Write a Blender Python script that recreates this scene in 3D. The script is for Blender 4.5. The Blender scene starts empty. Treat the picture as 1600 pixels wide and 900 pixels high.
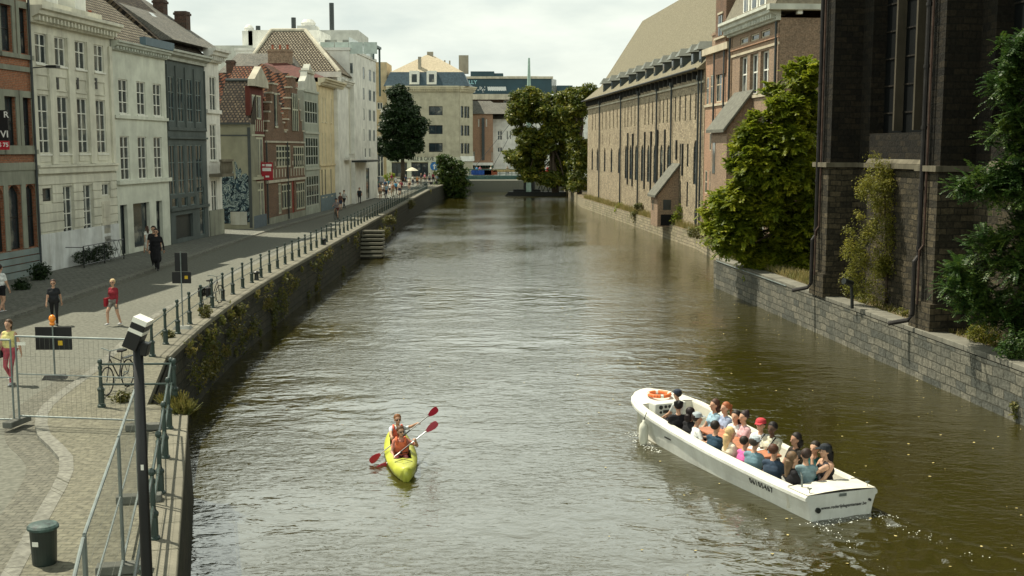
import bpy, bmesh, math, random
import numpy as np
from mathutils import Vector, Matrix
R = math.radians
random.seed(7); rng = np.random.default_rng(7)
sc = bpy.context.scene
C = bpy.context.scene.collection

# ------------------------------------------------ camera
CAMZ = 8.0; FPX = 1800.0; PITCH = math.atan(218 / FPX)
cam = bpy.data.cameras.new('camera'); cam.sensor_width = 36; cam.lens = 36 * FPX / 1600
cam.clip_start = 0.3; cam.clip_end = 6000
camo = bpy.data.objects.new('camera', cam); C.objects.link(camo)
camo.location = (0, 0, CAMZ); camo.rotation_euler = (R(90) - PITCH, 0, 0)
sc.camera = camo

# ------------------------------------------------ sun and sky
SH = Vector((0.50, -0.30, -1.0)).normalized()      # direction the light travels
w = bpy.data.worlds.new('World'); sc.world = w; w.use_nodes = True
nt = w.node_tree; nt.nodes.clear()
out = nt.nodes.new('ShaderNodeOutputWorld'); bg = nt.nodes.new('ShaderNodeBackground')
sky = nt.nodes.new('ShaderNodeTexSky'); sky.sky_type = 'NISHITA'; sky.sun_disc = False
sky.sun_elevation = math.asin(-SH.z); sky.sun_rotation = math.atan2(-SH.x, -SH.y)
sky.air_density = 1.0; sky.dust_density = 2.0
tc = nt.nodes.new('ShaderNodeTexCoord'); mp = nt.nodes.new('ShaderNodeMapping'); mp.inputs['Scale'].default_value = (1.6, 1.6, 5.0)
nz = nt.nodes.new('ShaderNodeTexNoise'); nz.inputs['Scale'].default_value = 2.6; nz.inputs['Detail'].default_value = 9; nz.inputs['Roughness'].default_value = .62
ramp = nt.nodes.new('ShaderNodeValToRGB')
ramp.color_ramp.elements[0].position = .30; ramp.color_ramp.elements[0].color = (.8, .8, .8, 1)
ramp.color_ramp.elements[1].position = .52; ramp.color_ramp.elements[1].color = (1, 1, 1, 1)
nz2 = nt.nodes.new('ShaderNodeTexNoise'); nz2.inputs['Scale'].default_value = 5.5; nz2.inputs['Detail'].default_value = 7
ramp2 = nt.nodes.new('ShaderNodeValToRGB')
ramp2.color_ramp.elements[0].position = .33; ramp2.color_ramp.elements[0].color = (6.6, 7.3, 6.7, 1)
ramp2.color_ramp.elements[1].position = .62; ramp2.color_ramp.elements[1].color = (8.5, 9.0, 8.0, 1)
mix = nt.nodes.new('ShaderNodeMix'); mix.data_type = 'RGBA'
L = nt.links.new
L(tc.outputs['Generated'], mp.inputs['Vector']); L(mp.outputs[0], nz.inputs['Vector']); L(mp.outputs[0], nz2.inputs['Vector'])
L(nz.outputs['Fac'], ramp.inputs[0]); L(nz2.outputs['Fac'], ramp2.inputs[0])
L(ramp.outputs[0], mix.inputs[0]); L(sky.outputs[0], mix.inputs[6]); L(ramp2.outputs[0], mix.inputs[7])
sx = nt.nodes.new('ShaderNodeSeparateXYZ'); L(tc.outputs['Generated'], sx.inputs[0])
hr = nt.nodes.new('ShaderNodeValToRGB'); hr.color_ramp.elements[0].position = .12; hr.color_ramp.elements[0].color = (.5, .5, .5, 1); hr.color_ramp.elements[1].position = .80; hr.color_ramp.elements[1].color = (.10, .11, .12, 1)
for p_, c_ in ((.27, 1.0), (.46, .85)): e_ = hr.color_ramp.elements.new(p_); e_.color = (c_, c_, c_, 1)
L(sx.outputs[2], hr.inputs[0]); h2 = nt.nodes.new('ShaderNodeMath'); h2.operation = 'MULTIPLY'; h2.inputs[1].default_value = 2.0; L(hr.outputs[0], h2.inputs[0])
vm = nt.nodes.new('ShaderNodeVectorMath'); vm.operation = 'SCALE'; L(mix.outputs[2], vm.inputs[0]); L(h2.outputs[0], vm.inputs['Scale'])   # unseen sky shaped for contrast: brighter band above the view, dim overhead
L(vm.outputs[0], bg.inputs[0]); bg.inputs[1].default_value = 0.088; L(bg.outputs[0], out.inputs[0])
sl = bpy.data.lights.new('sun', 'SUN'); sl.energy = 5.0; sl.angle = R(0.55); sl.color = (1.0, .93, .77)
so = bpy.data.objects.new('sun', sl); C.objects.link(so); so.rotation_euler = SH.to_track_quat('-Z', 'Y').to_euler(); so.location = (-40, 60, 90)
vs = sc.view_settings; vs.view_transform = 'Standard'; vs.look = 'None'; vs.exposure = 0.40; vs.gamma = 1; vs.use_curve_mapping = False
sc.cycles.max_bounces = 6; sc.cycles.diffuse_bounces = 3; sc.cycles.glossy_bounces = 3; sc.cycles.transmission_bounces = 3; sc.cycles.transparent_max_bounces = 6

# ------------------------------------------------ projection helpers
_c, _s = math.cos(PITCH), math.sin(PITCH)
def ray(px, py):
    a = (px - 800) / FPX; b = (450 - py) / FPX
    return Vector((a, _c + b * _s, -_s + b * _c))
def G(px, py, z=2.2):
    d = ray(px, py); t = (z - CAMZ) / d.z
    return Vector((d.x * t, d.y * t, z))
def AtY(px, py, Y):
    d = ray(px, py); t = Y / d.y
    return Vector((d.x * t, Y, CAMZ + d.z * t))
def OnPlane(px, py, p, n):
    d = ray(px, py); o = Vector((0, 0, CAMZ)); t = (Vector((p[0], p[1], 0)) - o).dot(n) / d.dot(n)
    return o + d * t

# ------------------------------------------------ materials
MATS = {}
def base(name, rough=.8, spec=.3, metal=0):
    m = bpy.data.materials.new(name); m.use_nodes = True; nt = m.node_tree
    b = nt.nodes['Principled BSDF']; b.inputs['Roughness'].default_value = rough
    b.inputs['Specular IOR Level'].default_value = spec; b.inputs['Metallic'].default_value = metal
    return m, nt, b
def N(nt, t, **k):
    n = nt.nodes.new(t)
    for a, v in k.items():
        if a in n.inputs: n.inputs[a].default_value = v
        else: setattr(n, a, v)
    return n
def c4(c): return (c[0], c[1], c[2], 1)
def mul(c, f): return tuple(min(1, x * f) for x in c[:3])
def plain(name, col, rough=.6, spec=.3, metal=0, var=.12, scale=3.0, bump=0):
    k = ('plain', name)
    if k in MATS: return MATS[k]
    m, nt, b = base(name, rough, spec, metal)
    t = N(nt, 'ShaderNodeTexCoord'); n = N(nt, 'ShaderNodeTexNoise', Scale=scale, Detail=4.0)
    r = N(nt, 'ShaderNodeValToRGB'); e = r.color_ramp.elements
    e[0].position = .3; e[0].color = c4(mul(col, 1 - var)); e[1].position = .7; e[1].color = c4(mul(col, 1 + var))
    nt.links.new(t.outputs['Object'], n.inputs['Vector']); nt.links.new(n.outputs['Fac'], r.inputs[0]); nt.links.new(r.outputs[0], b.inputs['Base Color'])
    if bump:
        bp = N(nt, 'ShaderNodeBump', Strength=bump, Distance=.02); nt.links.new(n.outputs['Fac'], bp.inputs['Height']); nt.links.new(bp.outputs[0], b.inputs['Normal'])
    MATS[k] = m; return m
def plaster(name, col, stain=.35, dirt=(.25, .24, .19), lines=0):
    k = ('pl', name)
    if k in MATS: return MATS[k]
    m, nt, b = base(name, .85, .2); l = nt.links.new
    t = N(nt, 'ShaderNodeTexCoord')
    mp = N(nt, 'ShaderNodeMapping'); mp.inputs['Scale'].default_value = (1.6, 1.6, .22); l(t.outputs['Object'], mp.inputs[0])
    n = N(nt, 'ShaderNodeTexNoise', Scale=1.3, Detail=8.0, Roughness=.65); l(mp.outputs[0], n.inputs['Vector'])
    n2 = N(nt, 'ShaderNodeTexNoise', Scale=.7, Detail=6.0, Roughness=.6); l(t.outputs['Object'], n2.inputs['Vector'])
    r = N(nt, 'ShaderNodeMapRange'); r.inputs[1].default_value = .44; r.inputs[2].default_value = .74; r.inputs[4].default_value = min(1, stain * 1.35); l(n.outputs['Fac'], r.inputs[0])
    mx = N(nt, 'ShaderNodeMix', data_type='RGBA'); mx.inputs[6].default_value = c4(col); mx.inputs[7].default_value = c4(dirt); l(r.outputs[0], mx.inputs[0])
    r2 = N(nt, 'ShaderNodeMapRange'); r2.inputs[1].default_value = .3; r2.inputs[2].default_value = .7; r2.inputs[3].default_value = .74; r2.inputs[4].default_value = 1.14; l(n2.outputs['Fac'], r2.inputs[0])
    mm = N(nt, 'ShaderNodeMix', data_type='RGBA', blend_type='MULTIPLY'); mm.inputs[0].default_value = 1; l(mx.outputs[2], mm.inputs[6]); l(r2.outputs[0], mm.inputs[7])
    src = mm.outputs[2]
    n3 = N(nt, 'ShaderNodeTexNoise', Scale=14.0, Detail=5.0); l(t.outputs['Object'], n3.inputs['Vector'])
    bp = N(nt, 'ShaderNodeBump', Strength=.25, Distance=.015); l(n3.outputs['Fac'], bp.inputs['Height'])
    l(src, b.inputs['Base Color']); l(bp.outputs[0], b.inputs['Normal']); MATS[k] = m; return m
def brick(name, c1, c2, mort, bw=.24, bh=.075, stain=.3, dirt=(.03, .03, .025), msize=.012, bump=.5, rough=.88, nscale=.5, vec='wall', bias=0.0):
    k = ('br', name)
    if k in MATS: return MATS[k]
    m, nt, b = base(name, rough, .2); l = nt.links.new
    t = N(nt, 'ShaderNodeTexCoord'); sp = N(nt, 'ShaderNodeSeparateXYZ'); l(t.outputs['Object'], sp.inputs[0])
    ad = N(nt, 'ShaderNodeMath', operation='ADD'); cb = N(nt, 'ShaderNodeCombineXYZ')
    if vec == 'wall':
        l(sp.outputs[0], ad.inputs[0]); l(sp.outputs[1], ad.inputs[1]); l(ad.outputs[0], cb.inputs[0]); l(sp.outputs[2], cb.inputs[1])
    elif vec == 'floor':
        l(sp.outputs[0], cb.inputs[0]); l(sp.outputs[1], cb.inputs[1])
    else:
        l(sp.outputs[1], ad.inputs[0]); l(sp.outputs[2], ad.inputs[1]); l(sp.outputs[0], cb.inputs[0]); l(ad.outputs[0], cb.inputs[1])
    nw = N(nt, 'ShaderNodeTexNoise', Scale=1.2, Detail=3.0); l(cb.outputs[0], nw.inputs['Vector'])
    va = N(nt, 'ShaderNodeVectorMath', operation='SCALE'); va.inputs['Scale'].default_value = bh * .5; l(nw.outputs['Color'], va.inputs[0])
    vb = N(nt, 'ShaderNodeVectorMath', operation='ADD'); l(cb.outputs[0], vb.inputs[0]); l(va.outputs[0], vb.inputs[1])
    br = N(nt, 'ShaderNodeTexBrick'); br.inputs['Scale'].default_value = 1; br.inputs['Brick Width'].default_value = bw; br.inputs['Row Height'].default_value = bh
    br.inputs['Mortar Size'].default_value = msize; br.inputs['Mortar Smooth'].default_value = .2; br.inputs['Bias'].default_value = bias
    br.inputs['Color1'].default_value = c4(c1); br.inputs['Color2'].default_value = c4(c2); br.inputs['Mortar'].default_value = c4(mort)
    l(vb.outputs[0], br.inputs['Vector'])
    n = N(nt, 'ShaderNodeTexNoise', Scale=nscale, Detail=9.0, Roughness=.68); l(t.outputs['Object'], n.inputs['Vector'])
    r = N(nt, 'ShaderNodeMapRange'); r.inputs[1].default_value = .42; r.inputs[2].default_value = .72; r.inputs[4].default_value = stain; l(n.outputs['Fac'], r.inputs[0])
    mx = N(nt, 'ShaderNodeMix', data_type='RGBA'); mx.inputs[7].default_value = c4(dirt); l(br.outputs['Color'], mx.inputs[6]); l(r.outputs[0], mx.inputs[0])
    n3 = N(nt, 'ShaderNodeTexNoise', Scale=9.0, Detail=4.0); l(t.outputs['Object'], n3.inputs['Vector'])
    r3 = N(nt, 'ShaderNodeMapRange'); r3.inputs[1].default_value = .3; r3.inputs[2].default_value = .7; r3.inputs[3].default_value = .7; r3.inputs[4].default_value = 1.3; l(n3.outputs['Fac'], r3.inputs[0])
    mm = N(nt, 'ShaderNodeMix', data_type='RGBA', blend_type='MULTIPLY'); mm.inputs[0].default_value = 1; l(mx.outputs[2], mm.inputs[6]); l(r3.outputs[0], mm.inputs[7])
    l(mm.outputs[2], b.inputs['Base Color'])
    hm = N(nt, 'ShaderNodeMath', operation='MULTIPLY_ADD'); l(br.outputs['Fac'], hm.inputs[0]); hm.inputs[1].default_value = -1.0; l(n3.outputs['Fac'], hm.inputs[2])
    bp = N(nt, 'ShaderNodeBump', Strength=bump, Distance=.03); l(hm.outputs[0], bp.inputs['Height']); l(bp.outputs[0], b.inputs['Normal'])
    MATS[k] = m; return m
def leafmat(name, c1, c2, c3, trans=.35):
    k = ('lf', name)
    if k in MATS: return MATS[k]
    m = bpy.data.materials.new(name); m.use_nodes = True; nt = m.node_tree; l = nt.links.new; nt.nodes.clear()
    o = N(nt, 'ShaderNodeOutputMaterial'); d = N(nt, 'ShaderNodeBsdfPrincipled'); d.inputs['Roughness'].default_value = .5; d.inputs['Specular IOR Level'].default_value = .35
    tr = N(nt, 'ShaderNodeBsdfTranslucent'); ms = N(nt, 'ShaderNodeMixShader'); ms.inputs[0].default_value = trans
    g = N(nt, 'ShaderNodeNewGeometry'); r = N(nt, 'ShaderNodeValToRGB'); e = r.color_ramp.elements
    e[0].color = c4(c1); e[1].color = c4(c3); e2 = e.new(.5); e2.color = c4(c2)
    t = N(nt, 'ShaderNodeTexCoord'); n = N(nt, 'ShaderNodeTexNoise', Scale=.9, Detail=3.0); l(t.outputs['Object'], n.inputs['Vector'])
    a = N(nt, 'ShaderNodeMath', operation='MULTIPLY_ADD'); l(g.outputs['Random Per Island'], a.inputs[0]); a.inputs[1].default_value = .55
    s = N(nt, 'ShaderNodeMath', operation='MULTIPLY_ADD'); l(n.outputs['Fac'], s.inputs[0]); s.inputs[1].default_value = 1.6; s.inputs[2].default_value = -.58; l(s.outputs[0], a.inputs[2])
    l(a.outputs[0], r.inputs[0]); l(r.outputs[0], d.inputs['Base Color']); l(r.outputs[0], tr.inputs['Color'])
    l(d.outputs[0], ms.inputs[1]); l(tr.outputs[0], ms.inputs[2]); l(ms.outputs[0], o.inputs[0]); MATS[k] = m; return m

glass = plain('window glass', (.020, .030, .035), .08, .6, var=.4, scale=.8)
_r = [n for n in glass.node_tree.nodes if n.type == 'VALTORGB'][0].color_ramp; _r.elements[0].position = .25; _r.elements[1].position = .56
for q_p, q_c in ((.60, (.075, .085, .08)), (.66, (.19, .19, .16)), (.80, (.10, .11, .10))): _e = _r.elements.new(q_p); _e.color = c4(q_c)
glass_light = plain('pale curtained glass', (.16, .17, .15), .15, .5, var=.5, scale=1.5)
white_p = plain('white paint', (.72, .72, .64), .5)
dark_iron = plain('dark iron paint', (.012, .016, .015), .4, .5)
green_iron = plain('dark green iron paint', (.028, .05, .042), .4, .5, var=.3)
galv = plain('galvanised steel', (.17, .20, .19), .5, .4, .3, var=.25)
stone_c = plaster('light stone trim', (.50, .47, .37), .5)
zinc = plain('zinc roofing', (.17, .19, .18), .6, .4, .2, var=.25)
lead = plain('lead pipe', (.05, .06, .06), .5, .4, .3)
tile_dark = brick('dark pantiles', (.045, .033, .023), (.12, .095, .06), (.008, .007, .006), .26, .36, .35, msize=.05, bump=1.0, vec='roof')
tile_red = brick('weathered red pantiles', (.17, .055, .028), (.22, .11, .06), (.015, .01, .008), .26, .36, .45, msize=.05, bump=1.0, vec='roof')
tile_pale = brick('pale grey brown pantiles', (.24, .205, .145), (.34, .30, .22), (.03, .024, .017), .30, .40, .25, msize=.07, bump=1.0, vec='roof')
slate = brick('grey slates', (.13, .13, .115), (.19, .18, .15), (.05, .05, .045), .25, .18, .3, msize=.01, bump=.5, vec='roof')

# ------------------------------------------------ object helpers
def tag(o, label=None, cat=None, group=None, kind=None):
    if label: o['label'] = label
    if cat: o['category'] = cat
    if group: o['group'] = group
    if kind: o['kind'] = kind
    return o
def empty(name, loc, rz=0, label=None, cat=None, group=None):
    o = bpy.data.objects.new(name, None); C.objects.link(o); o.location = loc; o.rotation_euler = (0, 0, rz); o.empty_display_size = .2
    return tag(o, label, cat, group)
class MB:
    def __init__(s): s.v = []; s.f = []; s.m = []
    def cut(s): s.cuts = getattr(s, 'cuts', []) + [(len(s.v), len(s.f))]; return s
    def split(s, name, mats, parent, **k):
        r = []; cs = getattr(s, 'cuts', [(0, 0)]) + [(len(s.v), len(s.f))]
        for (a, b), (c, d) in zip(cs, cs[1:]):
            if d > b:
                q = MB(); q.v = s.v[a:c]; q.f = [tuple(i - a for i in f) for f in s.f[b:d]]; q.m = s.m[b:d]; r.append(q.build(name, mats, parent, **k))
        return r
    def add(s, vs, fs, mi=0):
        n = len(s.v); s.v += [tuple(p) for p in vs]; s.f += [tuple(i + n for i in f) for f in fs]; s.m += [mi] * len(fs); return s
    def box(s, x0, x1, y0, y1, z0, z1, mi=0):
        return s.add([(x0, y0, z0), (x1, y0, z0), (x1, y1, z0), (x0, y1, z0), (x0, y0, z1), (x1, y0, z1), (x1, y1, z1), (x0, y1, z1)],
                     [(0, 3, 2, 1), (4, 5, 6, 7), (0, 1, 5, 4), (1, 2, 6, 5), (2, 3, 7, 6), (3, 0, 4, 7)], mi)
    def obox(s, M, sx, sy, sz, mi=0):
        vs = [M @ Vector((a * sx / 2, b * sy / 2, c * sz / 2)) for c in (-1, 1) for a, b in ((-1, -1), (1, -1), (1, 1), (-1, 1))]
        return s.add(vs, [(0, 3, 2, 1), (4, 5, 6, 7), (0, 1, 5, 4), (1, 2, 6, 5), (2, 3, 7, 6), (3, 0, 4, 7)], mi)
    def tube(s, pts, r, n=8, mi=0, caps=True):
        pts = [Vector(p) for p in pts]; rs = r if hasattr(r, '__len__') else [r] * len(pts); vs = []; fs = []
        for i, p in enumerate(pts):
            d = (pts[min(i + 1, len(pts) - 1)] - pts[max(i - 1, 0)]).normalized()
            a = d.cross(Vector((0, 0, 1)) if abs(d.z) < .95 else Vector((1, 0, 0))).normalized(); b = d.cross(a)
            vs += [p + (a * math.cos(2 * math.pi * k / n) + b * math.sin(2 * math.pi * k / n)) * rs[i] for k in range(n)]
        for i in range(len(pts) - 1):
            fs += [(i * n + k, i * n + (k + 1) % n, (i + 1) * n + (k + 1) % n, (i + 1) * n + k) for k in range(n)]
        if caps: fs += [tuple(range(n))[::-1], tuple((len(pts) - 1) * n + k for k in range(n))]
        return s.add(vs, fs, mi)
    def lathe(s, prof, c=(0, 0, 0), n=12, mi=0):
        vs = []; fs = []
        for r, z in prof: vs += [(c[0] + r * math.cos(2 * math.pi * k / n), c[1] + r * math.sin(2 * math.pi * k / n), c[2] + z) for k in range(n)]
        for i in range(len(prof) - 1):
            fs += [(i * n + k, i * n + (k + 1) % n, (i + 1) * n + (k + 1) % n, (i + 1) * n + k) for k in range(n)]
        fs += [tuple(range(n))[::-1], tuple((len(prof) - 1) * n + k for k in range(n))]
        return s.add(vs, fs, mi)
    def ball(s, c, rx, ry=None, rz=None, n=12, m=8, mi=0, M=None):
        ry = ry or rx; rz = rz or rx; vs = []; fs = []
        for i in range(m + 1):
            t = math.pi * i / m
            for k in range(n):
                a = 2 * math.pi * k / n; p = Vector((rx * math.sin(t) * math.cos(a), ry * math.sin(t) * math.sin(a), rz * math.cos(t)))
                if M: p = M @ p
                vs.append(Vector(c) + p)
        for i in range(m): fs += [(i * n + k, (i + 1) * n + k, (i + 1) * n + (k + 1) % n, i * n + (k + 1) % n) for k in range(n)]
        return s.add(vs, fs, mi)
    def ext(s, prof, x0, x1, mi=0):      # (y,z) outline swept along x
        n = len(prof); vs = [(x0, y, z) for y, z in prof] + [(x1, y, z) for y, z in prof]
        fs = [(k, (k + 1) % n, n + (k + 1) % n, n + k) for k in range(n)] + [tuple(range(n))[::-1], tuple(range(n, 2 * n))]
        return s.add(vs, fs, mi)
    def prism(s, poly, z0, z1, mi=0):    # (x,y) outline raised
        n = len(poly); vs = [(p[0], p[1], z0) for p in poly] + [(p[0], p[1], z1) for p in poly]
        fs = [(k, (k + 1) % n, n + (k + 1) % n, n + k) for k in range(n)] + [tuple(range(n))[::-1], tuple(range(n, 2 * n))]
        return s.add(vs, fs, mi)
    def build(s, name, mats, parent=None, loc=None, rz=0, smooth=False, fix=True):
        me = bpy.data.meshes.new(name); me.from_pydata(s.v, [], s.f)
        if not isinstance(mats, (list, tuple)): mats = [mats]
        for m in mats: me.materials.append(m)
        if any(s.m): me.polygons.foreach_set('material_index', s.m)
        if smooth: me.polygons.foreach_set('use_smooth', [True] * len(me.polygons))
        me.update()
        if fix:
            bm = bmesh.new(); bm.from_mesh(me); bmesh.ops.recalc_face_normals(bm, faces=bm.faces[:]); bm.to_mesh(me); bm.free()
        o = bpy.data.objects.new(name, me); C.objects.link(o)
        if parent: o.parent = parent
        if loc is not None: o.location = loc
        o.rotation_euler = (0, 0, rz)
        return o
def bevel(o, w=.01, seg=2, angle=40):
    b = o.modifiers.new('bevel', 'BEVEL'); b.width = w; b.segments = seg; b.limit_method = 'ANGLE'; b.angle_limit = R(angle); return o
def text(name, body, size, mat, parent, M, align='CENTER', sx=1, bold=0):
    cu = bpy.data.curves.new('t', 'FONT'); cu.body = body; cu.size = size; cu.align_x = align; cu.align_y = 'CENTER'; cu.extrude = .002; cu.offset = bold
    o = bpy.data.objects.new('t', cu); C.objects.link(o); dg = bpy.context.evaluated_depsgraph_get()
    me = bpy.data.meshes.new_from_object(o.evaluated_get(dg)); bpy.data.objects.remove(o)
    me.transform(M @ Matrix.Diagonal((sx, 1, 1, 1))); me.materials.clear(); me.materials.append(mat)
    r = bpy.data.objects.new(name, me); C.objects.link(r); r.parent = parent; me.name = name
    return r
def copy_tree(o, parent=None):
    c = o.copy(); C.objects.link(c)
    if parent: c.parent = parent
    for ch in o.children: copy_tree(ch, c)
    return c

# ------------------------------------------------ building front
RK = {'k': 1}
class Fac:
    def __init__(s, name, label, p, d, pxl, pxr, py, zb=2.2, cat='house', group=None):
        d = Vector((d[0], d[1], 0)).normalized(); s.p = Vector((p[0], p[1], 0)); s.n = Vector((d.y, -d.x, 0))
        a = OnPlane(pxl, py, s.p, s.n); b = OnPlane(pxr, py, s.p, s.n)
        s.d = Vector((b.x - a.x, b.y - a.y, 0)); s.W = s.d.length; s.d.normalize(); s.zb = zb
        s.o = Vector((a.x, a.y, zb)); s.root = empty(name, s.o, math.atan2(s.d.y, s.d.x), label, cat, group); s.op = []; s.wins = []; s.rk = RK.get('k', 1)
    def w(s, px, py, off=0):
        q = OnPlane(px, py, s.p + s.n * -0 + Vector((-s.d.y, s.d.x, 0)) * off, s.n); r = q - s.o
        return r.dot(s.d), q.z - s.zb
    def win(s, x0, x1, z0, z1, nx=2, nz=3, arch=False, frame=None, pane=None, rec=.2, fw=.06, kind='window', sill=None, deep=None):
        x0 = max(x0, .05); x1 = min(x1, s.W - .05)
        if x1 - x0 < .08: return
        rec = max(.035, rec * s.rk)
        s.op.append((x0, x1, z0, z1, arch, rec)); s.wins.append((x0, x1, z0, z1, nx, nz, arch, frame or white_p, pane or glass, rec, fw, kind, sill))
    def row(s, cxs, width, ref, **k):
        rx, y0, y1 = ref; z1 = s.w(rx, y0)[1]; z0 = s.w(rx, y1)[1]
        for cx in cxs:
            x = s.w(cx, (y0 + y1) / 2)[0]; s.win(x - width / 2, x + width / 2, z0, z1, **k)
        return z0, z1
    def wall(s, h, D, mat, top=None):
        mb = MB(); W = s.W; xs = {0, W}; zs = {0, h}
        for (a, b, c, e, ar, r) in s.op: xs |= {a, b}; zs |= {c, min(e, h)}
        xs = sorted(xs); zs = sorted(z for z in zs if z >= 0)
        # merge cells column-wise
        for i in range(len(xs) - 1):
            xm = (xs[i] + xs[i + 1]) / 2; run = None
            for j in range(len(zs) - 1):
                zm = (zs[j] + zs[j + 1]) / 2
                hole = any(a < xm < b and c < zm < e for (a, b, c, e, ar, r) in s.op)
                if not hole and run is None: run = zs[j]
                if hole and run is not None:
                    mb.add([(xs[i], 0, run), (xs[i + 1], 0, run), (xs[i + 1], 0, zs[j]), (xs[i], 0, zs[j])], [(0, 1, 2, 3)]); run = None
            if run is not None: mb.add([(xs[i], 0, run), (xs[i + 1], 0, run), (xs[i + 1], 0, h), (xs[i], 0, h)], [(0, 1, 2, 3)])
        for (a, b, c, e, ar, r) in s.op:
            r += .06
            mb.add([(a, 0, c), (a, r, c), (a, r, e), (a, 0, e)], [(0, 1, 2, 3)]); mb.add([(b, 0, c), (b, r, c), (b, r, e), (b, 0, e)], [(3, 2, 1, 0)])
            mb.add([(a, 0, c), (b, 0, c), (b, r, c), (a, r, c)], [(0, 1, 2, 3)]); mb.add([(a, 0, e), (b, 0, e), (b, r, e), (a, r, e)], [(3, 2, 1, 0)])
            if ar:
                hw = (b - a) / 2; K = 6; mid = (a + b) / 2; rise = hw * (1.0 if ar is True else ar)
                for sg in (-1, 1):
                    arc = [(mid + sg * hw * math.cos(t * math.pi / 2 / K), e - rise + rise * math.sin(t * math.pi / 2 / K)) for t in range(K + 1)]
                    poly = [(x, .004, z) for x, z in arc] + [(mid + sg * hw, .004, e)]
                    mb.add(poly, [tuple(range(len(poly)))])
                    for t in range(K):
                        (xa, za), (xb, zb_) = arc[t], arc[t + 1]
                        mb.add([(xa, .004, za), (xb, .004, zb_), (xb, r, zb_), (xa, r, za)], [(0, 1, 2, 3)])
        mb.add([(0, 0, 0), (0, D, 0), (0, D, h), (0, 0, h)], [(0, 1, 2, 3)]); mb.add([(W, 0, 0), (W, D, 0), (W, D, h), (W, 0, h)], [(3, 2, 1, 0)])
        mb.add([(0, D, 0), (W, D, 0), (W, D, h), (0, D, h)], [(3, 2, 1, 0)]); mb.add([(0, 0, h), (W, 0, h), (W, D, h), (0, D, h)], [(0, 1, 2, 3)])
        s.h = h; s.D = D
        o = mb.build('wall', mat, s.root, fix=False)
        for wv in s.wins: s._window(*wv)
        return o
    def _window(s, x0, x1, z0, z1, nx, nz, arch, frame, pane, rec, fw, kind, sill):
        mb = MB(); y0 = rec - min(.05, rec * .6); y1 = rec + .03
        if nx > 0:
            mb.box(x0, x0 + fw, y0, y1, z0, z1); mb.box(x1 - fw, x1, y0, y1, z0, z1); mb.box(x0 + fw, x1 - fw, y0, y1, z0, z0 + fw); mb.box(x0 + fw, x1 - fw, y0, y1, z1 - fw, z1)
            for i in range(1, nx): x = x0 + (x1 - x0) * i / nx; mb.box(x - fw * .5, x + fw * .5, y0 - .003, y1, z0 + fw, z1 - fw)
            if isinstance(nz, int): fr = [i / nz for i in range(1, nz)]
            else: fr = nz
            for q in fr: z = z0 + (z1 - z0) * q; mb.box(x0 + fw, x1 - fw, y0 + .004, y1, z - fw * .4, z + fw * .4)
            if sill: mb.box(x0 - .08, x1 + .08, -.07, .0, z0 - .09, z0 - .005)
            o = mb.build(kind, frame, s.root, fix=False)
        else:
            o = s.root
        p = MB().box(x0, x1, rec, rec + .04, z0, z1).build('pane' if nx > 0 else kind, pane, o, fix=False)
        return o
    def part(s, name, mb, mat, **k): return mb.build(name, mat, s.root, **k)
    def cornice(s, z, depth=.45, hgt=.55, mat=None, dent=True, name='cornice', e=.1):
        mb = MB(); prof = [(.0, z), (-depth * .25, z), (-depth * .3, z + hgt * .3), (-depth * .75, z + hgt * .5), (-depth * .8, z + hgt * .72), (-depth, z + hgt * .8), (-depth, z + hgt), (0, z + hgt)]
        mb.ext(prof, -e, s.W + e)
        if dent:
            n = int(s.W / .35)
            for i in range(n): x = s.W * (i + .5) / n; mb.box(x - .07, x + .07, -depth * .62, -depth * .2, z + hgt * .12, z + hgt * .42)
        return mb.build(name, mat or stone_c, s.root)
    def band(s, z, h=.15, d=.08, mat=None, name='string_course', x0=None, x1=None):
        return MB().box(-.02 if x0 is None else x0, s.W + .02 if x1 is None else x1, -d, -.002, z, z + h).build(name, mat or stone_c, s.root)
    def roof(s, rh, mat, h=None, ridge=None, ov=.35, hl=0, hr=0, name='roof', x0=None, x1=None, D=None):
        h = s.h if h is None else h; D = D or s.D; ry = D / 2 if ridge is None else ridge; W0 = -.05 if x0 is None else x0; W1 = s.W + .05 if x1 is None else x1
        hh = h + .01
        v = [(W0, -ov, hh), (W1, -ov, hh), (W1, D + ov, hh), (W0, D + ov, hh), (W0 + hl, ry, h + rh), (W1 - hr, ry, h + rh)]
        o = MB().add(v, [(0, 1, 5, 4), (1, 2, 5), (2, 3, 4, 5), (3, 0, 4), (3, 2, 1, 0)]).build(name, mat, s.root); return o
    def chimney(s, x, y, z0, z1, sx=.9, sy=.6, mat=None, pots=2, potmat=None):
        mb = MB().box(x - sx / 2, x + sx / 2, y - sy / 2, y + sy / 2, z0, z1).box(x - sx / 2 - .06, x + sx / 2 + .06, y - sy / 2 - .06, y + sy / 2 + .06, z1 - .25, z1 - .1)
        o = mb.build('chimney', mat or M_brick_dark, s.root)
        if pots:
            p = MB()
            for i in range(pots): p.lathe([(.11, 0), (.12, .1), (.09, .35), (.11, .4), (.11, .45)], (x - sx / 2 + sx * (i + .5) / pots, y, z1), 8)
            p.build('chimney_pot', potmat or M_pot, o)
        return o
M_brick_dark = brick('dark red brick', (.10, .045, .03), (.05, .03, .025), (.10, .09, .07))
M_brick_red = brick('red brick', (.20, .095, .055), (.12, .062, .038), (.22, .19, .14), stain=.4)
M_brick_or = brick('orange brick', (.44, .25, .16), (.33, .19, .12), (.30, .24, .17), stain=.25)
M_brick_brown = brick('brown brick', (.31, .205, .135), (.21, .14, .095), (.30, .25, .18), stain=.25)
M_stone_rub = brick('beige rubble stone', (.45, .375, .25), (.21, .175, .12), (.33, .285, .20), .27, .14, .5, dirt=(.12, .09, .06), msize=.012, bump=.9, nscale=.7)
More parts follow.
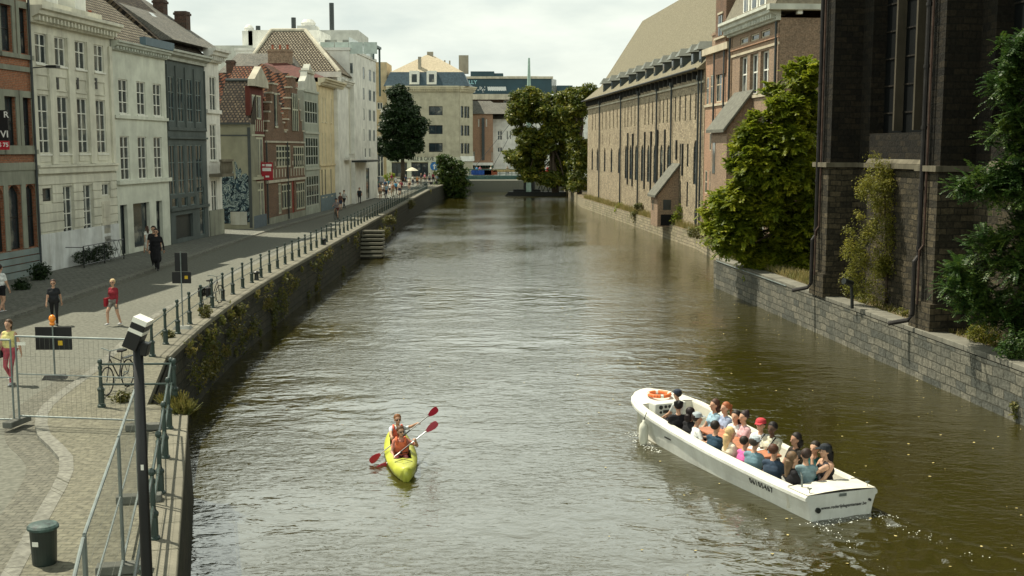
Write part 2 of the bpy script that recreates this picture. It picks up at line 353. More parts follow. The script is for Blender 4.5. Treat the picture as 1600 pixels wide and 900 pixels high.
M_pot = plain('terracotta pot', (.28, .09, .05), .8)
# ================================================= SETTING
asphalt = plain('worn asphalt', (.25, .245, .19), .9, .2, var=.16, scale=.9, bump=.2)
road_mat = brick('patched asphalt road', (.128, .132, .108), (.142, .145, .118), (.11, .112, .092), 9, 5, .35, dirt=(.15, .15, .12), msize=.02, bump=.1, nscale=.25, vec='floor')
paver = brick('buff brick pavers', (.168, .162, .116), (.14, .136, .10), (.10, .10, .075), .24, .12, .45, dirt=(.19, .18, .14), msize=.012, bump=.25, vec='floor', nscale=.5)
paver_dk = brick('grey sidewalk slabs', (.17, .175, .15), (.13, .135, .115), (.08, .08, .07), .3, .3, .3, dirt=(.12, .12, .10), msize=.015, bump=.3, vec='floor')
kerb_m = brick('blue stone kerb', (.20, .20, .17), (.16, .16, .135), (.08, .08, .06), 1.0, 30, .3, dirt=(.2, .2, .16), msize=.02, bump=.2, vec='wall')
conc = brick('worn gutter setts', (.155, .152, .12), (.125, .124, .10), (.085, .085, .068), .20, .14, .5, dirt=(.09, .09, .07), msize=.012, bump=.3, vec='floor', nscale=.8)
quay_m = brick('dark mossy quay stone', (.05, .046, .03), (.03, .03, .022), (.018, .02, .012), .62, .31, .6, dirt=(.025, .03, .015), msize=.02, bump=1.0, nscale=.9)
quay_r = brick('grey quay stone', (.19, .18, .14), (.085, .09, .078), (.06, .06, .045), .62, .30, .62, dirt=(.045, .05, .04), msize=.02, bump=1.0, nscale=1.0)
cope_m = plaster('coping stone', (.20, .19, .145), .55, dirt=(.12, .12, .09))
earth = plain('dry earth', (.15, .12, .075), .95, .1, var=.45, scale=1.3, bump=.6)

T0 = G(291, 632); T1 = G(269, 900); T2 = T1 + (T1 - T0) * .7
rail_px = [(238, 557), (259.6, 538), (283.6, 517), (300.6, 503), (335, 479), (364.6, 459.6), (392, 442.6), (421.4, 427), (483.5, 393), (546.7, 360), (594.7, 332.4), (668, 295)]
rail = [G(x, y) for x, y in rail_px]
# smooth the line a little
rail = [rail[0]] + [(rail[i - 1] + rail[i] * 2 + rail[i + 1]) / 4 for i in range(1, len(rail) - 1)] + [rail[-1]]
def resample(pts, step):
    out = [pts[0].copy()]; acc = 0
    for a, b in zip(pts, pts[1:]):
        Ln = (b - a).length; t = step - acc
        while t <= Ln: out.append(a + (b - a) * (t / Ln)); t += step
        acc = (acc + Ln) % step if Ln + acc >= step else acc + Ln
    return out
def offset(pts, d):
    r = []
    for i, p in enumerate(pts):
        t = (pts[min(i + 1, len(pts) - 1)] - pts[max(i - 1, 0)]); t.z = 0; t.normalize(); r.append(p + Vector((t.y, -t.x, 0)) * d)
    return r
edge_main = offset(rail, .45)
J = G(234, 632)
edge_far = edge_main + [Vector((-11.0, 190, 2.2)), Vector((-7.9, 196, 2.2)), Vector((-7.9, 214, 2.2))]
edgeL = [T2, T1, T0, J] + edge_far

def wall_strip(name, pts, ztop, zbot, mat, batter, parent, sub=2.0):
    mb = MB(); P = [];
    for a, b in zip(pts, pts[1:]):
        k = max(1, int((b - a).length / sub)); P += [a + (b - a) * (i / k) for i in range(k)]
    P.append(pts[-1]); O = offset(P, batter)
    v = []
    for p, q in zip(P, O): v += [(p.x, p.y, ztop), (q.x, q.y, zbot)]
    f = [(2 * i, 2 * i + 1, 2 * i + 3, 2 * i + 2) for i in range(len(P) - 1)]
    return mb.add(v, f).build(name, mat, parent, fix=False)
def coping(name, pts, z0, z1, wd, over, mat, parent, step=1.25):
    mb = MB(); P = resample(pts, step); A = offset(P, over); B = offset(P, over - wd)
    for i in range(len(P) - 1):
        t = (P[i + 1] - P[i]).normalized() * .008; dz = random.uniform(-.006, .006)
        mb.prism([(A[i] + t)[:2], (A[i + 1] - t)[:2], (B[i + 1] - t)[:2], (B[i] + t)[:2]], z0, z1 + dz)
    return bevel(mb.build(name, mat, parent), .015, 1)

# --- ground sheets
MB().add([(-2500, -300, -2), (2500, -300, -2), (2500, 4000, -2), (-2500, 4000, -2)], [(0, 1, 2, 3)]).build('ground', earth, fix=False)['kind'] = 'structure'
inn = offset(edgeL, -.12)
poly = [tuple(p)[:2] for p in inn] + [(60, 214), (60, 400), (-120, 400), (-120, -5), (T2.x - .2, -5)]
tag(MB().prism(poly, -1.9, 2.12).build('road', road_mat), kind='structure')
# quay side pavement
kp = [(-12, 930), (8, 893), (68, 787), (85, 760), (97, 733), (97, 716), (84, 700), (66, 687), (56, 672), (57, 640), (105, 604), (150, 573)]
kerbline = [G(x, y, 2.2) for x, y in kp] + [p for p in offset(rail, -1.75)][3:] + [Vector((-13.2, 190, 2.2))]
# smooth
for _ in range(2):
    q = [kerbline[0]]
    for a, b in zip(kerbline, kerbline[1:]): q += [a * .75 + b * .25, a * .25 + b * .75]
    kerbline = q + [kerbline[-1]]
inn2 = offset(edgeL[:-2], -.06)
poly = [tuple(p)[:2] for p in inn2] + [tuple(p)[:2] for p in kerbline[::-1]] + [(kerbline[0].x, 6), (T2.x - .1, 6)]
tag(MB().prism(poly, 2.0, 2.2).build('quay_pavement', paver), kind='structure')
def strip(name, pts, d0, d1, z0, z1, mat, step=None):
    if step: pts = resample(pts, step)
    A = offset(pts, d0); B = offset(pts, d1); mb = MB()
    for i in range(len(pts) - 1):
        g = (pts[i + 1] - pts[i]).normalized() * (.006 if step else 0)
        mb.prism([(A[i] + g)[:2], (A[i + 1] - g)[:2], (B[i + 1] - g)[:2], (B[i] + g)[:2]], z0, z1)
    return tag(mb.build(name, mat), kind='structure')
strip('kerb', kerbline, -.03, .22, 2.05, 2.206, kerb_m, 1.0)
near = [p for p in kerbline if p.y < 31]
strip('gutter_strip', near, -.62, -.03, 2.10, 2.126, conc)
# far sidewalk along the houses
side = [Vector((-17.45, y, 2.2)) for y in range(8, 215, 2)]
side = [Vector((-17.45 + (0 if p.y < 84 else .9 * min(1, (p.y - 84) / 20)), p.y, 2.2)) for p in side]
poly = [(p.x, p.y) for p in side] + [(-40, 214), (-40, 8)]
tag(MB().prism(poly, 2.0, 2.19).build('house_sidewalk', paver_dk), kind='structure')
strip('house_kerb', side, -.32, .03, 2.05, 2.197, kerb_m, 1.0)
strip('house_gutter', side, .03, .4, 2.10, 2.125, conc)

# --- left quay wall
qw = empty('quay_wall', (0, 0, 0), 0, 'dark mossy stone quay wall below the street railing with pale coping', 'wall')
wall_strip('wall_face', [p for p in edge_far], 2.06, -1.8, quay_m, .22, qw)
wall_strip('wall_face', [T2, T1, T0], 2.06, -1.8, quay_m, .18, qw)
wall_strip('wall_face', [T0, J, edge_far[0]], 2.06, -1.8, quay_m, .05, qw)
coping('coping', edge_far[:-2], 2.05, 2.215, .62, .05, cope_m, qw)
coping('coping', [T2, T1, T0], 2.05, 2.222, .55, .06, cope_m, qw)
# water steps
ws = empty('water_steps', (0, 0, 0), 0, 'flight of pale stone steps going down from the left quay to the water', 'steps')
base_p = min(edge_main, key=lambda p: abs(p.y - 84)); P0 = AtY(577, 350, 86.5)
mb = MB()
for i in range(7):
    z = 1.95 - i * .28; mb.box(-.6, 1.05, -.0 + -i * .30, .5 - i * .0, z - .14, z)
mb.build('step', cope_m, ws)
mb = MB(); mb.box(-.5, .9, .0, .5, -1.5, 1.7)
for i in range(7): mb.box(-.5, .85, -i * .30 + .08, .0 - (i - 1) * .3 + .08, -1.5, 1.79 - i * .28)
mb.build('stair_block', quay_m, ws); ws.location = (-10.55, 85.5, 0)

# --- railing posts
prof = [(.10, 0), (.10, .05), (.075, .07), (.072, .36), (.085, .38), (.09, .42), (.06, .45), (.046, .48), (.04, .86), (.055, .88), (.055, .93), (.035, .95), (.035, .99), (.055, 1.01), (.06, 1.05), (.045, 1.09), (.0, 1.11)]
def railing(name, label, posts, rails, group=None, s=1.0, rr=.016, mat=None):
    o = empty(name, posts[0], 0, label, 'railing', group); o0 = posts[0]
    pm = MB().lathe([(r * s, z) for r, z in prof], n=10).build('post', mat or green_iron, o, smooth=False)
    pm.location = (0, 0, 0)
    for p in posts[1:]:
        c = pm.copy(); C.objects.link(c); c.parent = o; c.location = p - o0
    for h in rails:
        MB().tube([p - o0 + Vector((0, 0, h)) for p in posts], rr, 6).build('rail', mat or green_iron, o)
    return o
posts = resample(rail, 1.98)
railing('quay_railing', 'long dark green iron post railing along the left quay edge beside the street', posts, (.50, .92), s=1.0, rr=.014)
tr = offset([T0, T1, T2], .30); trp = resample(tr, 2.35)
railing('terrace_railing', 'dark green iron railing on the near lower quay edge beside the lamp pole', trp, (.52, .98), s=.92, rr=.024)
cr = [G(159, 636), G(274, 635)]
railing('cross_railing', 'short two post iron railing crossing the pavement behind the mesh fence', cr, (.52, .98), s=.95, rr=.026)

# --- right bank
eR0 = G(1600, 575, 1.7); eR1 = G(1115, 403, 1.7); dR = (eR0 - eR1).normalized(); eRn = eR0 + dR * 30
fx = lambda y: 11.0 - (y - 150) * .0793 - .8
bank = [Vector((14.3, 67, 1.3)), Vector((14.7, 78, 1.3)), Vector((fx(92), 92, 1.3)), Vector((fx(106), 106, 1.3)), Vector((fx(118), 118, 1.3)), Vector((fx(138), 138, 1.3)), Vector((fx(158), 158, 1.3)), Vector((9.6, 175, 1.3)), Vector((9.5, 200, 1.3))]
rw = empty('canal_wall', (0, 0, 0), 0, 'weathered grey block canal wall below the dark church on the right', 'wall')
wall_strip('wall_face', [eR1 + Vector((3, .6, 0)), eR1, eRn][::-1][::-1], 1.55, -1.8, quay_r, -.12, rw)
cp = coping('coping', [eR1, eRn], 1.52, 1.7, .75, -.12, plaster('grey coping', (.19, .185, .15), .5, dirt=(.09, .09, .07)), rw, 1.5)
# flip: right wall runs towards the viewer so the water is on its right hand side of travel
bw = empty('bank_wall', (0, 0, 0), 0, 'low stone bank wall at the foot of the long brick monastery', 'wall')
wall_strip('wall_face', bank, 1.3, -1.8, brick('pale bank stone', (.36, .31, .21), (.24, .21, .15), (.1, .09, .06), .5, .26, .6, dirt=(.10, .11, .05), msize=.02, bump=1), -.1, bw)
polyR = [(eRn.x + .6, eRn.y), (eR1.x + .6, eR1.y - .3), (60, eR1.y - .3), (60, eRn.y)]
tag(MB().prism(polyR[::-1], -1.9, 1.66).build('church_bank', earth), kind='structure')
polyR = [(p.x + .03, p.y) for p in bank] + [(60, 200), (60, 67)]
tag(MB().prism(polyR, -1.9, 1.295).build('far_bank', earth), kind='structure')
polyR = [(9.6, 200.01), (60, 200.01), (60, 213.9), (9.6, 213.9)]
tag(MB().prism(polyR, -1.9, 2.1).build('bridge_bank', earth), kind='structure')
# thin pipe fixed along the coping
MB().tube([eR1 + (eR0 - eR1) * t + Vector((-.02, -.02, -.1)) for t in (0.02, .1, .2, .3, .38)], .03, 6).build('water_pipe', galv, rw)

# --- water
BO = Vector((7.18, 24.35, 0)); BD = Vector((-.349, .937, 0)); BR = Vector((.937, .349, 0))      # boat stern, heading, starboard
KO = Vector((-2.9, 29.2, 0)); KD = (Vector((-2.55, 27.1, 0)) - Vector((-3.2, 31.2, 0))).normalized()
wm, wnt, wb = base('canal water', .045, .5)
wb.inputs['Base Color'].default_value = (.032, .028, .006, 1); wb.inputs['IOR'].default_value = 1.95
l = wnt.links.new; t = N(wnt, 'ShaderNodeTexCoord')
mpA = N(wnt, 'ShaderNodeMapping'); mpA.inputs['Scale'].default_value = (1.0, 1.6, 1); l(t.outputs['Object'], mpA.inputs[0])
nA = N(wnt, 'ShaderNodeTexNoise', Scale=3.4, Detail=4.0, Roughness=.5, Distortion=.8); l(mpA.outputs[0], nA.inputs['Vector'])
mpB = N(wnt, 'ShaderNodeMapping'); mpB.inputs['Scale'].default_value = (1.0, 1.45, 1); mpB.inputs['Rotation'].default_value = (0, 0, .25); l(t.outputs['Object'], mpB.inputs[0])
nB = N(wnt, 'ShaderNodeTexNoise', Scale=1.35, Detail=3.0, Roughness=.5, Distortion=.4); l(mpB.outputs[0], nB.inputs['Vector'])
nM = N(wnt, 'ShaderNodeTexNoise', Scale=.09, Detail=4.0); l(t.outputs['Object'], nM.inputs['Vector'])
rM = N(wnt, 'ShaderNodeMapRange'); rM.inputs[1].default_value = .40; rM.inputs[2].default_value = .62; rM.inputs[3].default_value = .15; rM.inputs[4].default_value = 1.3; l(nM.outputs['Fac'], rM.inputs[0])
mA = N(wnt, 'ShaderNodeMath', operation='MULTIPLY'); l(nA.outputs['Fac'], mA.inputs[0]); l(rM.outputs[0], mA.inputs[1])
mB_ = N(wnt, 'ShaderNodeMath', operation='MULTIPLY_ADD'); l(nB.outputs['Fac'], mB_.inputs[0]); mB_.inputs[1].default_value = 1.4; l(mA.outputs[0], mB_.inputs[2])
bp = N(wnt, 'ShaderNodeBump', Strength=1.0, Distance=.030); l(mB_.outputs[0], bp.inputs['Height']); l(bp.outputs[0], wb.inputs['Normal'])
gx = np.linspace(-13, 18.5, 316); gy = np.linspace(8, 74, 661); X, Y = np.meshgrid(gx, gy)
Z = np.zeros_like(X)
for _ in range(26):
    lam = rng.uniform(.9, 3.5); a = R(90) + rng.normal(0, .6); k = 2 * np.pi / lam
    Z += .0007 * lam * np.sin(k * (X * math.cos(a) + Y * math.sin(a)) + rng.uniform(0, 6.3))
def ridge(X, Y, o, d, wid, amp, L, n=3):
    dx = X - o.x; dy = Y - o.y; s = dx * d.x + dy * d.y; q = dx * d.y - dy * d.x
    env = np.clip(s / .5, 0, 1) * np.clip((L - s) / (L * .7), 0, 1)
    return amp * env * np.exp(-(q / (wid * (1 + s * .15))) ** 2) * np.cos(q / wid * n)
def rot(v, a): a = R(a); return Vector((v.x * math.cos(a) - v.y * math.sin(a), v.x * math.sin(a) + v.y * math.cos(a), 0))
bow = BO + BD * 8.9
for a in (17, -17): Z += ridge(X, Y, bow, rot(-BD, a), .4, .022, 11)
for a in (10, -10): Z += ridge(X, Y, BO + BR * (.9 if a > 0 else -.9), rot(-BD, a), .35, .022, 7)
kb = KO + KD * 2.1
for a in (19, -19): Z += ridge(X, Y, kb, rot(-KD, a), .22, .022, 6, 4)
for (ox, oy, am) in ((BO.x, BO.y, .03),):
    dx = X - ox; dy = Y - oy; s = -(dx * BD.x + dy * BD.y); q = dx * BD.y - dy * BD.x
    env = np.exp(-(q / (1.0 + np.clip(s, 0, 20) * .12)) ** 2) * np.clip(s + .3, 0, 1) * np.clip((9 - s) / 8, 0, 1)
    for _ in range(22):
        lam = rng.uniform(.3, .9); a = rng.uniform(0, 6.3); k = 2 * np.pi / lam; Z += env * .007 * np.sin(k * (X * math.cos(a) + Y * math.sin(a)) + rng.uniform(0, 6.3))
for q in ((-2.1, 27.6), (-4.0, 28.3)):
    r = np.hypot(X - q[0], Y - q[1]); Z += .015 * np.exp(-(r / .8) ** 2) * np.cos(r * 16)
fade = np.clip((X + 13) / 1, 0, 1) * np.clip((18.5 - X) / 1, 0, 1) * np.clip((74 - Y) / 12, 0, 1) * np.clip((Y - 8) / 2, 0, 1); Z *= fade
nx, ny = len(gx), len(gy); V = np.stack([X.ravel(), Y.ravel(), Z.ravel()], 1)
ii = (np.arange(ny - 1)[:, None] * nx + np.arange(nx - 1)[None, :]).ravel(); Fq = np.stack([ii, ii + 1, ii + nx + 1, ii + nx], 1)
# outer sheets join the same mesh
n0 = len(V); ext = [(-13, 74, 0), (18.5, 74, 0), (18.5, 260, 0), (-13, 260, 0), (-13, -4, 0), (18.5, -4, 0), (18.5, 8, 0), (-13, 8, 0)]
V = np.vstack([V, np.array(ext)]); faces = Fq.tolist() + [[n0, n0 + 1, n0 + 2, n0 + 3], [n0 + 4, n0 + 5, n0 + 6, n0 + 7]]
me = bpy.data.meshes.new('water'); me.from_pydata(V.tolist(), [], faces); me.materials.append(wm); me.polygons.foreach_set('use_smooth', [True] * len(me.polygons)); me.update()
wo = bpy.data.objects.new('water', me); C.objects.link(wo); wo['kind'] = 'structure'
# foam and floating leaves
foam_m = plain('foam', (.75, .78, .72), .6, .3)
mb = MB()
def flake(p, s, zz=.02):
    n = 5; a0 = random.random() * 6; mb.add([(p.x + s * math.cos(a0 + 6.283 * k / n) * random.uniform(.5, 1), p.y + s * math.sin(a0 + 6.283 * k / n) * random.uniform(.5, 1), zz + random.uniform(0, .012)) for k in range(n)], [tuple(range(n))])
def zw(p): i = int((p.y - 8) / .1); j = int((p.x + 13) / .1); return Z[min(max(i, 0), ny - 1), min(max(j, 0), nx - 1)]
for _ in range(200):
    s = random.expovariate(1 / 1.2); q = random.choice((-1, 1)) * (.75 + s * .10) + random.gauss(0, .14); p = BO - BD * s + BR * q; flake(p, random.uniform(.006, .022), zw(p) + .012)
for _ in range(70):
    s = random.uniform(0, .4); q = random.uniform(-.8, .8); p = BO - BD * s + BR * q; flake(p, random.uniform(.008, .03), zw(p) + .015)
for _ in range(220):
    s = random.uniform(6.2, 8.4); p = BO + BD * s - BR * (1.02 + abs(random.gauss(0, .22)) - (s - 6.5) * .15); flake(p, random.uniform(.008, .028), zw(p) + .012)
tag(mb.build('foam', foam_m, fix=False), 'thin white foam flecks in the wake around the tour boat', 'foam', kind='stuff')
mb = MB()
for _ in range(420):
    p = Vector((random.uniform(2, 15), random.uniform(17, 70), 0)) if random.random() < .8 else Vector((random.uniform(-9, 9), random.uniform(30, 120), 0)); flake(p, random.uniform(.015, .05), zw(p) * (p.y < 73) + .012)
tag(mb.build('floating_leaves', plain('floating leaf', (.45, .38, .16), .7, var=.5), fix=False), 'small yellow leaves and specks floating on the canal', 'leaves', kind='stuff')
# ================================================= HOUSES ON THE LEFT
L1p = G(130, 412); L1d = (.09, 1)
L2p = G(415, 352.5); L2d = (.05, 1)
def z1(x, y): return (x / 3.914, y / 3.914)                      # crops of the photograph used for measuring
def z2(x, y): return (x / 3.914, 220 + y / 3.914)
def z3(x, y): return (250 + x / 3.914, y / 3.914)
def z7c(x, y): return (395 + x / 3.75, 100 + y / 3.75)
cream = plaster('cream white plaster', (.66, .645, .53), .3)
mint = plaster('pale mint plaster', (.64, .66, .56), .15)
slatew = plaster('dark grey plaster', (.105, .125, .118), .4, dirt=(.06, .07, .065))
frame_blue = plain('weathered grey blue frame', (.13, .17, .165), .6)
whitew = plaster('white plaster', (.74, .73, .66), .3)
greyst = plaster('grey green stone', (.27, .28, .22), .5, dirt=(.12, .12, .10))

RK['k'] = .5
# --- red brick and grey stone house at the left edge
f = Fac('brick_house', 'red brick house with grey stone window surrounds and arched ground floor, at the left edge', L1p, L1d, -95, 62, 425)
dk = glass
for cx, wd in ((-4, 1.0), (24, 1.0), (51, 1.0), (-32, 1), (-60, 1)):
    f.row([cx], 1.15, (38, 288, 388), arch=True, nx=1, nz=2, rec=.45, frame=dark_iron)
for cx in (-42, -12, 16, 44): f.row([cx], 1.0, (44, 153, 232), nx=1, nz=2, rec=.4, frame=dark_iron)
for cx in (-48, -18, 9, 38): f.row([cx], 1.0, (38, 14, 84), nx=1, nz=2, rec=.4, frame=dark_iron)
f.wall(13.6, 11, brick('bright orange red brick', (.36, .125, .055), (.26, .09, .045), (.25, .20, .14), stain=.3))
zg = f.w(30, 266)[1]; zt = f.w(30, 236)[1]
m = MB()
xs = sorted([(o[0], o[1]) for o in f.op if o[4]])
m.box(-.02, f.W + .02, -.10, -.004, zg, zg + .35)
f.part('string_course', m, greyst)
m = MB()   # stone skin of the ground floor between the arches
edges = [0] + [v for a in xs for v in a] + [f.W]
zb0 = min(o[2] for o in f.op if o[4]); zt0 = max(o[3] for o in f.op if o[4])
for i in range(0, len(edges), 2): m.box(edges[i], edges[i + 1], -.05, -.003, zb0, zt0)
m.box(0, f.W, -.05, -.003, zt0, zg); f.part('ground_floor_stone', m, greyst)
m = MB()
for i in range(4): m.box(0, f.W, -.12 + .012 * i, -.003, i * zb0 / 4, (i + 1) * zb0 / 4 - .05)
f.part('plinth', m, plaster('painted blue grey plinth', (.22, .27, .26), .4))
m = MB()
for a in f.op:
    if not a[4]:
        m.cut().box(a[0] - .25, a[0], -.06, -.003, a[2] - .05, a[3] + .3); m.box(a[1], a[1] + .25, -.06, -.003, a[2] - .05, a[3] + .3); m.box(a[0], a[1], -.06, -.003, a[3], a[3] + .3); m.box(a[0] - .3, a[1] + .3, -.12, -.003, a[2] - .25, a[2] - .05)
m.split('window_surround', greyst, f.root)
f.band(f.w(35, 236)[1], .25, .1, greyst); f.band(f.w(35, 112)[1], .22, .08, greyst)
f.cornice(13.6, .6, .7); f.roof(4, tile_dark, 14.3)
m = MB(); x = f.W - .05; m.tube([(x, -.12, 14), (x, -.12, .5)], .055, 8); f.part('downpipe', m, lead)
f_prev = f
hn = empty('brown_brick_house', f.o - f.d * 15.5, f.root.rotation_euler.z, 'plain brown brick house standing left of the orange red brick house, outside the frame', 'house')
MB().box(0, 15.3, 0, 11, 0, 13.2).build('wall', M_brick_brown, hn); MB().add([(-.1, -.4, 13.2), (15.4, -.4, 13.2), (15.4, 11.4, 13.2), (-.1, 11.4, 13.2), (-.1, 5.5, 17), (15.4, 5.5, 17)], [(0, 1, 5, 4), (1, 2, 5), (2, 3, 4, 5), (3, 0, 4), (3, 2, 1, 0)]).build('roof', tile_dark, hn)
for i in range(12): MB().box(1.1 + (i % 4) * 3.7, 2.3 + (i % 4) * 3.7, -.03, -.003, 1.2 + (i // 4) * 4.2, 3.6 + (i // 4) * 4.2).build('window', glass, hn)
# estate board on this house
sg = empty('estate_sign', f.o + f.d * f.w(-8, 200)[0] , f.root.rotation_euler.z, 'black and red for sale board with white lettering on the brick house at far left', 'sign')
a = AtY(-22, 172, 48.5); b_ = AtY(15, 234, 48.5); sg.location = ((a.x + b_.x) / 2, 48.5, 0); sg.rotation_euler = (0, 0, 0)
hw = (b_.x - a.x) / 2; zz0, zz1 = b_.z, a.z; zr = AtY(0, 220, 48.5).z
MB().box(-hw, hw, -.03, .03, zr, zz1).build('board', plain('black sign', (.012, .012, .014), .4), sg)
MB().box(-hw, hw, -.03, .03, zz0, zr - .002).build('red_board', plain('red sign', (.42, .015, .03), .4), sg)
MB().tube([(-hw * .6, .06, zz0 + .2), (-hw * .6, 1.5, zz0 + .2)], .03).tube([(hw * .6 - .8, .06, zz1 - .2), (hw * .6 - .8, 1.4, zz1 - .2)], .03).build('bracket', dark_iron, sg)
sgm = plain('white lettering', (.75, .75, .72), .5)
RX = Matrix.Rotation(R(90), 4, 'X')
for tx, sz, px_, py_ in (('R', .36, 15, 179.5), ('VI', .40, 15, 210.0), ('S 75', .24, 15, 226.5)):
    p = AtY(px_ - 1, py_, 48.5); text('lettering', tx, sz, sgm, sg, Matrix.Translation((p.x - sg.location.x, -.034, p.z)) @ RX, align='RIGHT', bold=.006)
p = AtY(14, 217.0, 48.5); text('lettering', 'IMMO MAKELAARS', .10, sgm, sg, Matrix.Translation((p.x - sg.location.x, -.034, p.z)) @ RX, align='RIGHT') if False else None

# --- cream four-bay mansion
f = Fac('cream_mansion', 'four bay cream white mansion with pilasters and rusticated ground floor', L1p, L1d, 63, 186, 415)
cx = [z1(x, 0)[0] for x in (252, 367, 490, 603)]
f.row(cx, 1.12, (z1(367, 0)[0], z1(0, 228)[1], z1(0, 405)[1]), nx=2, nz=(.6,), rec=.22, sill=True)
cx2 = [z1(x, 0)[0] for x in (268, 390, 508, 620)]
f.row(cx2, 1.15, (z1(390, 0)[0], z1(0, 590)[1], z2(0, 78)[1]), nx=2, nz=(.22, .44, .72), rec=.24, sill=True)
g0 = f.row([z2(x, 0)[0] for x in (418, 540)], 1.12, (z2(418, 0)[0], z2(0, 275)[1], z2(0, 615)[1]), nx=2, nz=(.25, .5, .75), rec=.3)
f.row([z2(645, 0)[0]], 1.05, (z2(645, 0)[0], z2(0, 262)[1], z2(0, 335)[1]), nx=2, nz=1, rec=.25)
f.row([z2(285, 0)[0]], 1.0, (z2(285, 0)[0], z2(0, 290)[1], z2(0, 370)[1]), nx=1, nz=1, rec=.25, pane=glass, frame=dark_iron)
H = f.w(110, 32)[1] - .4
f.wall(H, 11, cream)
zb = f.w(100, 270)[1]; f.cornice(H - .1, .75, .75, cream); f.band(zb, .3, .18, cream); f.band(zb + .3, .1, .26, cream)
zm = [f.w(z1(367, y)[0], z1(367, y)[1])[1] for y in (575, 430)]
m = MB()   # pilasters
xs = [0.0] + [(f.w(a, 120)[0] + f.w(b, 120)[0]) / 2 for a, b in zip(cx, cx[1:])] + [f.W]
for x in xs:
    xa, xb = max(0, x - .32), min(f.W, x + .32); m.cut().box(xa, xb, -.1, -.003, zb + .42, H - .5)
m.split('pilaster', cream, f.root)
m = MB()   # panels between floors
for a in [f.w(c, 120)[0] for c in cx]:
    z0_, z1_ = zm[0] + .12, zm[1] - .35
    if a - .75 < 0: a = .8
    m.cut()
    for (u0, u1, v0, v1) in ((a - .62, a + .62, z1_, z1_ + .06), (a - .62, a + .62, z0_, z0_ + .06), (a - .62, a - .56, z0_, z1_), (a + .56, a + .62, z0_, z1_)): m.box(u0, u1, -.05, -.003, v0, v1)
    m.cut().box(a - .5, a + .5, -.035, -.003, zb + .55, zb + 1.0)
m.split('wall_panel', cream, f.root)
m = MB()
for c in cx[1:]:
    a = f.w(c - 5, 128)[0]; z = f.w(c, 131)[1]; m.cut().box(a - .1, a + .1, -.06, -.02, z - .28, z + .28).box(a - .2, a, -.08, -.02, z - .06, z + .04)
m.split('wall_anchor', dark_iron, f.root)
m = MB(); zr = 1.9     # rustication courses on the ground floor
ops = sorted((o[0], o[1], o[2], o[3]) for o in f.op if o[3] < zb)
z = zr
while z < zb - .45:
    x = .0
    segs = []
    for (a, b, c, e) in ops:
        if c - .02 < z + .4 and e + .02 > z: segs.append((x, a)); x = b
    segs.append((x, f.W))
    for a, b in segs:
        if b - a > .05: m.box(a, b, -.06, -.003, z, z + .40)
    z += .44
f.part('rustication', m, cream)
m = MB().box(0, f.W, -.10, -.003, 0, 1.78); f.part('plinth', m, plaster('white plinth', (.68, .70, .68), .4))
dx = f.w(z2(645, 0)[0], 350)[0]; m = MB().box(dx - .5, dx + .5, -.075, -.01, .35, g0[1] - .95)
for q in range(3): m.box(dx - .38, dx + .38, -.1, -.07, .5 + q * .85, 1.2 + q * .85)
f.part('door', m, plaster('cream door', (.60, .57, .46), .3))
m = MB().box(-.05, f.W + .05, .4, 3.8, H + .65, H + 1.15); f.part('parapet', m, cream)
f.roof(3.6, zinc, H + .6, x0=0, x1=f.W, ov=-.4)
m = MB()
for x in (3.6, 6.6): m.cut().box(x - .6, x + .6, .6, 2.8, H + 1.1, H + 2.6); m.add([(x - .75, .45, H + 2.6), (x + .75, .45, H + 2.6), (x + .75, 2.9, H + 2.6), (x - .75, 2.9, H + 2.6), (x, .45, H + 3.1), (x, 2.9, H + 3.1)], [(0, 1, 4), (1, 2, 5, 4), (2, 3, 5), (3, 0, 4, 5)])
m.split('dormer', white_p, f.root)
m = MB().tube([(.05, -.1, 0), (.05, -.9, .05)], .03, 6).box(-.15, .25, -1.3, -.8, -.02, .1)
wl_ = empty('wall_lamp', f.o + Vector((0, 0, f.w(64, 108)[1])), f.root.rotation_euler.z, 'small black street lamp on a bracket between the brick house and cream mansion', 'lamp'); m.build('lamp_arm', dark_iron, wl_)
# iron fenced planter
pf = empty('iron_planter_fence', f.o + f.d * f.w(100, 400)[0] + f.n * 1.0, f.root.rotation_euler.z, 'low dark iron fence around a clipped hedge in front of the cream mansion', 'fence')
Lp = 4.6; m = MB()
for x in (0, Lp * .5, Lp): m.tube([(x, 0, 0), (x, 0, 1.05)], .03, 6)
for x in (0, Lp): m.tube([(x, 0, 1.0), (x, 1.0, 1.0)], .02, 6)
m.tube([(0, 0, 1.05), (Lp, 0, 1.05)], .025, 6).tube([(0, 0, .15), (Lp, 0, .15)], .02, 6); m.build('iron_frame', dark_iron, pf)
m = MB()
for i in range(8):
    x0, x1 = Lp * i / 8, Lp * (i + 1) / 8; m.tube([(x0, 0, .15), (x1, 0, 1.05)], .012, 4).tube([(x1, 0, .15), (x0, 0, 1.05)], .012, 4)
m.build('lattice', dark_iron, pf)

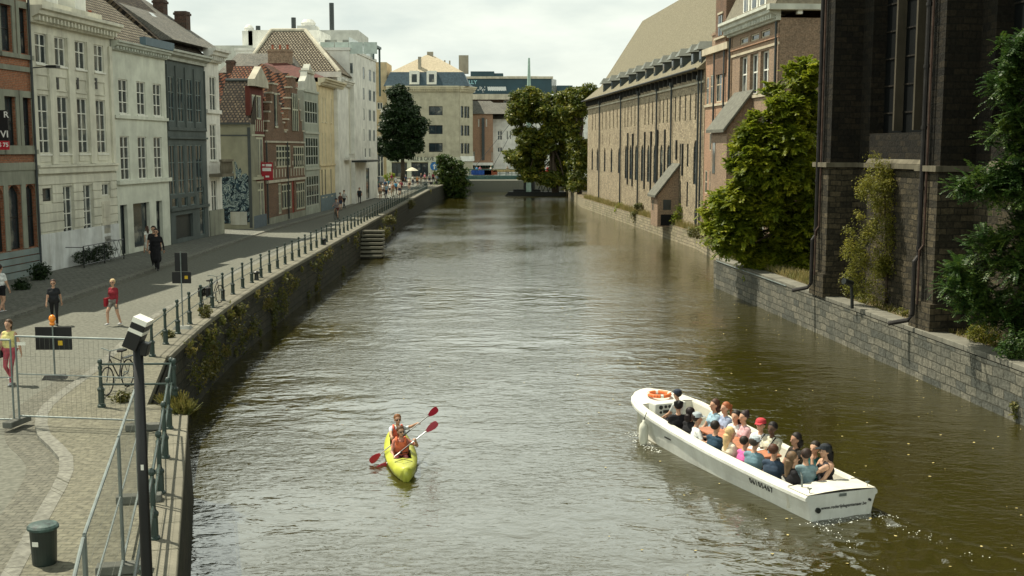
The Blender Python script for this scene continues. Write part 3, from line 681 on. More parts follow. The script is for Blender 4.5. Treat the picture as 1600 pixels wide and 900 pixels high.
# --- pale mint three-bay house
f = Fac('mint_house', 'pale mint white three bay house with glazed shopfront and blue gutter box', L1p, L1d, 187, 268, 395)
f.row([z1(x, 0)[0] for x in (755, 864, 962)], 1.2, (z1(755, 0)[0], z1(0, 485)[1], z1(0, 695)[1]), nx=2, nz=3, rec=.22, sill=True)
f.row([z1(x, 0)[0] for x in (766, 873, 968)], 1.2, (z2(766, 0)[0], z1(0, 833)[1], z2(0, 240)[1]), nx=2, nz=(.25, .5, .75), rec=.22, sill=True)
zd = f.w(*z2(760, 385))[1]; zs = f.w(*z2(820, 368))[1]
for xa, xb, b0 in ((742, 786, .0), (822, 922, .25), (962, 1000, .05)):
    a = f.w(*z2(xa, 600))[0]; b = f.w(*z2(xb, 600))[0]; f.win(a, b, b0, zs - .15, nx=1, nz=1, rec=.5, frame=plain('black steel frame', (.02, .025, .025), .4), fw=.05)
H = f.w(230, 78)[1] - .25
f.wall(H, 10, mint); f.cornice(H - .12, .5, .5, plaster('mint cornice', (.52, .55, .48), .3))
f.band(f.w(220, 187)[1] - .0, .18, .12, mint); zb = f.w(*z2(870, 258))[1]; f.band(zb, .22, .2, mint)
m = MB().box(f.W * .45, f.W + .2, -.55, -.2, H + .4, H + .85); f.part('gutter_box', m, plain('blue grey gutter', (.09, .14, .17), .5))
f.roof(5.2, tile_pale, H + .35, ridge=5.5, hl=0, hr=3.2)
f.chimney(.2, 1.2, H + .2, H + 1.5, 1.2, .8, M_brick_dark, 1); f.chimney(f.W * .55, 5.2, H + 3, H + 7.0, 1.3, .9, M_brick_dark, 0)
# --- dark slate grey house
f = Fac('slate_grey_house', 'dark blue grey house with tall close set windows between the mint and white houses', L1p, L1d, 268.5, 327, 380)
cxs = [z1(x, 0)[0] for x in (1045, 1103, 1160, 1212)]
f.row(cxs, 1.12, (z1(1103, 0)[0], z1(0, 475)[1], z1(0, 745)[1]), nx=2, nz=(.3, .65), rec=.14, frame=frame_blue)
f.row([c + 2 for c in cxs], 1.14, (z1(1110, 0)[0], z2(0, 25)[1], z2(0, 325)[1]), nx=2, nz=(.28, .64), rec=.14, frame=frame_blue)
f.row([z2(x, 0)[0] for x in (1072, 1130, 1184)], 1.0, (z2(1130, 0)[0], z2(0, 342)[1], z2(0, 400)[1]), nx=1, nz=1, rec=.2, frame=frame_blue)
a, b = f.w(*z2(1078, 520))[0], f.w(*z2(1182, 520))[0]; f.win(a, b, .25, f.w(*z2(1130, 450))[1], nx=0, rec=.35, kind='garage_door', pane=plain('charcoal door', (.03, .035, .033), .5))
a = f.w(*z2(1238, 450))[0]; f.win(a - .45, a + .45, .2, 3.3, nx=1, nz=2, frame=frame_blue, rec=.2)
H = f.w(300, 88)[1] - .4
f.wall(H, 10, slatew); f.cornice(H - .1, .6, .6, plaster('pale gutter cornice', (.50, .52, .46), .35), dent=False)
f.band(f.w(*z1(1140, 800))[1], .2, .08, slatew); f.band(f.w(*z1(1140, 850))[1], .12, .14, slatew); f.band(f.w(*z2(1140, 420))[1], .18, .12, slatew)
m = MB(); ex = [0] + [(f.w(a, 150)[0] + f.w(b, 150)[0]) / 2 for a, b in zip(cxs, cxs[1:])] + [f.W]
zz = f.w(*z1(1140, 840))[1]
for x in ex: xa, xb = max(0, x - .09), min(f.W, x + .09); m.cut().box(xa, xb, -.08, -.002, zz + .4, H - .4)
m.split('pilaster', slatew, f.root)
f.roof(4.6, tile_dark, H + .4, ridge=5)
m = MB()
for x, y in ((2.2, 1.2), (4.3, 1.6)):
    z = H + .4 + 4.6 * y / 5 + .25; m.cut().add([(x, y, z), (x + .75, y, z), (x + .75, y + 1.1, z + 1.05), (x, y + 1.1, z + 1.05)], [(0, 1, 2, 3)])
m.split('skylight', glass_light, f.root)
# --- tall white ornate house
f = Fac('white_ornate_house', 'narrow tall white stucco house with stone balcony beside the mural wall', L1p, L1d, 327.5, 349, 366)
a = f.w(*z1(1296, 600))[0]
f.row([z1(1302, 0)[0]], 1.2, (z1(1302, 0)[0], z1(0, 470)[1], z1(0, 690)[1]), nx=2, nz=2, sill=True)
f.row([z1(1305, 0)[0]], 1.2, (z1(1305, 0)[0], z1(0, 760)[1], z2(0, 120)[1]), nx=2, nz=3, sill=True)
f.row([z2(1312, 0)[0]], 1.1, (z2(1312, 0)[0], z2(0, 240)[1], z2(0, 440)[1]), nx=2, nz=2)
H = f.w(340, 88)[1] - .3
f.wall(H, 12, whitew)
m = MB().box(0, f.W, -.1, -.003, 0, 1.7); f.part('plinth', m, greyst)
zz = f.w(338, 271)[1]; m = MB().box(f.W * .1, f.W * .95, -.9, -.003, zz - .2, zz)
for i in range(9): x = f.W * .12 + (f.W * .8) * i / 8; m.lathe([(.04, 0), (.08, .3), (.04, .8)], (x, -.8, zz), 6)
m.box(f.W * .1, f.W * .95, -.92, -.72, zz + .8, zz + .95); f.part('balcony', m, plaster('brown balcony', (.16, .14, .10), .4))
f.band(f.w(338, 178)[1], .25, .15, whitew)
# the big cornice is carried over the grey neighbour
f.cornice(H - .2, .85, .85, whitew, e=.15)
f.roof(4.2, slate, H + .6, ridge=6, x0=-6, x1=f.W)
m = MB().box(-6.0, -.0, .6, 11.4, H - 1.0, H + .62); f.part('rear_wall', m, whitew)
f.chimney(f.W - .5, 2.2, H + .5, 14.9, .8, .8, M_brick_dark, 0); f.chimney(f.W - .5, 3.7, H + 1.5, 15.7, .8, .7, M_brick_dark, 1, lead)

RK['k'] = .4
# --- mural gable wall and narrow red house
_q = Vector((L2d[0], 1, 0)).normalized(); _a = OnPlane(396, 354, L2p, Vector((_q.y, -_q.x, 0))); pY = _a.y - .35
f = Fac('mural_house', 'low house with dark pantile roof and a blue black painted mural on its grey gable', (0, pY), (1, 0), 346, 395.5, 356)
H = f.w(370, 194)[1]
f.wall(H, 3.0, plaster('grey beige render', (.26, .26, .19), .25, dirt=(.16, .16, .12)))
za = f.w(*z7c(0, 0))[1]; W = f.W
za = f.w(370, 125.5, 2.9)[1]; zt = f.w(365, 103, 5.6)[1]
MB().add([(-.1, -.25, H), (W + .02, -.25, H), (W + .02, 2.9, za), (-.1, 2.9, za), (-.1, 2.9, H), (W + .02, 2.9, H)], [(0, 1, 2, 3), (0, 3, 4), (1, 5, 2), (4, 3, 2, 5), (0, 4, 5, 1)]).build('roof', tile_dark, f.root)
MB().tube([(-.1, 2.9, za), (W, 2.9, za)], .12).build('ridge_tiles', lead, f.root)
MB().add([(-.1, 3.3, za - .6), (W * .62, 3.3, za - .6), (W * .62, 5.6, zt), (-.1, 5.6, zt), (-.1, 7.6, za - .6), (W * .62, 7.6, za - .6)], [(0, 1, 2, 3), (0, 3, 4), (1, 5, 2), (4, 3, 2, 5), (0, 4, 5, 1)]).build('upper_roof', tile_red, f.root)
MB().box(-.1, W * .62, 3.3, 7.6, 0, za - .61).build('rear_wall', M_brick_dark, f.root)
MB().box(-.12, W + .04, -.32, -.02, H - .02, H + .1).box(-.05, W, -.04, -.003, H - .85, H - .75).build('gutter', lead, f.root)
# painted wall picture: blue black abstract shapes
mm_, nt_, b_ = base('painted mural', .8, .2); l = nt_.links.new
t = N(nt_, 'ShaderNodeTexCoord'); vr = N(nt_, 'ShaderNodeTexVoronoi', Scale=1.1); l(t.outputs['Object'], vr.inputs['Vector'])
nn = N(nt_, 'ShaderNodeTexNoise', Scale=1.35, Detail=5.0, Roughness=.62, Distortion=2.2); l(t.outputs['Object'], nn.inputs['Vector'])
rr = N(nt_, 'ShaderNodeValToRGB'); e = rr.color_ramp.elements; rr.color_ramp.interpolation = 'CONSTANT'
e[0].position = 0; e[0].color = (.010, .016, .022, 1); e[1].position = .44; e[1].color = (.03, .06, .08, 1)
for p_, c_ in ((.50, (.26, .32, .31)), (.54, (.015, .025, .03)), (.58, (.10, .16, .18)), (.62, (.36, .40, .36)), (.68, (.03, .05, .06))): q = e.new(p_); q.color = c4(c_)
l(nn.outputs['Fac'], rr.inputs[0]); l(rr.outputs[0], b_.inputs['Base Color'])
ol = [(.05, .55), (.05, 5.2), (.3, 5.7), (.15, 6.1), (.6, 6.5), (1.0, 6.9), (1.3, 6.8), (1.55, 6.1), (1.6, 5.3), (1.8, 5.5), (1.75, 6.7), (1.65, 7.1), (1.75, 7.3), (1.95, 7.0), (2.1, 6.3), (2.35, 6.6), (2.5, 6.2), (2.3, 5.4), (2.6, 5.9), (3.0, 6.0), (3.35, 5.6), (3.45, 4.6), (3.45, .75), (2.6, .7), (1.4, .62)]
sx_ = (W - .15) / 3.5; sz_ = f.w(370, 256)[1] / 7.0
m = MB(); n = len(ol); m.add([(x * sx_ + .05, -.012, z * sz_) for x, z in ol] + [(x * sx_ + .05, -.002, z * sz_) for x, z in ol], [tuple(range(n))] + [(k, (k + 1) % n, n + (k + 1) % n, n + k) for k in range(n)]); m.build('mural', mm_, f.root)
MB().box(W * .3, W * .82, -.05, -.002, .3, 1.25).build('door', plaster('white gate', (.42, .43, .38), .5), f.root)
MB().box(W * .9, W - .02, -.06, -.002, .1, H * .97).build('downpipe', lead, f.root)

redpaint = plaster('dark red painted wall', (.12, .035, .028), .4, dirt=(.08, .03, .02)); framec = plain('cream window frame', (.42, .42, .31), .6)
f = Fac('red_panel_house', 'narrow dark red house with cream glazed bays and a small white capped dormer gable', L2p, L2d, 396, 416, 354)
yy = lambda y: 180 + y / 4.09
x0, x1 = .25, f.W - .25
cxm = 406
H0 = f.w(406, 215)[1]
f.win(x0, x1, f.w(cxm, yy(440))[1] * .12 + .3, f.w(cxm, yy(420))[1], nx=3, nz=(.75,), frame=framec, rec=.12, fw=.16, pane=glass_light)
f.win(x0, x1, f.w(cxm, yy(395))[1], f.w(cxm, yy(140))[1], nx=3, nz=1, frame=framec, rec=.12, fw=.16, pane=glass_light)
a = f.w(*z7c(8, 250)); f.win(.5, f.W - .5, f.w(cxm, 100 + 325 / 3.75)[1], f.w(cxm, 100 + 185 / 3.75)[1], nx=2, nz=1, frame=framec, rec=.1, fw=.12, pane=glass_light)
H = f.w(cxm, 100 + 140 / 3.75)[1]
f.wall(H, .35, redpaint)
m = MB()
for i in range(7): x = .15 + (f.W - .3) * i / 6; m.box(x - .05, x + .05, -.03, -.002, f.w(cxm, 100 + 395 / 3.75)[1], f.w(cxm, 100 + 330 / 3.75)[1])
m.box(0, f.W, -.05, -.002, f.w(cxm, 213)[1], f.w(cxm, 210)[1]); f.part('timber_frame', m, framec)
f.band(f.w(cxm, yy(410))[1], .2, .15, framec); m = MB().box(0, f.W, -.06, -.002, 0, .9); f.part('plinth', m, plain('blue plinth', (.10, .13, .15), .7))
m = MB().add([(-.2, -.4, H), (f.W + .2, -.4, H), (f.W + .1, -.4, H + .5), (f.W / 2, -.4, H + 1.5), (-.1, -.4, H + .5), (-.2, .1, H), (f.W + .2, .1, H), (f.W + .1, .1, H + .5), (f.W / 2, .1, H + 1.5), (-.1, .1, H + .5)],
    [(0, 1, 2, 3, 4), (5, 9, 8, 7, 6), (0, 4, 9, 5), (1, 6, 7, 2), (2, 7, 8, 3), (3, 8, 9, 4)]); f.part('pediment', m, stone_c)
rs = empty('red_shop_sign', f.o + f.d * (f.W - .3) + f.n * .12, f.root.rotation_euler.z, 'small square red sign with white lines of text hanging on the narrow red house', 'sign')
zc = f.w(414, 268)[1]; MB().box(.10, .98, -.55, -.50, zc - .62, zc + .70).tube([(.15, 0, zc + .75), (.15, -.6, zc + .75)], .025).build('board', plain('bright red sign', (.34, .02, .03), .5), rs)
m = MB()
for a_, b_, z_, h_ in ((.2, .38, .42, .14), (.45, .9, .40, .17), (.2, .85, .05, .24), (.42, .7, -.42, .13)): m.add([(a_, -.556, zc + z_), (b_, -.556, zc + z_), (b_, -.556, zc + z_ + h_), (a_, -.556, zc + z_ + h_)], [(0, 1, 2, 3)])
m.build('lettering', sgm, rs, fix=False)
rs.rotation_euler.z = 0; rs.location = (rs.location.x - .3, rs.location.y, rs.location.z)

# --- twin stepped gable red brick house
f = Fac('stepped_gable_house', 'red brick house with two stepped gables, pantile roof and cream mullioned windows', L2p, L2d, 416.5, 478, 345)
def rowr(pa, pb, yt, yb, **k):
    a = f.w(395 + pa / 3.75, 240)[0]; b = f.w(395 + pb / 3.75, 240)[0]; cm = 395 + (pa + pb) / 7.5
    f.win(a, b, f.w(cm, 100 + yb / 3.75)[1], f.w(cm, 100 + yt / 3.75)[1], frame=framec, rec=.15, fw=.13, **k)
rowr(138, 222, 475, 605, nx=5, nz=(.42, .72)); rowr(238, 305, 480, 610, nx=5, nz=(.6,))
rowr(145, 162, 700, 880, nx=2, nz=3); rowr(165, 222, 700, 850, nx=4, nz=(.7,)); rowr(250, 308, 690, 850, nx=4, nz=(.65,))
b = f.w(395 + 238 / 3.75, 300)[0]; f.win(b - .45, b + .35, .1, 3.4, nx=0, rec=.2, kind='door', pane=plain('red door', (.25, .03, .02), .5))
Hh = f.w(395 + 200 / 3.75, 100 + 455 / 3.75)[1]
f.wall(Hh, 8, M_brick_red)
gz = f.w(395 + 175 / 3.75, 100 + 130 / 3.75)[1]
for gi, (ca, wa, top_y) in enumerate(((172, 5.2, 130), (255, 5.4, 85))):
    cxx = f.w(395 + ca / 3.75, 200)[0]; zt = f.w(395 + ca / 3.75, 100 + top_y / 3.75)[1]; n = 6; cxx = f.W * (.27 if gi == 0 else .75); wa = f.W * .44
    m = MB(); cap = MB()
    for i in range(n):
        hw = wa / 2 * (1 - i / n) + .25; z0_ = Hh + (zt - Hh) * i / n + (.0 if i else .003); z1_ = Hh + (zt - Hh) * (i + 1) / n
        m.box(cxx - hw, cxx + hw, .02 + .003 * i, .45 - .003 * i, z0_ + (.003 if i else 0), z1_)
        cap.cut().box(cxx - hw - .08, cxx - hw + wa / 2 / n + .04, -.06, .52, z1_ + .003, z1_ + .12); cap.cut().box(cxx + hw - wa / 2 / n - .04, cxx + hw + .08, -.06, .52, z1_ + .003, z1_ + .12)
    g = m.build('gable', M_brick_red, f.root); cap.split('gable_coping', stone_c, g)
    w_ = MB()
    if gi == 0:
        w_.box(cxx - .35, cxx + .35, -.04, .018, Hh + 1.2, Hh + 3.6)
        w_.build('gable_window', glass, g); MB().box(cxx - .05, cxx + .05, -.07, -.042, Hh + 1.2, Hh + 3.6).box(cxx - .45, cxx + .45, -.07, -.042, Hh + 3.6, Hh + 3.75).box(cxx - .45, cxx + .45, -.07, -.042, Hh + 1.05, Hh + 1.2).build('gable_window_frame', framec, g)
    else:
        w_.box(cxx - .95, cxx + .95, -.04, .018, Hh + .9, Hh + 4.0); w_.build('gable_window', glass, g); q = MB()
        for x in (-1, -.33, .33, 1): q.box(cxx + x * .95 - .06, cxx + x * .95 + .06, -.08, -.042, Hh + .9, Hh + 4.0)
        q.box(cxx - 1, cxx + 1, -.075, -.042, Hh + 2.6, Hh + 2.72); q.build('gable_window_frame', framec, g)
    # roof behind each gable
    MB().add([(cxx - wa / 2 - .3, .4, Hh), (cxx + wa / 2 + .3, .4, Hh), (cxx, .4, zt - .6 + gi), (cxx - wa / 2 - .3, 7, Hh), (cxx + wa / 2 + .3, 7, Hh), (cxx, 7, zt - .6 + gi)], [(0, 2, 5, 3), (1, 4, 5, 2), (0, 1, 2), (3, 5, 4)]).build('roof', tile_red, f.root)
f.band(f.w(440, 100 + 690 / 3.75)[1], .2, .12, stone_c); m = MB(); zq = f.w(440, 100 + 640 / 3.75)[1]
for i in range(14): x = .3 + (f.W - .6) * i / 13; m.cut().box(x - .1, x + .1, -.05, -.002, zq - .3, zq + .35); m.cut().box(x - .35, x - .22, -.05, -.002, zq + .6, zq + .95)
m.split('stone_block', stone_c, f.root)
f.band(f.w(440, 100 + 462 / 3.75)[1], .14, .1, stone_c, x0=0, x1=f.W); m = MB().box(.1, f.W - .1, -.05, -.002, 0, .5); f.part('plinth', m, greyst)
m = MB()
for gi in (0, 1): m.cut().tube([(f.W * (.015 if gi == 0 else .51), -.1, .1), (f.W * (.015 if gi == 0 else .51), -.1, Hh)], .06)
m.split('downpipe', lead, f.root)

# --- grey neck gable house
f = Fac('grey_gable_house', 'narrow grey painted house with a curved neck gable and closely gridded windows', L2p, L2d, 478.5, 500.5, 330)
fg = plain('sage grey frame', (.38, .40, .33), .6); cm = 489
for yt, yb, nz in ((218, 352, 2), (428, 595, 3), (650, 860, 3)):
    f.win(.35, f.W - .35, f.w(cm, 100 + yb / 3.75)[1] if yb < 850 else .7, f.w(cm, 100 + yt / 3.75)[1], nx=5, nz=nz, frame=fg, rec=.12, fw=.12, pane=glass)
H = f.w(cm, 100 + 165 / 3.75)[1]; f.wall(H, 8, plaster('sage grey plaster', (.34, .37, .31), .35))
zt = f.w(cm, 100 + 5 / 3.75)[1]; c0 = f.W / 2; m = MB()
prf = [(c0 - 2.5, H), (c0 - 2.3, H + .8), (c0 - 1.5, H + 1.3), (c0 - 1.1, H + 2.0), (c0 - 1.0, zt - .8), (c0, zt), (c0 + 1.0, zt - .8), (c0 + 1.1, H + 2.0), (c0 + 1.5, H + 1.3), (c0 + 2.3, H + .8), (c0 + 2.5, H)]
n = len(prf); m.add([(x, .02, z) for x, z in prf] + [(x, .6, z) for x, z in prf], [tuple(range(n)), tuple(range(n, 2 * n))[::-1]] + [(k, (k + 1) % n, n + (k + 1) % n, n + k) for k in range(n)])
g = m.build('gable', plaster('pale gable', (.52, .53, .46), .4), f.root); MB().box(c0 - 1.25, c0 + 1.25, -.12, .75, zt - .85, zt - .6).build('gable_cap', stone_c, g)
for z in (H - .1, f.w(cm, 100 + 410 / 3.75)[1], f.w(cm, 100 + 620 / 3.75)[1]): f.band(z, .2, .1, fg)
f.roof(2.4, tile_red, H, ov=-.6, hl=1.5)
# --- yellow cream house
yel = plaster('yellow cream plaster', (.66, .56, .35), .15)
f = Fac('yellow_house', 'yellow cream house with narrow shuttered windows and a small bay tree by its door', L2p, L2d, 501, 533, 320)
shut = plain('cream shutter', (.58, .52, .36), .7)
for yt, yb in ((205, 345), (405, 590), (612, 770)):
    cxs = [395 + x / 3.75 for x in (408, 427, 460, 486, 502)]
    f.row(cxs, .62, (cxs[2], 100 + yt / 3.75, 100 + yb / 3.75), nx=1, nz=1, frame=shut, pane=shut if yt < 600 else glass, rec=.12, sill=True)
H = f.w(517, 100 + 125 / 3.75)[1]; f.wall(H, 9, yel); f.cornice(H - .3, .8, .7, plaster('cream cornice', (.62, .56, .40), .3)); f.roof(1.9, plain('dark red roof', (.10, .035, .027), .8, var=.3, scale=4), H + .4, hl=3.5)
m = MB().box(0, f.W, -.06, -.002, 0, 1.5); f.part('plinth', m, plain('blue grey plinth b', (.13, .18, .2), .7))
f.band(f.w(517, 100 + 595 / 3.75)[1], .15, .1, yel)
# --- cream ornate house
f = Fac('cream_bay_house', 'slim cream white house with a bay window and stone balcony before the white apartments', L2p, L2d, 533.5, 549, 312)
f.row([541], 1.3, (541, 100 + 440 / 3.75, 100 + 550 / 3.75), nx=1, nz=2, sill=True); f.row([541], 1.1, (541, 100 + 340 / 3.75, 100 + 400 / 3.75), nx=1, nz=2)
f.row([541], 1.1, (541, 178, 196), nx=1, nz=2); f.row([540], 1.3, (540, 270, 304), nx=1, nz=1, frame=dark_iron)
H = f.w(541, 132)[1]; f.wall(H, 9, plaster('pale cream stucco', (.66, .64, .52), .3)); f.cornice(H - .3, .6, .6, whitew); f.roof(2.5, zinc, H + .3)
m = MB().box(.8, f.W - .8, -.8, -.003, f.w(541, 250)[1], f.w(541, 247)[1]); [m.box(.85 + i * .4, .95 + i * .4, -.78, -.70, f.w(541, 247)[1], f.w(541, 241)[1]) for i in range(int((f.W - 1.9) / .4))]
m.box(.8, f.W - .8, -.8, -.68, f.w(541, 241)[1], f.w(541, 240)[1]); f.part('balcony', m, whitew)

# --- modern white apartments
wap = plaster('clean white render', (.74, .74, .68), .12)
f = Fac('white_apartments', 'six storey white modern apartment block with roof terrace and glass balustrade', L2p, L2d, 549.5, 590, 300, cat='apartment block')
H = f.w(560, 85)[1]
for k in range(4):
    y = 100 + (k * 33.5); 
    for cc, wd in ((554, 2.2), (557.5, 1.7), (564, 2.2), (567.5, 1.7), (578, 1.6), (584.5, 1.4)):
        f.row([cc], wd, (555, y, y + 19), nx=2, nz=1, rec=.1, fw=.10, frame=plain('grey frame', (.25, .28, .27)))
f.row([553, 558.5, 565, 571, 578], 1.3, (555, 231, 247), nx=1, nz=1, rec=.15)
a, b = f.w(551, 280)[0], f.w(568, 280)[0]; f.win(a, b, .1, 4.2, nx=5, nz=1, frame=dark_iron, rec=.5)
f.win(f.w(572, 280)[0], f.w(577, 280)[0], .1, 3.6, nx=1, nz=1, frame=dark_iron)
f.wall(H, 12, wap); a = f.w(569, 280)[0]
MB().box(.2, a + 1.5, -1.6, -.01, 4.35, 4.55).build('awning_slab', dark_iron, f.root)
MB().box(-.1, f.W + .1, -.1, 12.1, H + .003, H + .3).build('parapet', wap, f.root)
MB().box(6.0, f.W - 4, 4.5, 11.8, H + .3, H + 2.7).build('penthouse', wap, f.root)
g = MB()
for i in range(8): g.box(.3 + i * 2, 2.2 + i * 2, .08, .11, H + .35, H + 1.4)
g.build('glass_balustrade', plain('green tinted glass', (.42, .50, .45), .1, .6), f.root)
MB().box(f.W - 4.5, f.W + .6, -.6, 2.5, H + 1.5, H + 1.75).tube([(f.W + .3, -.4, H * .75), (f.W + .3, -.4, H + 1.5)], .12).tube([(f.W + .3, 2.2, H * .8), (f.W + .3, 2.2, H + 1.5)], .1).tube([(f.W - 4, -.4, H), (f.W - 4, -.4, H + 1.5)], .1).build('roof_canopy', plain('teal steel', (.06, .10, .10), .5), f.root)
m = MB(); [m.cut().box(x, x + .9, 5, 5.9, H + 2.7, H + 2.7 + h) for x, h in ((9, 1.0), (13, 1.2))]; pass
# its side wall looking down the canal, with windows
s_ = Fac('penthouse_wing', 'set back white wing of the apartments with one window above the tiled roofs', (0, f.o.y + .2), (1, 0), 497, 552.4, 120, zb=2.2, cat='apartment block')
Hs = s_.w(530, 84)[1]
s_.row([536], 3.6, (536, z3(0, 385)[1], z3(0, 450)[1]), nx=2, nz=1, frame=plain('grey frame', (.25, .28, .27)), rec=.15)
s_.wall(Hs, 9, wap); MB().box(-1, s_.W - .3, 3, 9, Hs - 1, s_.w(530, 61)[1]).build('upper_storey', wap, s_.root)
m = MB()
for i in range(4): m.box(.3 + i * 1.5, 1.7 + i * 1.5, .1, .13, Hs, Hs + 1.2)
m.build('glass_balustrade', plain('green tinted glass', (.42, .50, .45), .1, .6), s_.root)
MB().box(.3, 1.6, 2.96, 3.0, Hs + .2, Hs + 1.7).box(2.2, 3.2, 2.96, 3.0, Hs + .2, Hs + 1.7).build('terrace_door', glass_light, s_.root)

# --- big tiled roof building behind
f = Fac('hipped_roof_house', 'large building with tall pale tiled hipped roof rising behind the stepped gables', (0, 113.5), (1, 0), 388, 527, 130, zb=2.2)
zE = f.w(450, 113)[1]; zR = f.w(450, 47.5, 5)[1]
f.wall(zE, 10, wap); xa = f.w(424, 48, 5)[0]; xb = f.w(477, 48, 5)[0]
o = MB().add([(-.5, -.6, zE), (f.W + .3, -.6, zE), (f.W + .3, 10.6, zE), (-.5, 10.6, zE), (xa, 5, zR), (xb, 5, zR)], [(0, 1, 5, 4), (1, 2, 5), (2, 3, 4, 5), (3, 0, 4), (3, 2, 1, 0)]).build('roof', tile_pale, f.root)
MB().tube([(xb, 5, zR), (f.W + .3, -.6, zE)], .22).tube([(xa, 5, zR), (xb, 5, zR)], .2).tube([(-.5, -.6, zE), (xa, 5, zR)], .2).build('ridge_tiles', stone_c, o)
MB().box(-.7, f.W + .5, -.9, -.55, zE - .5, zE).build('cornice', whitew, f.root)
f = Fac('grey_roof_house', 'house with weathered grey brown hipped roof and brick chimney behind the dark pantiles', (0, 109), (1, 0), 349, 464, 150, zb=2.2)
zE = f.w(400, 114)[1]; zR = f.w(400, 83.5, 4)[1]; f.wall(zE, 8, M_brick_brown); xa = f.w(372, 85, 4)[0]; xb = f.w(452, 85, 4)[0]
MB().add([(-.4, -.4, zE), (f.W + .3, -.4, zE), (f.W + .3, 8.4, zE), (-.4, 8.4, zE), (xa, 4, zR), (xb, 4, zR)], [(0, 1, 5, 4), (1, 2, 5), (2, 3, 4, 5), (3, 0, 4), (3, 2, 1, 0)]).build('roof', slate, f.root)
c0 = f.w(434, 90)[0]; zc = f.w(434, 76)[1]; f.chimney(c0, 1.2, zE - .5, zc, 2.1, 1.2, M_brick_brown, 3)
f.chimney(f.w(353, 110)[0] + .6, -.5, zE - 1.5, f.w(355, 95)[1], .7, .8, M_brick_dark, 0)
# far white blocks on the skyline
f = Fac('pale_tower_block', 'pale flat roofed block with round vent on the skyline above the slate grey house', (0, 170), (1, 0), 318, 400, 80, zb=2.2, cat='apartment block')
f.wall(f.w(350, 71)[1], 12, plaster('pale grey block', (.55, .56, .50), .2)); zc = f.w(384, 46)[1]; x = f.w(382, 50)[0]; MB().box(x - .8, x + .8, 2, 4, f.h, zc).lathe([(.7, 0), (.7, .5), (.4, .9), (0, 1)], (x, 3, zc)).build('roof_vent', wap, f.root)
f = Fac('long_white_block', 'long low white flat roofed block showing behind the tall tiled hipped roof', (0, 172), (1, 0), 388, 560, 60, zb=2.2, cat='apartment block')
f.wall(f.w(450, 47)[1], 12, plaster('long pale block', (.60, .61, .55), .15)); x = f.w(479, 40)[0]; MB().box(x - 1.4, x + 1.4, -.02, 3, f.h, f.w(479, 40)[1]).lathe([(1.0, 0), (1.1, .5), (.7, 1)], (x, 1.5, f.w(479, 40)[1])).build('roof_vent', wap, f.root)
m = MB()
for px_, h_ in ((457, 1.9), (517, 4.0), (401, .7)): x = f.w(px_, 46)[0]; m.cut().tube([(x, 1, f.h), (x, 1, f.h + h_)], .35)
m.split('chimney_pipe', lead, f.root)

RK['k'] = 1
# =================================================

def flat(name, label, Yp, pxl, pxr, ytop, D, mat, cat='building', wins=(), zb=2.2, pyr=270, **k):
    f = Fac(name, label, (0, Yp), (1, 0), pxl, pxr, pyr, zb=zb, cat=cat)
    for (a, b, y0, y1, nx, nz) in wins:
        xa, xb = f.w(a, y0)[0], f.w(b, y0)[0]; f.win(xa, xb, max(.05, f.w(a, y1)[1]), f.w(a, y0)[1], nx=nx, nz=nz, rec=.25, fw=k.get('fw', .12), frame=k.get('frame', white_p), pane=k.get('pane', glass))
    f.wall(f.w((pxl + pxr) / 2, ytop)[1], D, mat); return f
beige = plaster('warm beige brick render', (.44, .41, .30), .25)
f = flat('beige_corner_building', 'large beige corner building with blue slate mansard roof and ground floor bar front', 226, 606, 718, 136, 16, beige,
    wins=[(670, 691.5, 166, 180, 2, 1), (670, 691.5, 195.5, 209.5, 2, 1), (670, 691.5, 223.5, 237.5, 2, 1), (641.5, 669, 254.5, 276, 3, 1), (612, 636, 254.5, 276, 3, 1)], frame=dark_iron)
W = f.W; H = f.h
f.cornice(H - .9, 1.0, 1.1, plaster('cream cornice b', (.60, .55, .40), .2)); z2_ = f.w(660, 113, 2)[1]; zr = f.w(660, 87, 8)[1]
MB().add([(-.6, -.2, H + .2), (W + 2, -.2, H + .2), (W + 2, 16, H + .2), (-.6, 16, H + .2), (.6, 1.2, z2_), (W + .8, 1.2, z2_), (W + .8, 15, z2_), (.6, 15, z2_)], [(0, 1, 5, 4), (1, 2, 6, 5), (2, 3, 7, 6), (3, 0, 4, 7)]).build('mansard_roof', plain('blue slate mansard', (.045, .075, .095), .5, var=.3), f.root)
MB().add([(.6, 1.2, z2_), (W + .8, 1.2, z2_), (W + .8, 15, z2_), (.6, 15, z2_), (W * .52, 6, zr), (W * .62, 9, zr)], [(0, 1, 5, 4), (1, 2, 5), (2, 3, 4, 5), (3, 0, 4)]).build('roof', plain('pale tiled upper roof', (.42, .36, .25), .8, var=.15), f.root)
for px_ in (647.5, 674.5):
    x = f.w(px_, 125)[0]; m = MB().box(x - .95, x + .95, -.3, 2.5, H + .5, z2_ + .15); d_ = m.build('dormer', white_p, f.root); MB().box(x - .5, x + .5, -.34, -.302, H + .9, z2_ - .5).build('pane', glass, d_)
m = MB(); x = W * .56; m.box(x - .5, x + .7, 7, 8, zr - 1, zr + .7).cut().box(x - 1.9, x - 1.3, 2, 2.6, z2_, z2_ + 3).box(W - .3, W + 1.6, 6, 7, z2_, z2_ + 3.6)
for q in (.6, .7, .78, .85): m.tube([(W * q, 6, z2_), (W * q, 6, z2_ + 3.4 - q)], .15)
f.part('chimney', m, plaster('grey chimney', (.30, .28, .22), .4))
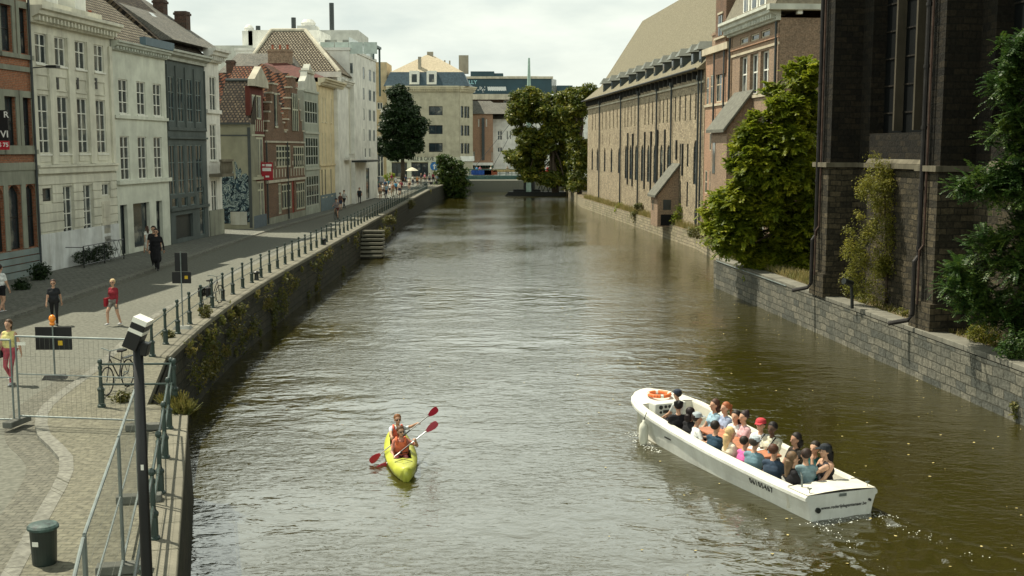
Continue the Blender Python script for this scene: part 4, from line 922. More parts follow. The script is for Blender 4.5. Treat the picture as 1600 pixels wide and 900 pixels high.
m = MB().box(-.2, W + .1, -.35, -.01, f.w(650, 253)[1], f.w(650, 246)[1]).box(-.2, .8, -.3, -.01, 0, f.w(650, 253)[1]).box(W * .27, W * .33, -.3, -.01, 0, f.w(650, 253)[1]).box(W * .565, W * .61, -.3, -.01, 0, f.w(650, 253)[1]); f.part('bar_front', m, plaster('pale shop front', (.60, .60, .46), .2))
text('lettering', 'BELLE & CAVE', 1.0, plain('dark lettering', (.05, .055, .05)), f.root, Matrix.Translation((f.w(661, 249)[0], -.37, f.w(661, 247.3)[1])) @ RX, bold=.02) if False else None
text('lettering', 'ILLE & CAVE', 1.0, plain('dark lettering', (.05, .055, .05)), f.root, Matrix.Translation((f.w(661, 249)[0], -.37, f.w(661, 248.2)[1])) @ RX, bold=.02, sx=.8)
# side wing turning the corner
sp0 = f.o + f.d * W
f2 = Fac('corner_wing', 'narrow right hand wing of the beige corner building with slim windows', (sp0.x, sp0.y), (.35, .6), 718.5, 739, 270, zb=2.2, cat='building')
for yy0, yy1 in ((166, 184), (196, 212), (224, 240)):
    f2.row([722, 727.5, 731.5], 1.0, (725, yy0, yy1), nx=1, nz=1, rec=.2, frame=dark_iron)
f2.wall(H, 10, beige); f2.cornice(H - .9, 1.0, 1.1, plaster('cream cornice b', (.60, .55, .40), .2)); f2.band(f2.w(728, 252)[1], 1.0, .3, wap); f2.roof(3.0, plain('blue slate mansard', (.045, .075, .095)), H + .2)
flat('ochre_house', 'tall ochre brick house squeezed between the white apartments and beige corner building', 228, 584, 606, 97, 10, plaster('ochre brick', (.50, .40, .24), .3), cat='house', wins=[(589, 598, 160, 171, 2, 1), (589, 599, 241, 276, 2, 1)])
# brick chapel-like building with scaffold-like tower
f = flat('orange_brick_house', 'orange brick building with arched slit windows and white cafe awning', 236, 732, 770, 178, 12, M_brick_or, wins=[(747, 749, 186, 198, 1, 1), (753, 755.5, 186, 198, 1, 1), (759, 761, 186, 198, 1, 1), (739, 742, 237, 251, 1, 1), (768, 769.5, 237, 251, 1, 1)], cat='house')
zz = f.w(750, 160)[1]; MB().add([(-.5, -.5, f.h), (f.W + 3.5, -.5, f.h), (f.W + 3.5, 12, f.h), (-.5, 12, f.h), (-.5, 5, zz + .5), (f.W * .9, 5, zz + .5)], [(0, 1, 5, 4), (1, 2, 5), (2, 3, 4, 5), (3, 0, 4)]).build('roof', slate, f.root)
MB().box(0, f.W, -3.5, -.05, f.w(750, 258)[1], f.w(750, 254)[1]).build('awning', wap, f.root)
m = MB()
for i in range(9): x = f.W * (i + .5) / 9; m.box(x - .5, x + .5, -3.55, -3.5, f.w(750, 262)[1], f.w(750, 258)[1])
m.build('awning_stripe', plain('dark green stripe', (.03, .08, .05)), f.root)
m = MB(); xx = f.w(755, 220)[0]; m.box(xx - .28, xx + .28, -.4, -.02, f.w(755, 250)[1], f.w(755, 184)[1]); f.part('drain_shaft', m, lead)
f = flat('white_rear_house', 'small white rear house with square windows behind the bridge', 240, 770, 845, 186, 10, wap, cat='house', wins=[(777, 785, 204, 219, 2, 2), (777, 785, 230, 238, 2, 1), (791, 794, 204, 218, 1, 1), (796, 799, 204, 218, 1, 1)])
f.roof(3.5, slate, ridge=5)
# dark modern theatre block
f = flat('dark_brick_hall', 'dark brick hall below the teal box with a pair of small white windows', 262, 728, 840, 152, 14, M_brick_dark, wins=[(787, 791.5, 156, 162, 1, 1), (793, 797.5, 156, 162, 1, 1), (786, 798, 172, 178, 1, 1)], cat='hall')
teal = plain('dark teal cladding', (.016, .05, .065), .5, .4, var=.2, scale=.3)
th = empty('teal_roof_box', AtY(728, 152, 258), 0, 'long dark teal clad rooftop box sprayed with white graffiti on the skyline', 'building')
def T(px_, py_, Y=258): p = AtY(px_, py_, Y); return p - th.location
a = T(728, 147); b = T(862, 123); MB().box(a.x, b.x, 0, 14, a.z, b.z).build('wall', teal, th); MB().box(a.x - .3, b.x + .3, -.3, 14.2, b.z + .003, b.z + .5).box(a.x, b.x, -.4, -.01, a.z - 1.2, a.z - .003).build('roof_edge', stone_c, th)
a2 = T(735, 123); b2 = T(772, 111); MB().box(a2.x, b2.x, 1, 10, b.z + .5, b2.z).box(b2.x, T(786, 0).x, 1.3, 10, b.z + .5, b2.z - .4).build('plant_room', teal, th)
MB().box(T(791, 0).x, T(842, 0).x, 2, 10, b.z + .5, T(800, 118).z).build('upper_wall', whitew, th)
b3 = T(862, 0); MB().add([(b.x, 0, a.z), (T(871, 0).x, 4, a.z), (T(871, 0).x, 4, b.z), (b.x, 0, b.z)], [(0, 1, 2, 3)]).build('glazed_end', glass_light, th)
MB().box(T(872, 0).x, T(897, 0).x, 4, 14, a.z - 4, T(880, 132).z).build('side_block', teal, th)
gw = plain('white spray paint', (.62, .66, .64), .7); m = MB()
def Pg(zx, zy): return T(725 + zx / 7.83, 85 + zy / 7.83)
def blob(pts, c=False):
    q = [Pg(*p) for p in pts]; n = len(q); m.cut().add([(p.x, -.03, p.z) for p in q], [tuple(range(n))])
top_ = [(285 + i * 12, 392 + (8 if i % 2 else 0)) for i in range(20)]; bot_ = [(518 - i * 14, 448 - (9 if i % 2 else 0)) for i in range(17)]; blob(top_ + bot_)
for cx_ in (60, 95, 125, 175, 215, 235):
    for _ in range(5): x, y = cx_ + random.uniform(-14, 14), random.uniform(395, 455); blob([(x, y), (x + random.uniform(6, 18), y - random.uniform(4, 14)), (x + random.uniform(8, 20), y + random.uniform(2, 10)), (x + 4, y + random.uniform(8, 18))])
m.split('graffiti', gw, th, fix=False)
tx = Pg(100, 342); text('lettering', 'ILLY', 1.15, plain('pale blue lettering', (.30, .55, .60)), th, Matrix.Translation((tx.x, -.04, tx.z)) @ RX, bold=.02)
flat('far_left_block', 'plain pale wall with small windows half hidden behind the right hand trees', 250, 850, 925, 165, 8, wap, cat='house', wins=[(876, 882, 205, 215, 2, 1), (890, 896, 205, 215, 2, 1)])

# bridge
br_m = plain('pale teal bridge paint', (.075, .15, .135), .5, var=.25)
bg_ = empty('swing_bridge', (0, 197, 0), 0, 'pale teal steel footbridge with slim mast across the far end of the canal', 'bridge')
zd = AtY(800, 275, 197).z; xl, xr = -8.2, 10.2
MB().box(xl, xr, -1.5, 1.9, zd - .45, zd).box(xl, xr, -1.62, -1.51, zd - .5, zd + .05).box(xl, xr, 1.91, 2.02, zd - .5, zd + .05).build('deck', br_m, bg_)
m = MB(); n = 18
for yy_ in (-1.56, 1.96):
    for i in range(n + 1): x = xl + (xr - xl) * i / n; m.box(x - .04, x + .04, yy_ - .04, yy_ + .04, zd, zd + 1.05)
    m.box(xl, xr, yy_ - .05, yy_ + .05, zd + 1.05, zd + 1.15)
    for k in (.35, .7): m.box(xl, xr, yy_ - .02, yy_ + .02, zd + k, zd + k + .04)
m.build('railing', br_m, bg_)
mx_ = AtY(826, 275, 197).x; zt = AtY(826, 92, 197).z; zb_ = .6
MB().tube([(mx_, -1.9, zb_), (mx_, -1.9, zd), (mx_, -1.9, zt - 5), (mx_, -1.9, zt)], [.55, .5, .33, .16], 8).build('mast', plain('pale green mast', (.30, .42, .36), .5), bg_)
m = MB()
for dx in (-7.5, -5, -2.6, 2.6, 5, 7): m.tube([(mx_, -1.9, zt - 7), (mx_ + dx * 1.35 if mx_ + dx * 1.35 < xr else xr, -1.56, zd + .3)], .035, 4)
m.build('stay_cable', lead, bg_)
pn = empty('pontoon', (0, 195.5, 0), 0, 'long black pontoon with trestle floating under the bridge', 'pontoon')
a = AtY(789, 300, 195.5).x; b = AtY(884, 300, 195.5).x
MB().add([(a, -1.2, .1), (a + .6, -1.2, .75), (b, -1.2, .75), (b, -1.2, -.1), (a, -.0 + 1, .1), (a + .6, 1, .75), (b, 1, .75), (b, 1, -.1)], [(0, 3, 2, 1), (4, 5, 6, 7), (0, 1, 5, 4), (1, 2, 6, 5), (2, 3, 7, 6), (3, 0, 4, 7)]).build('float', plain('black pontoon', (.010, .012, .011), .5), pn)
m = MB().box(a + 1.4, mx_ + 2.0, -.6, .8, .75, 1.15).lathe([(1.0, 0), (1.0, 1.9)], (mx_ + .1, .2, .75), 12)
for i in range(4): m.tube([(mx_ + 1.5 + i * .9, 0, .7), (mx_ + 2.0 + i * .9, 0, 2.0)], .07, 5).tube([(mx_ + 2.4 + i * .9, 0, .7), (mx_ + 2.0 + i * .9, 0, 2.0)], .07, 5)
m.build('trestle', plain('black pontoon', (.010, .012, .011), .5), pn)
bp_ = empty('bridge_pier', (0, 0, 0), 0, 'pale stone bridge pier at the right end of the footbridge', 'pier'); MB().box(9.1, 10.6, 195.2, 201, -1.5, zd - .8).build('pier_body', plaster('pale pier', (.42, .38, .26), .4), bp_)
# ================================================= RIGHT BANK: MONASTERY, BRICK WINGS, CHURCH
def z6(x, y): return (880 + x / 3.902, y / 3.902)
def z7(x, y): return (880 + x / 3.6, 180 + y / 3.6)
RK['k'] = .28
RA = Vector((11.0, 150, 0)); RB = Vector((15.6, 92, 0)); Rd = (RB - RA).normalized()
f = Fac('brick_monastery', 'very long beige brick monastery with steep roof, row of dormers and narrow windows', RA, (Rd.x, Rd.y), 918, 1099, 250, zb=1.3, cat='monastery')
wood = plain('dark window frame', (.03, .032, .03), .6)
def slit(x, y0, y1, w_, z=z6, **k):
    px_, a = z(x, y0); _, b = z(x, y1); u = f.w(px_, (a + b) / 2)[0]; f.win(u - w_ / 2, u + w_ / 2, f.w(px_, b)[1], f.w(px_, a)[1], **{**dict(nx=0, rec=.28, pane=glass), **k})
H = 13.1
ref0, ref1 = f.w(*z6(760, 575))[1], f.w(*z6(760, 735))[1]
for x in (180, 197, 218, 240, 262, 285, 307, 330, 377, 395, 415, 438, 500, 522, 545, 590, 612, 635, 655, 684, 712, 745, 775, 808):
    u = f.w(z6(x, 650)[0], 170)[0]; f.win(u - .25, u + .25, ref1, ref0, nx=0, rec=.28)
for x in (395, 430, 500, 540, 580, 622):
    u = f.w(z6(x, 850)[0], 218)[0]; z0_, z1_ = f.w(*z6(500, 890))[1], f.w(*z6(500, 805))[1]; f.win(u - .2, u + .2, z0_, z1_, nx=0, rec=.28)
for x in (240, 284): slit(x, 815, 880, .3)
# arched row
az0, az1 = f.w(*z7(440, 370))[1], f.w(*z7(440, 168))[1]
for x in (163, 192, 233, 271, 313): u = f.w(z7(x, 300)[0], 262)[0]; f.win(u - .6, u + .6, az0 + .5, az1 - .3, nx=1, nz=3, arch=1.4, frame=wood, rec=.3)
for x in (352, 378, 409, 443, 478, 514, 551, 591): u = f.w(z7(x, 300)[0], 262)[0]; f.win(u - .62, u + .62, az0, az1, nx=1, nz=4, arch=1.4, frame=wood, rec=.3)
u = f.w(z7(743, 300)[0], 262)[0]; f.win(u - .75, u + .75, f.w(*z7(743, 390))[1], f.w(*z7(743, 140))[1], nx=2, nz=4, arch=1.2, frame=wood, rec=.3)
for x, y0, y1, w_ in ((658, 160, 288, .5), (700, 160, 290, .6), (657, 370, 508, .5), (697, 375, 516, .55), (741, 535, 618, .5)): slit(x, y0, y1, w_, z7, nx=1, nz=2, frame=wood)
for x in (700, 733, 768, 800): slit(x, 432, 470, .22)
f.wall(H, 12, M_stone_rub)
m = MB(); zc = 11.95; m.box(0, f.W, -.14, -.003, zc, zc + .16); f.part('string_course', m, plaster('pale string', (.46, .43, .33), .3))
# tall recessed rods between the arches and downpipes
for x, y0, y1 in ((365, 100, 390), (392, 105, 400), (460, 95, 415), (495, 92, 430), (532, 82, 400), (574, 80, 330), (640, 140, 250), (674, 160, 340)):
    px_, a = z7(x, y0); _, b = z7(x, y1); u = f.w(px_, (a + b) / 2)[0]; z1_ = f.w(px_, a)[1]; z0_ = f.w(px_, b)[1]
    MB().box(u - .11, u + .11, -.14, -.003, z0_, z1_).build('wall_tie', wood, f.root)
for x in (228, 358, 467, 578, 668, 833):
    u = f.w(z6(x, 700)[0], 180)[0]; m = MB().tube([(u, -.16, 12.6), (u, -.16, .3)], .085, 8).box(u - .16, u + .16, -.32, -.02, 12.2, 12.6); f.part('downpipe', m, lead)
for i in range(34):
    u = .8 + i * (f.W - 1.6) / 33; MB().box(u - .05, u + .05, -.4, -.003, 12.35, 13.05).build('eave_bracket', wood, f.root)
# great roof with flared foot
W = f.W; rz = f.w(1040, 12, 6.2)[1]; k1y, k1z = 1.55, H + 1.9; ymid = 6.2
rm = brick('brown grey roof tiles', (.21, .19, .128), (.165, .15, .10), (.11, .10, .07), .28, .20, .3, dirt=(.17, .155, .10), msize=.012, bump=.5, vec='roof', nscale=.25)  # plain brown grey tile colour with random stains
hl = 6.0
v = [(-.7, -.75, H - .1), (W + .1, -.75, H - .1), (W + .1, k1y, k1z), (1.0, k1y, k1z), (hl, ymid, rz), (W + .1, ymid, rz), (-.7, 13.1, H - .1), (W + .1, 13.1, H - .1), (1.0, 10.9, k1z), (W + .1, 10.9, k1z)]
MB().add(v, [(0, 1, 2, 3), (3, 2, 5, 4), (0, 3, 8, 6), (3, 4, 8), (4, 5, 9, 8), (8, 9, 7, 6), (1, 7, 9, 5, 2), (0, 6, 7, 1)]).build('roof', rm, f.root)
MB().tube([(-.7, -.80, H - .05), (W + .1, -.80, H - .05)], .09).build('gutter', wood, f.root)
dz = zinc
for x in (240, 290, 343, 397, 443, 497, 550, 605, 660, 712, 780, 828):
    px_, py_ = z6(x, 470 - (x - 240) * .49); u = f.w(px_, py_, -.1)[0]
    yb = .05; zb_ = H + .72; m = MB().box(u - .5, u + .5, yb, 2.0, zb_ - .45, zb_ + 1.0); d_ = m.build('dormer', plain('slate cheek', (.06, .07, .065), .7), f.root)
    MB().add([(u - .78, yb - .45, zb_ + .85), (u + .78, yb - .45, zb_ + .85), (u + .78, 2.6, zb_ + 1.02), (u - .78, 2.6, zb_ + 1.02), (u, yb - .05, zb_ + 1.55), (u, 2.7, zb_ + 1.62)], [(0, 1, 4), (1, 2, 5, 4), (2, 3, 5), (3, 0, 4, 5), (0, 3, 2, 1)]).build('dormer_roof', plain('grey dormer slate', (.13, .14, .12), .6, var=.2), d_)
    MB().box(u - .3, u + .3, yb - .02, yb - .003, zb_ + .1, zb_ + .75).build('pane', glass, d_)
# brick shed on the bank against the monastery
a = f.w(*z7(640, 400))[0]; b = f.w(*z7(535, 500))[0]
sh = empty('brick_shed', f.o + f.d * f.w(*z7(648, 600))[0], f.root.rotation_euler.z, 'small brick lean-to shed with sloping slate roof built over the bank wall', 'shed')
zt = f.w(*z7(648, 290))[1]; dpt = 1.9
zlow = zt - 2.5
v = [(-3.0, -dpt, -.2), (0, -dpt, -.2), (0, -.02, -.2), (-3.0, -.02, -.2), (-3.0, -dpt, zlow), (0, -dpt, zlow), (0, -.02, zt), (-3.0, -.02, zt)]
MB().add(v, [(0, 1, 5, 4), (1, 2, 6, 5), (3, 0, 4, 7), (2, 3, 7, 6), (4, 5, 6, 7)]).build('wall', M_brick_brown, sh)
v = [(-3.2, -dpt - .3, zlow - .2), (.25, -dpt - .3, zlow - .2), (.25, -.01, zt + .1), (-3.2, -.01, zt + .1)]; v += [(x, y, z + .2) for x, y, z in v]
MB().add(v, [(3, 2, 1, 0), (4, 5, 6, 7), (0, 1, 5, 4), (1, 2, 6, 5), (2, 3, 7, 6), (3, 0, 4, 7)]).build('roof', plain('old lean-to slate', (.12, .12, .095), .8, var=.3, scale=4), sh)
MB().box(.003, .03, -dpt + .5, -dpt + 1.2, zlow - 1.3, zlow - .4).build('window', glass, sh); MB().box(.003, .03, -dpt + .3, -.2, -.1, zlow - 1.7).build('dark_opening', plain('black opening', (.006, .006, .006), .9), sh)
MB().box(-2.2, -1.8, -dpt - .03, -dpt - .003, zlow - 1.4, zlow - .5).build('window', glass, sh)

# --- narrow brick wing with tower
f = Fac('brick_tower_wing', 'tall narrow orange brown brick wing with stone cross windows and turret gable', RA, (Rd.x, Rd.y), 1100, 1139, 250, zb=1.3, cat='house')
sand = plaster('sandstone frame', (.50, .44, .32), .3)
for (xa, xb, y0, y1, nx, nz, z) in ((873, 888, 470, 640, 1, (.6,), z6), (898, 922, 455, 632, 2, (.6,), z6), (934, 966, 445, 622, 2, (.6,), z6), (823, 886, 95, 200, 2, 1, z7), (820, 846, 310, 515, 2, (.65,), z7), (856, 882, 315, 440, 2, (.5,), z7), (797, 809, 310, 440, 1, 2, z7)):
    ua = f.w(z(xa, 0)[0], z(0, (y0 + y1) / 2)[1])[0]; ub = f.w(z(xb, 0)[0], z(0, (y0 + y1) / 2)[1])[0]; xm = z((xa + xb) / 2, 0)[0]
    f.win(ua, ub, f.w(xm, z(0, y1)[1])[1], f.w(xm, z(0, y0)[1])[1], nx=nx, nz=nz, frame=sand, rec=.14, fw=.09)
u = f.w(z7(801, 530)[0], 330)[0]; f.win(u - .45, u + .45, .2, f.w(*z7(801, 475))[1], nx=0, arch=True, rec=.25)
H = f.w(*z6(920, 305))[1]
f.wall(H, 9, M_brick_or)
M_brick_pink = brick('pinkish brick', (.42, .22, .14), (.34, .17, .11), (.36, .30, .22), stain=.2)
f.band(f.w(*z6(920, 648))[1], .18, .1, sand); f.band(H - .3, .5, .35, sand, name='cornice')
ua, ub = f.w(z6(940, 100)[0], 26)[0], f.w(z6(1003, 100)[0], 26)[0]
zt = f.w(1122, -12)[1]
MB().box(ua, ub, -.12, 4.2, H - 2.0, zt).build('tower_wall', M_brick_red, f.root)
MB().add([(ua - .1, -.3, zt), (ub + .1, -.3, zt), (ub + .1, 4.4, zt), (ua - .1, 4.4, zt), ((ua + ub) / 2, 0, zt + 2.2), ((ua + ub) / 2, 4.2, zt + 2.2)], [(0, 1, 4), (1, 2, 5, 4), (2, 3, 5), (3, 0, 4, 5)]).build('tower_roof', slate, f.root)
um = (ua + ub) / 2
for i in (-1, 1): MB().box(um + i * .32 - .22, um + i * .32 + .22, -.17, -.122, f.w(*z6(960, 220))[1], f.w(*z6(960, 100))[1]).build('window', glass, f.root)
MB().box(um - .75, um + .75, -.2, -.123, f.w(*z6(960, 92))[1], f.w(*z6(960, 80))[1]).box(ua - .05, ub + .05, -.24, -.123, f.w(*z6(960, 240))[1], f.w(*z6(960, 228))[1]).build('string_course', sand, f.root)
MB().box(ub, f.W - .1, 1.2, 8, H, f.w(1135, 20)[1]).build('rear_wall', M_brick_dark, f.root)
MB().add([(ub - .1, 1.0, f.w(1135, 20)[1]), (f.W + .1, 1.0, f.w(1135, 20)[1]), (f.W + .1, 5, zt + 3), (ub - .1, 5, zt + 3), (ub - .1, 8.2, f.w(1135, 20)[1]), (f.W + .1, 8.2, f.w(1135, 20)[1])], [(0, 1, 2, 3), (3, 2, 5, 4), (0, 3, 4), (1, 5, 2)]).build('roof', plain('green slate roof', (.06, .085, .075), .6, var=.3), f.root)
for x in (850, 925, 985): u = f.w(z6(x, 700)[0], 180)[0]; MB().tube([(u, -.14, H - .2), (u, -.14, .3)], .08, 8).build('downpipe', lead, f.root)
f.chimney(.6, 2.0, H - 1, f.w(1107, 50)[1], 1.4, 3.0, M_brick_brown, 0)

RK['k'] = .6
# --- big brown brick house with white dormers
f = Fac('brown_brick_mansion', 'brown brick mansion with white bracketed cornice and white mansard dormers beside the church', RA, (Rd.x, Rd.y), 1139.5, 1216, 150, zb=1.3, cat='house')
wz0, wz1 = f.w(*z6(1165, 575))[1], f.w(*z6(1165, 325))[1]
for x in (1098, 1162, 1226):
    u = f.w(z6(x, 450)[0], 115)[0]; f.win(u - .95, u + .95, wz0, wz1, nx=2, nz=(.55,), rec=.45, fw=.12); f.win(u - .9, u + .9, wz0 - 4.4, wz0 - 1.2, nx=2, nz=(.6,), rec=.4, fw=.1)
    z0_, z1_ = f.w(*z6(1160, 250))[1], f.w(*z6(1160, 207))[1]; f.win(u - 1.0, u + 1.0, z0_, z1_, nx=1, nz=1, rec=.2, fw=.1, frame=sand)
    f.win(u - .9, u + .9, .9, wz0 - 5.6, nx=2, nz=(.6,), rec=.4, fw=.1)
H = f.w(*z6(1150, 170))[1]
f.wall(H, 11, M_brick_brown)
band_z = f.w(*z6(1160, 275))[1]; f.band(band_z, .22, .12, M_brick_or); f.band(band_z - .45, .16, .08, sand); f.band(wz0 - .25, .2, .12, sand)
f.cornice(H - .15, .95, .95, plaster('white green cornice', (.56, .58, .50), .25))
sc_ = MB().box(f.W + .003, f.W + .6, -.9, 11, H + .45, H + .8); sc_.build('side_cornice', plaster('white green cornice', (.56, .58, .50), .25), f.root)
for y in (1.0, 3.2, 5.4, 7.6): MB().box(f.W + .003, f.W + .4, y, y + .3, H + .2, H + .45).build('bracket', white_p, f.root)
zt = H + .8
MB().add([(-.2, -.5, zt), (f.W + .5, -.5, zt), (f.W + .5, 11.5, zt), (-.2, 11.5, zt), (-.2, 1.2, zt + 3.4), (f.W - 1.2, 1.2, zt + 3.4), (f.W - 1.2, 9.8, zt + 3.4), (-.2, 9.8, zt + 3.4), (0, 5.5, zt + 6), (f.W - 4, 5.5, zt + 6)],
         [(0, 1, 5, 4), (1, 2, 6, 5), (2, 3, 7, 6), (3, 0, 4, 7), (4, 5, 9, 8), (5, 6, 9), (6, 7, 8, 9), (7, 4, 8)]).build('mansard_roof', plain('brown grey mansard slate', (.14, .125, .085), .7, var=.3, scale=5), f.root)
for x in (1145, 1195, 1245):
    u = f.w(z6(x, 80)[0], 20)[0]; d_ = MB().box(u - .75, u + .75, -.35, 2.2, zt + .0, zt + 2.5).build('dormer', white_p, f.root)
    MB().box(u - .45, u + .45, -.38, -.353, zt + .35, zt + 2.1).build('pane', glass, d_)
    MB().box(u + .753, u + .78, -.1, 1.0, zt + .3, zt + 2.1).build('pane', glass, d_)
    MB().add([(u - 1, -.6, zt + 2.5), (u + 1, -.6, zt + 2.5), (u + 1, 2.4, zt + 2.5), (u - 1, 2.4, zt + 2.5), (u, -.6, zt + 3.3), (u, 2.4, zt + 3.3)], [(0, 1, 4), (1, 2, 5, 4), (2, 3, 5), (3, 0, 4, 5), (0, 3, 2, 1)]).build('dormer_pediment', white_p, d_)
for x in (1020, 1300): u = min(f.W - .15, max(.15, f.w(z6(x, 450)[0], 150)[0])); MB().tube([(u, -.14, H - .2), (u, -.14, .3)], .08, 8).build('downpipe', lead, f.root)
for i in (0, 1): u = (.3, f.W - .35)[i]; MB().box(u - .3, u + .3, -.08, -.004, .3, H - .3).build('pilaster', M_brick_brown, f.root)
# projecting gabled porch
pz = f.w(*z6(985, 790))[1]; u0 = f.w(1150, 210)[0]
pr = empty('projecting_brick_bay', f.o + f.d * (u0 - .5), f.root.rotation_euler.z, 'brick bay with a sloping slate roof projecting from the mansion behind the big tree', 'bay')
DP = 1.7
v = [(0, -DP, 0), (4.4, -DP, 0), (4.4, 0, 0), (0, 0, 0), (0, -DP, pz), (4.4, -DP, pz), (4.4, 0, pz + 2.3), (0, 0, pz + 2.3)]
MB().add(v, [(0, 1, 5, 4), (1, 2, 6, 5), (3, 0, 4, 7), (2, 3, 7, 6), (4, 5, 6, 7)]).build('wall', M_brick_brown, pr)
v = [(-.2, -DP - .35, pz - .3), (4.7, -DP - .35, pz - .3), (4.7, 0, pz + 2.4), (-.2, 0, pz + 2.4)]; v += [(x, y, z + .22) for x, y, z in v]
MB().add(v, [(3, 2, 1, 0), (4, 5, 6, 7), (0, 1, 5, 4), (1, 2, 6, 5), (2, 3, 7, 6), (3, 0, 4, 7)]).build('roof', plain('old lean-to slate', (.12, .12, .095), .8, var=.3, scale=4), pr)
w_ = MB().box(4.403, 4.44, -1.35, -.35, pz - 3.0, pz - .9).build('window', white_p, pr); MB().box(4.443, 4.46, -1.27, -.92, pz - 2.9, pz - 1.0).box(4.443, 4.46, -.8, -.45, pz - 2.9, pz - 1.0).build('pane', glass, w_)
MB().box(.6, 1.3, -DP - .03, -DP - .003, pz - 3.2, pz - 1.0).build('window', glass, pr)

# --- gothic church
church_dk = brick('dark church stone', (.026, .021, .013), (.010, .009, .007), (.011, .011, .008), .5, .24, .6, dirt=(.012, .012, .009), msize=.018, bump=1.2, nscale=1.1, rough=.95)  # near-black stone tone for the upper walls and buttress shafts
church_lt = brick('paler church stone', (.095, .078, .048), (.028, .025, .018), (.03, .028, .02), .5, .23, .75, dirt=(.018, .018, .013), msize=.018, bump=1.2, nscale=1.4, rough=.95)  # paler mottled stone tone for the lower walls and buttress bases
trim = plaster('weathered string stone', (.15, .135, .095), .7, dirt=(.05, .045, .03))
A1 = G(1270, 458, 1.66); dC = (G(1432, 512, 1.66) - A1); dC.z = 0; dC.normalize(); nC = Vector((-dC.y, dC.x, 0))   # nC points away from water
if nC.x < 0: nC = -nC
ch = empty('gothic_church', A1, math.atan2(dC.y, dC.x), 'dark gothic church with tall buttresses and deep windows on the right bank', 'church')
# local x runs towards the viewer, local y away from the canal
bay = 9.7; bw_ = 1.35; bd = 1.35; Hc = 24; zs = 5.55; zsl = 6.4
def buttress(x0, lower, upper):
    MB().box(x0, x0 + bw_, 0, bd + .3, .0, zs).build('buttress_base', church_lt, ch)
    MB().box(x0 - .12, x0 + bw_ + .12, -.14, bd + .2, 0, 1.0).build('buttress_plinth', church_lt, ch)
    MB().box(x0 - .12, x0 + bw_ + .12, -.16, bd + .25, zs + .003, zs + .2).build('string_course', trim, ch)
    MB().box(x0 + .05, x0 + bw_ - .05, .08, bd + .3, zs + .2, 15).build('buttress_shaft', church_dk, ch)
    MB().box(x0 + .15, x0 + bw_ - .15, .3, bd + .3, 15, Hc).build('buttress_upper', church_dk, ch)
for i in range(0, 4): buttress(i * bay, 0, 0)
Lc = bay * 4 + 3
m = MB(); zs0 = zsl + .55; xW = []
for i in range(0, 4):
    xa = i * bay + bw_ + .9; xb = (i + 1) * bay - .5; xW.append((xa, xb))
x0 = 0
# wall with window holes, built as solid piers around each opening
m.box(0, 3 * bay + 8, bd, bd + 1.4, 0, zs); m.build('wall', church_lt, ch)
m = MB().box(0, 3 * bay + 8, bd + .004, bd + 1.4, zs + .003, zs0).build('upper_wall', church_dk, ch)
for i, (xa, xb) in enumerate(xW):
    MB().box(xa - 2.75 if i else 0, xa, bd, bd + 1.4, zs0 + .003, Hc).build('window_pier', church_dk, ch)
    MB().add([(xa, bd - .12, zs + .2), (xb, bd - .12, zs + .2), (xb, bd + 1.0, zs0 + .35), (xa, bd + 1.0, zs0 + .35), (xa, bd + 1.0, zs), (xb, bd + 1.0, zs)], [(0, 1, 2, 3), (0, 3, 4), (1, 5, 2), (0, 4, 5, 1)]).build('window_sill', trim, ch)
    MB().box(xa - .88, xb + .48, bd - .16, bd + .1, zs + .003, zs + .19).build('string_course', trim, ch)
    MB().box(xa, xb, bd + .60, bd + .65, zs0, Hc).build('window', plain('dark leaded glass', (.004, .005, .005), .7, .1), ch)  # even near-black pane colour
    for k in (1, 2, 3): x = xa + (xb - xa) * k / 4; MB().box(x - .065, x + .065, bd + .22, bd + .59, zs0 + .1, Hc).build('mullion', plaster('dark mullion stone', (.075, .065, .045), .5, dirt=(.03, .03, .02)), ch)
    for k in range(12): MB().box(xa, xb, bd + .56, bd + .595, zs0 + .8 + k * 1.1, zs0 + .86 + k * 1.1).build('glazing_bar', church_dk, ch) if i < 3 and k < 10 else None
MB().add([(0, 0, Hc), (3 * bay + 8, 0, Hc), (3 * bay + 8, 16, Hc), (0, 16, Hc), (0, 9, Hc + 9), (3 * bay + 8, 9, Hc + 9)], [(0, 1, 5, 4), (1, 2, 5), (2, 3, 4, 5), (3, 0, 4), (0, 3, 2, 1)]).build('roof', slate, ch)
MB().box(0, 0 + 1, bd + 1.4, 16, 0, Hc).build('end_wall', church_dk, ch)
for i in (0, 1, 2):
    x = i * bay + .42; m = MB().tube([(x, -.12, 22), (x, -.12, 2.6), (x, -.26, 2.4), (x, -.26, .5), (x - .05, -.4, .3), (x - .5, -.9, .12)], .085, 8)
    for k in range(9): m.lathe([(.11, 0), (.11, .12)], (x, -.12, 2.8 + k * 2.1), 8)
    m.build('downpipe', plain('rusty black pipe', (.018, .016, .014), .6, var=.6, scale=2), ch); x += .25
    MB().tube([(x, -.08, 20), (x, -.08, 3.0), (x, -.22, 2.8), (x, -.22, .9)], .045, 6).build('thin_pipe', plain('rusty thin pipe', (.06, .035, .025), .8, var=.5), ch)
# black quay spotlight
q = G(1330, 482, 1.7); sp = empty('quay_lamp', q, .5, 'short black bent lamp post on the quay wall below the church', 'lamp')
MB().tube([(.05, 0, 0), (.02, 0, .5), (-.02, 0, .85), (-.12, 0, 1.0)], [.07, .06, .06, .07], 8).build('pole', dark_iron, sp)
MB().tube([(.0, 0, 1.0), (-.45, 0, 1.12)], [.11, .13], 10).build('lamp_head', dark_iron, sp)
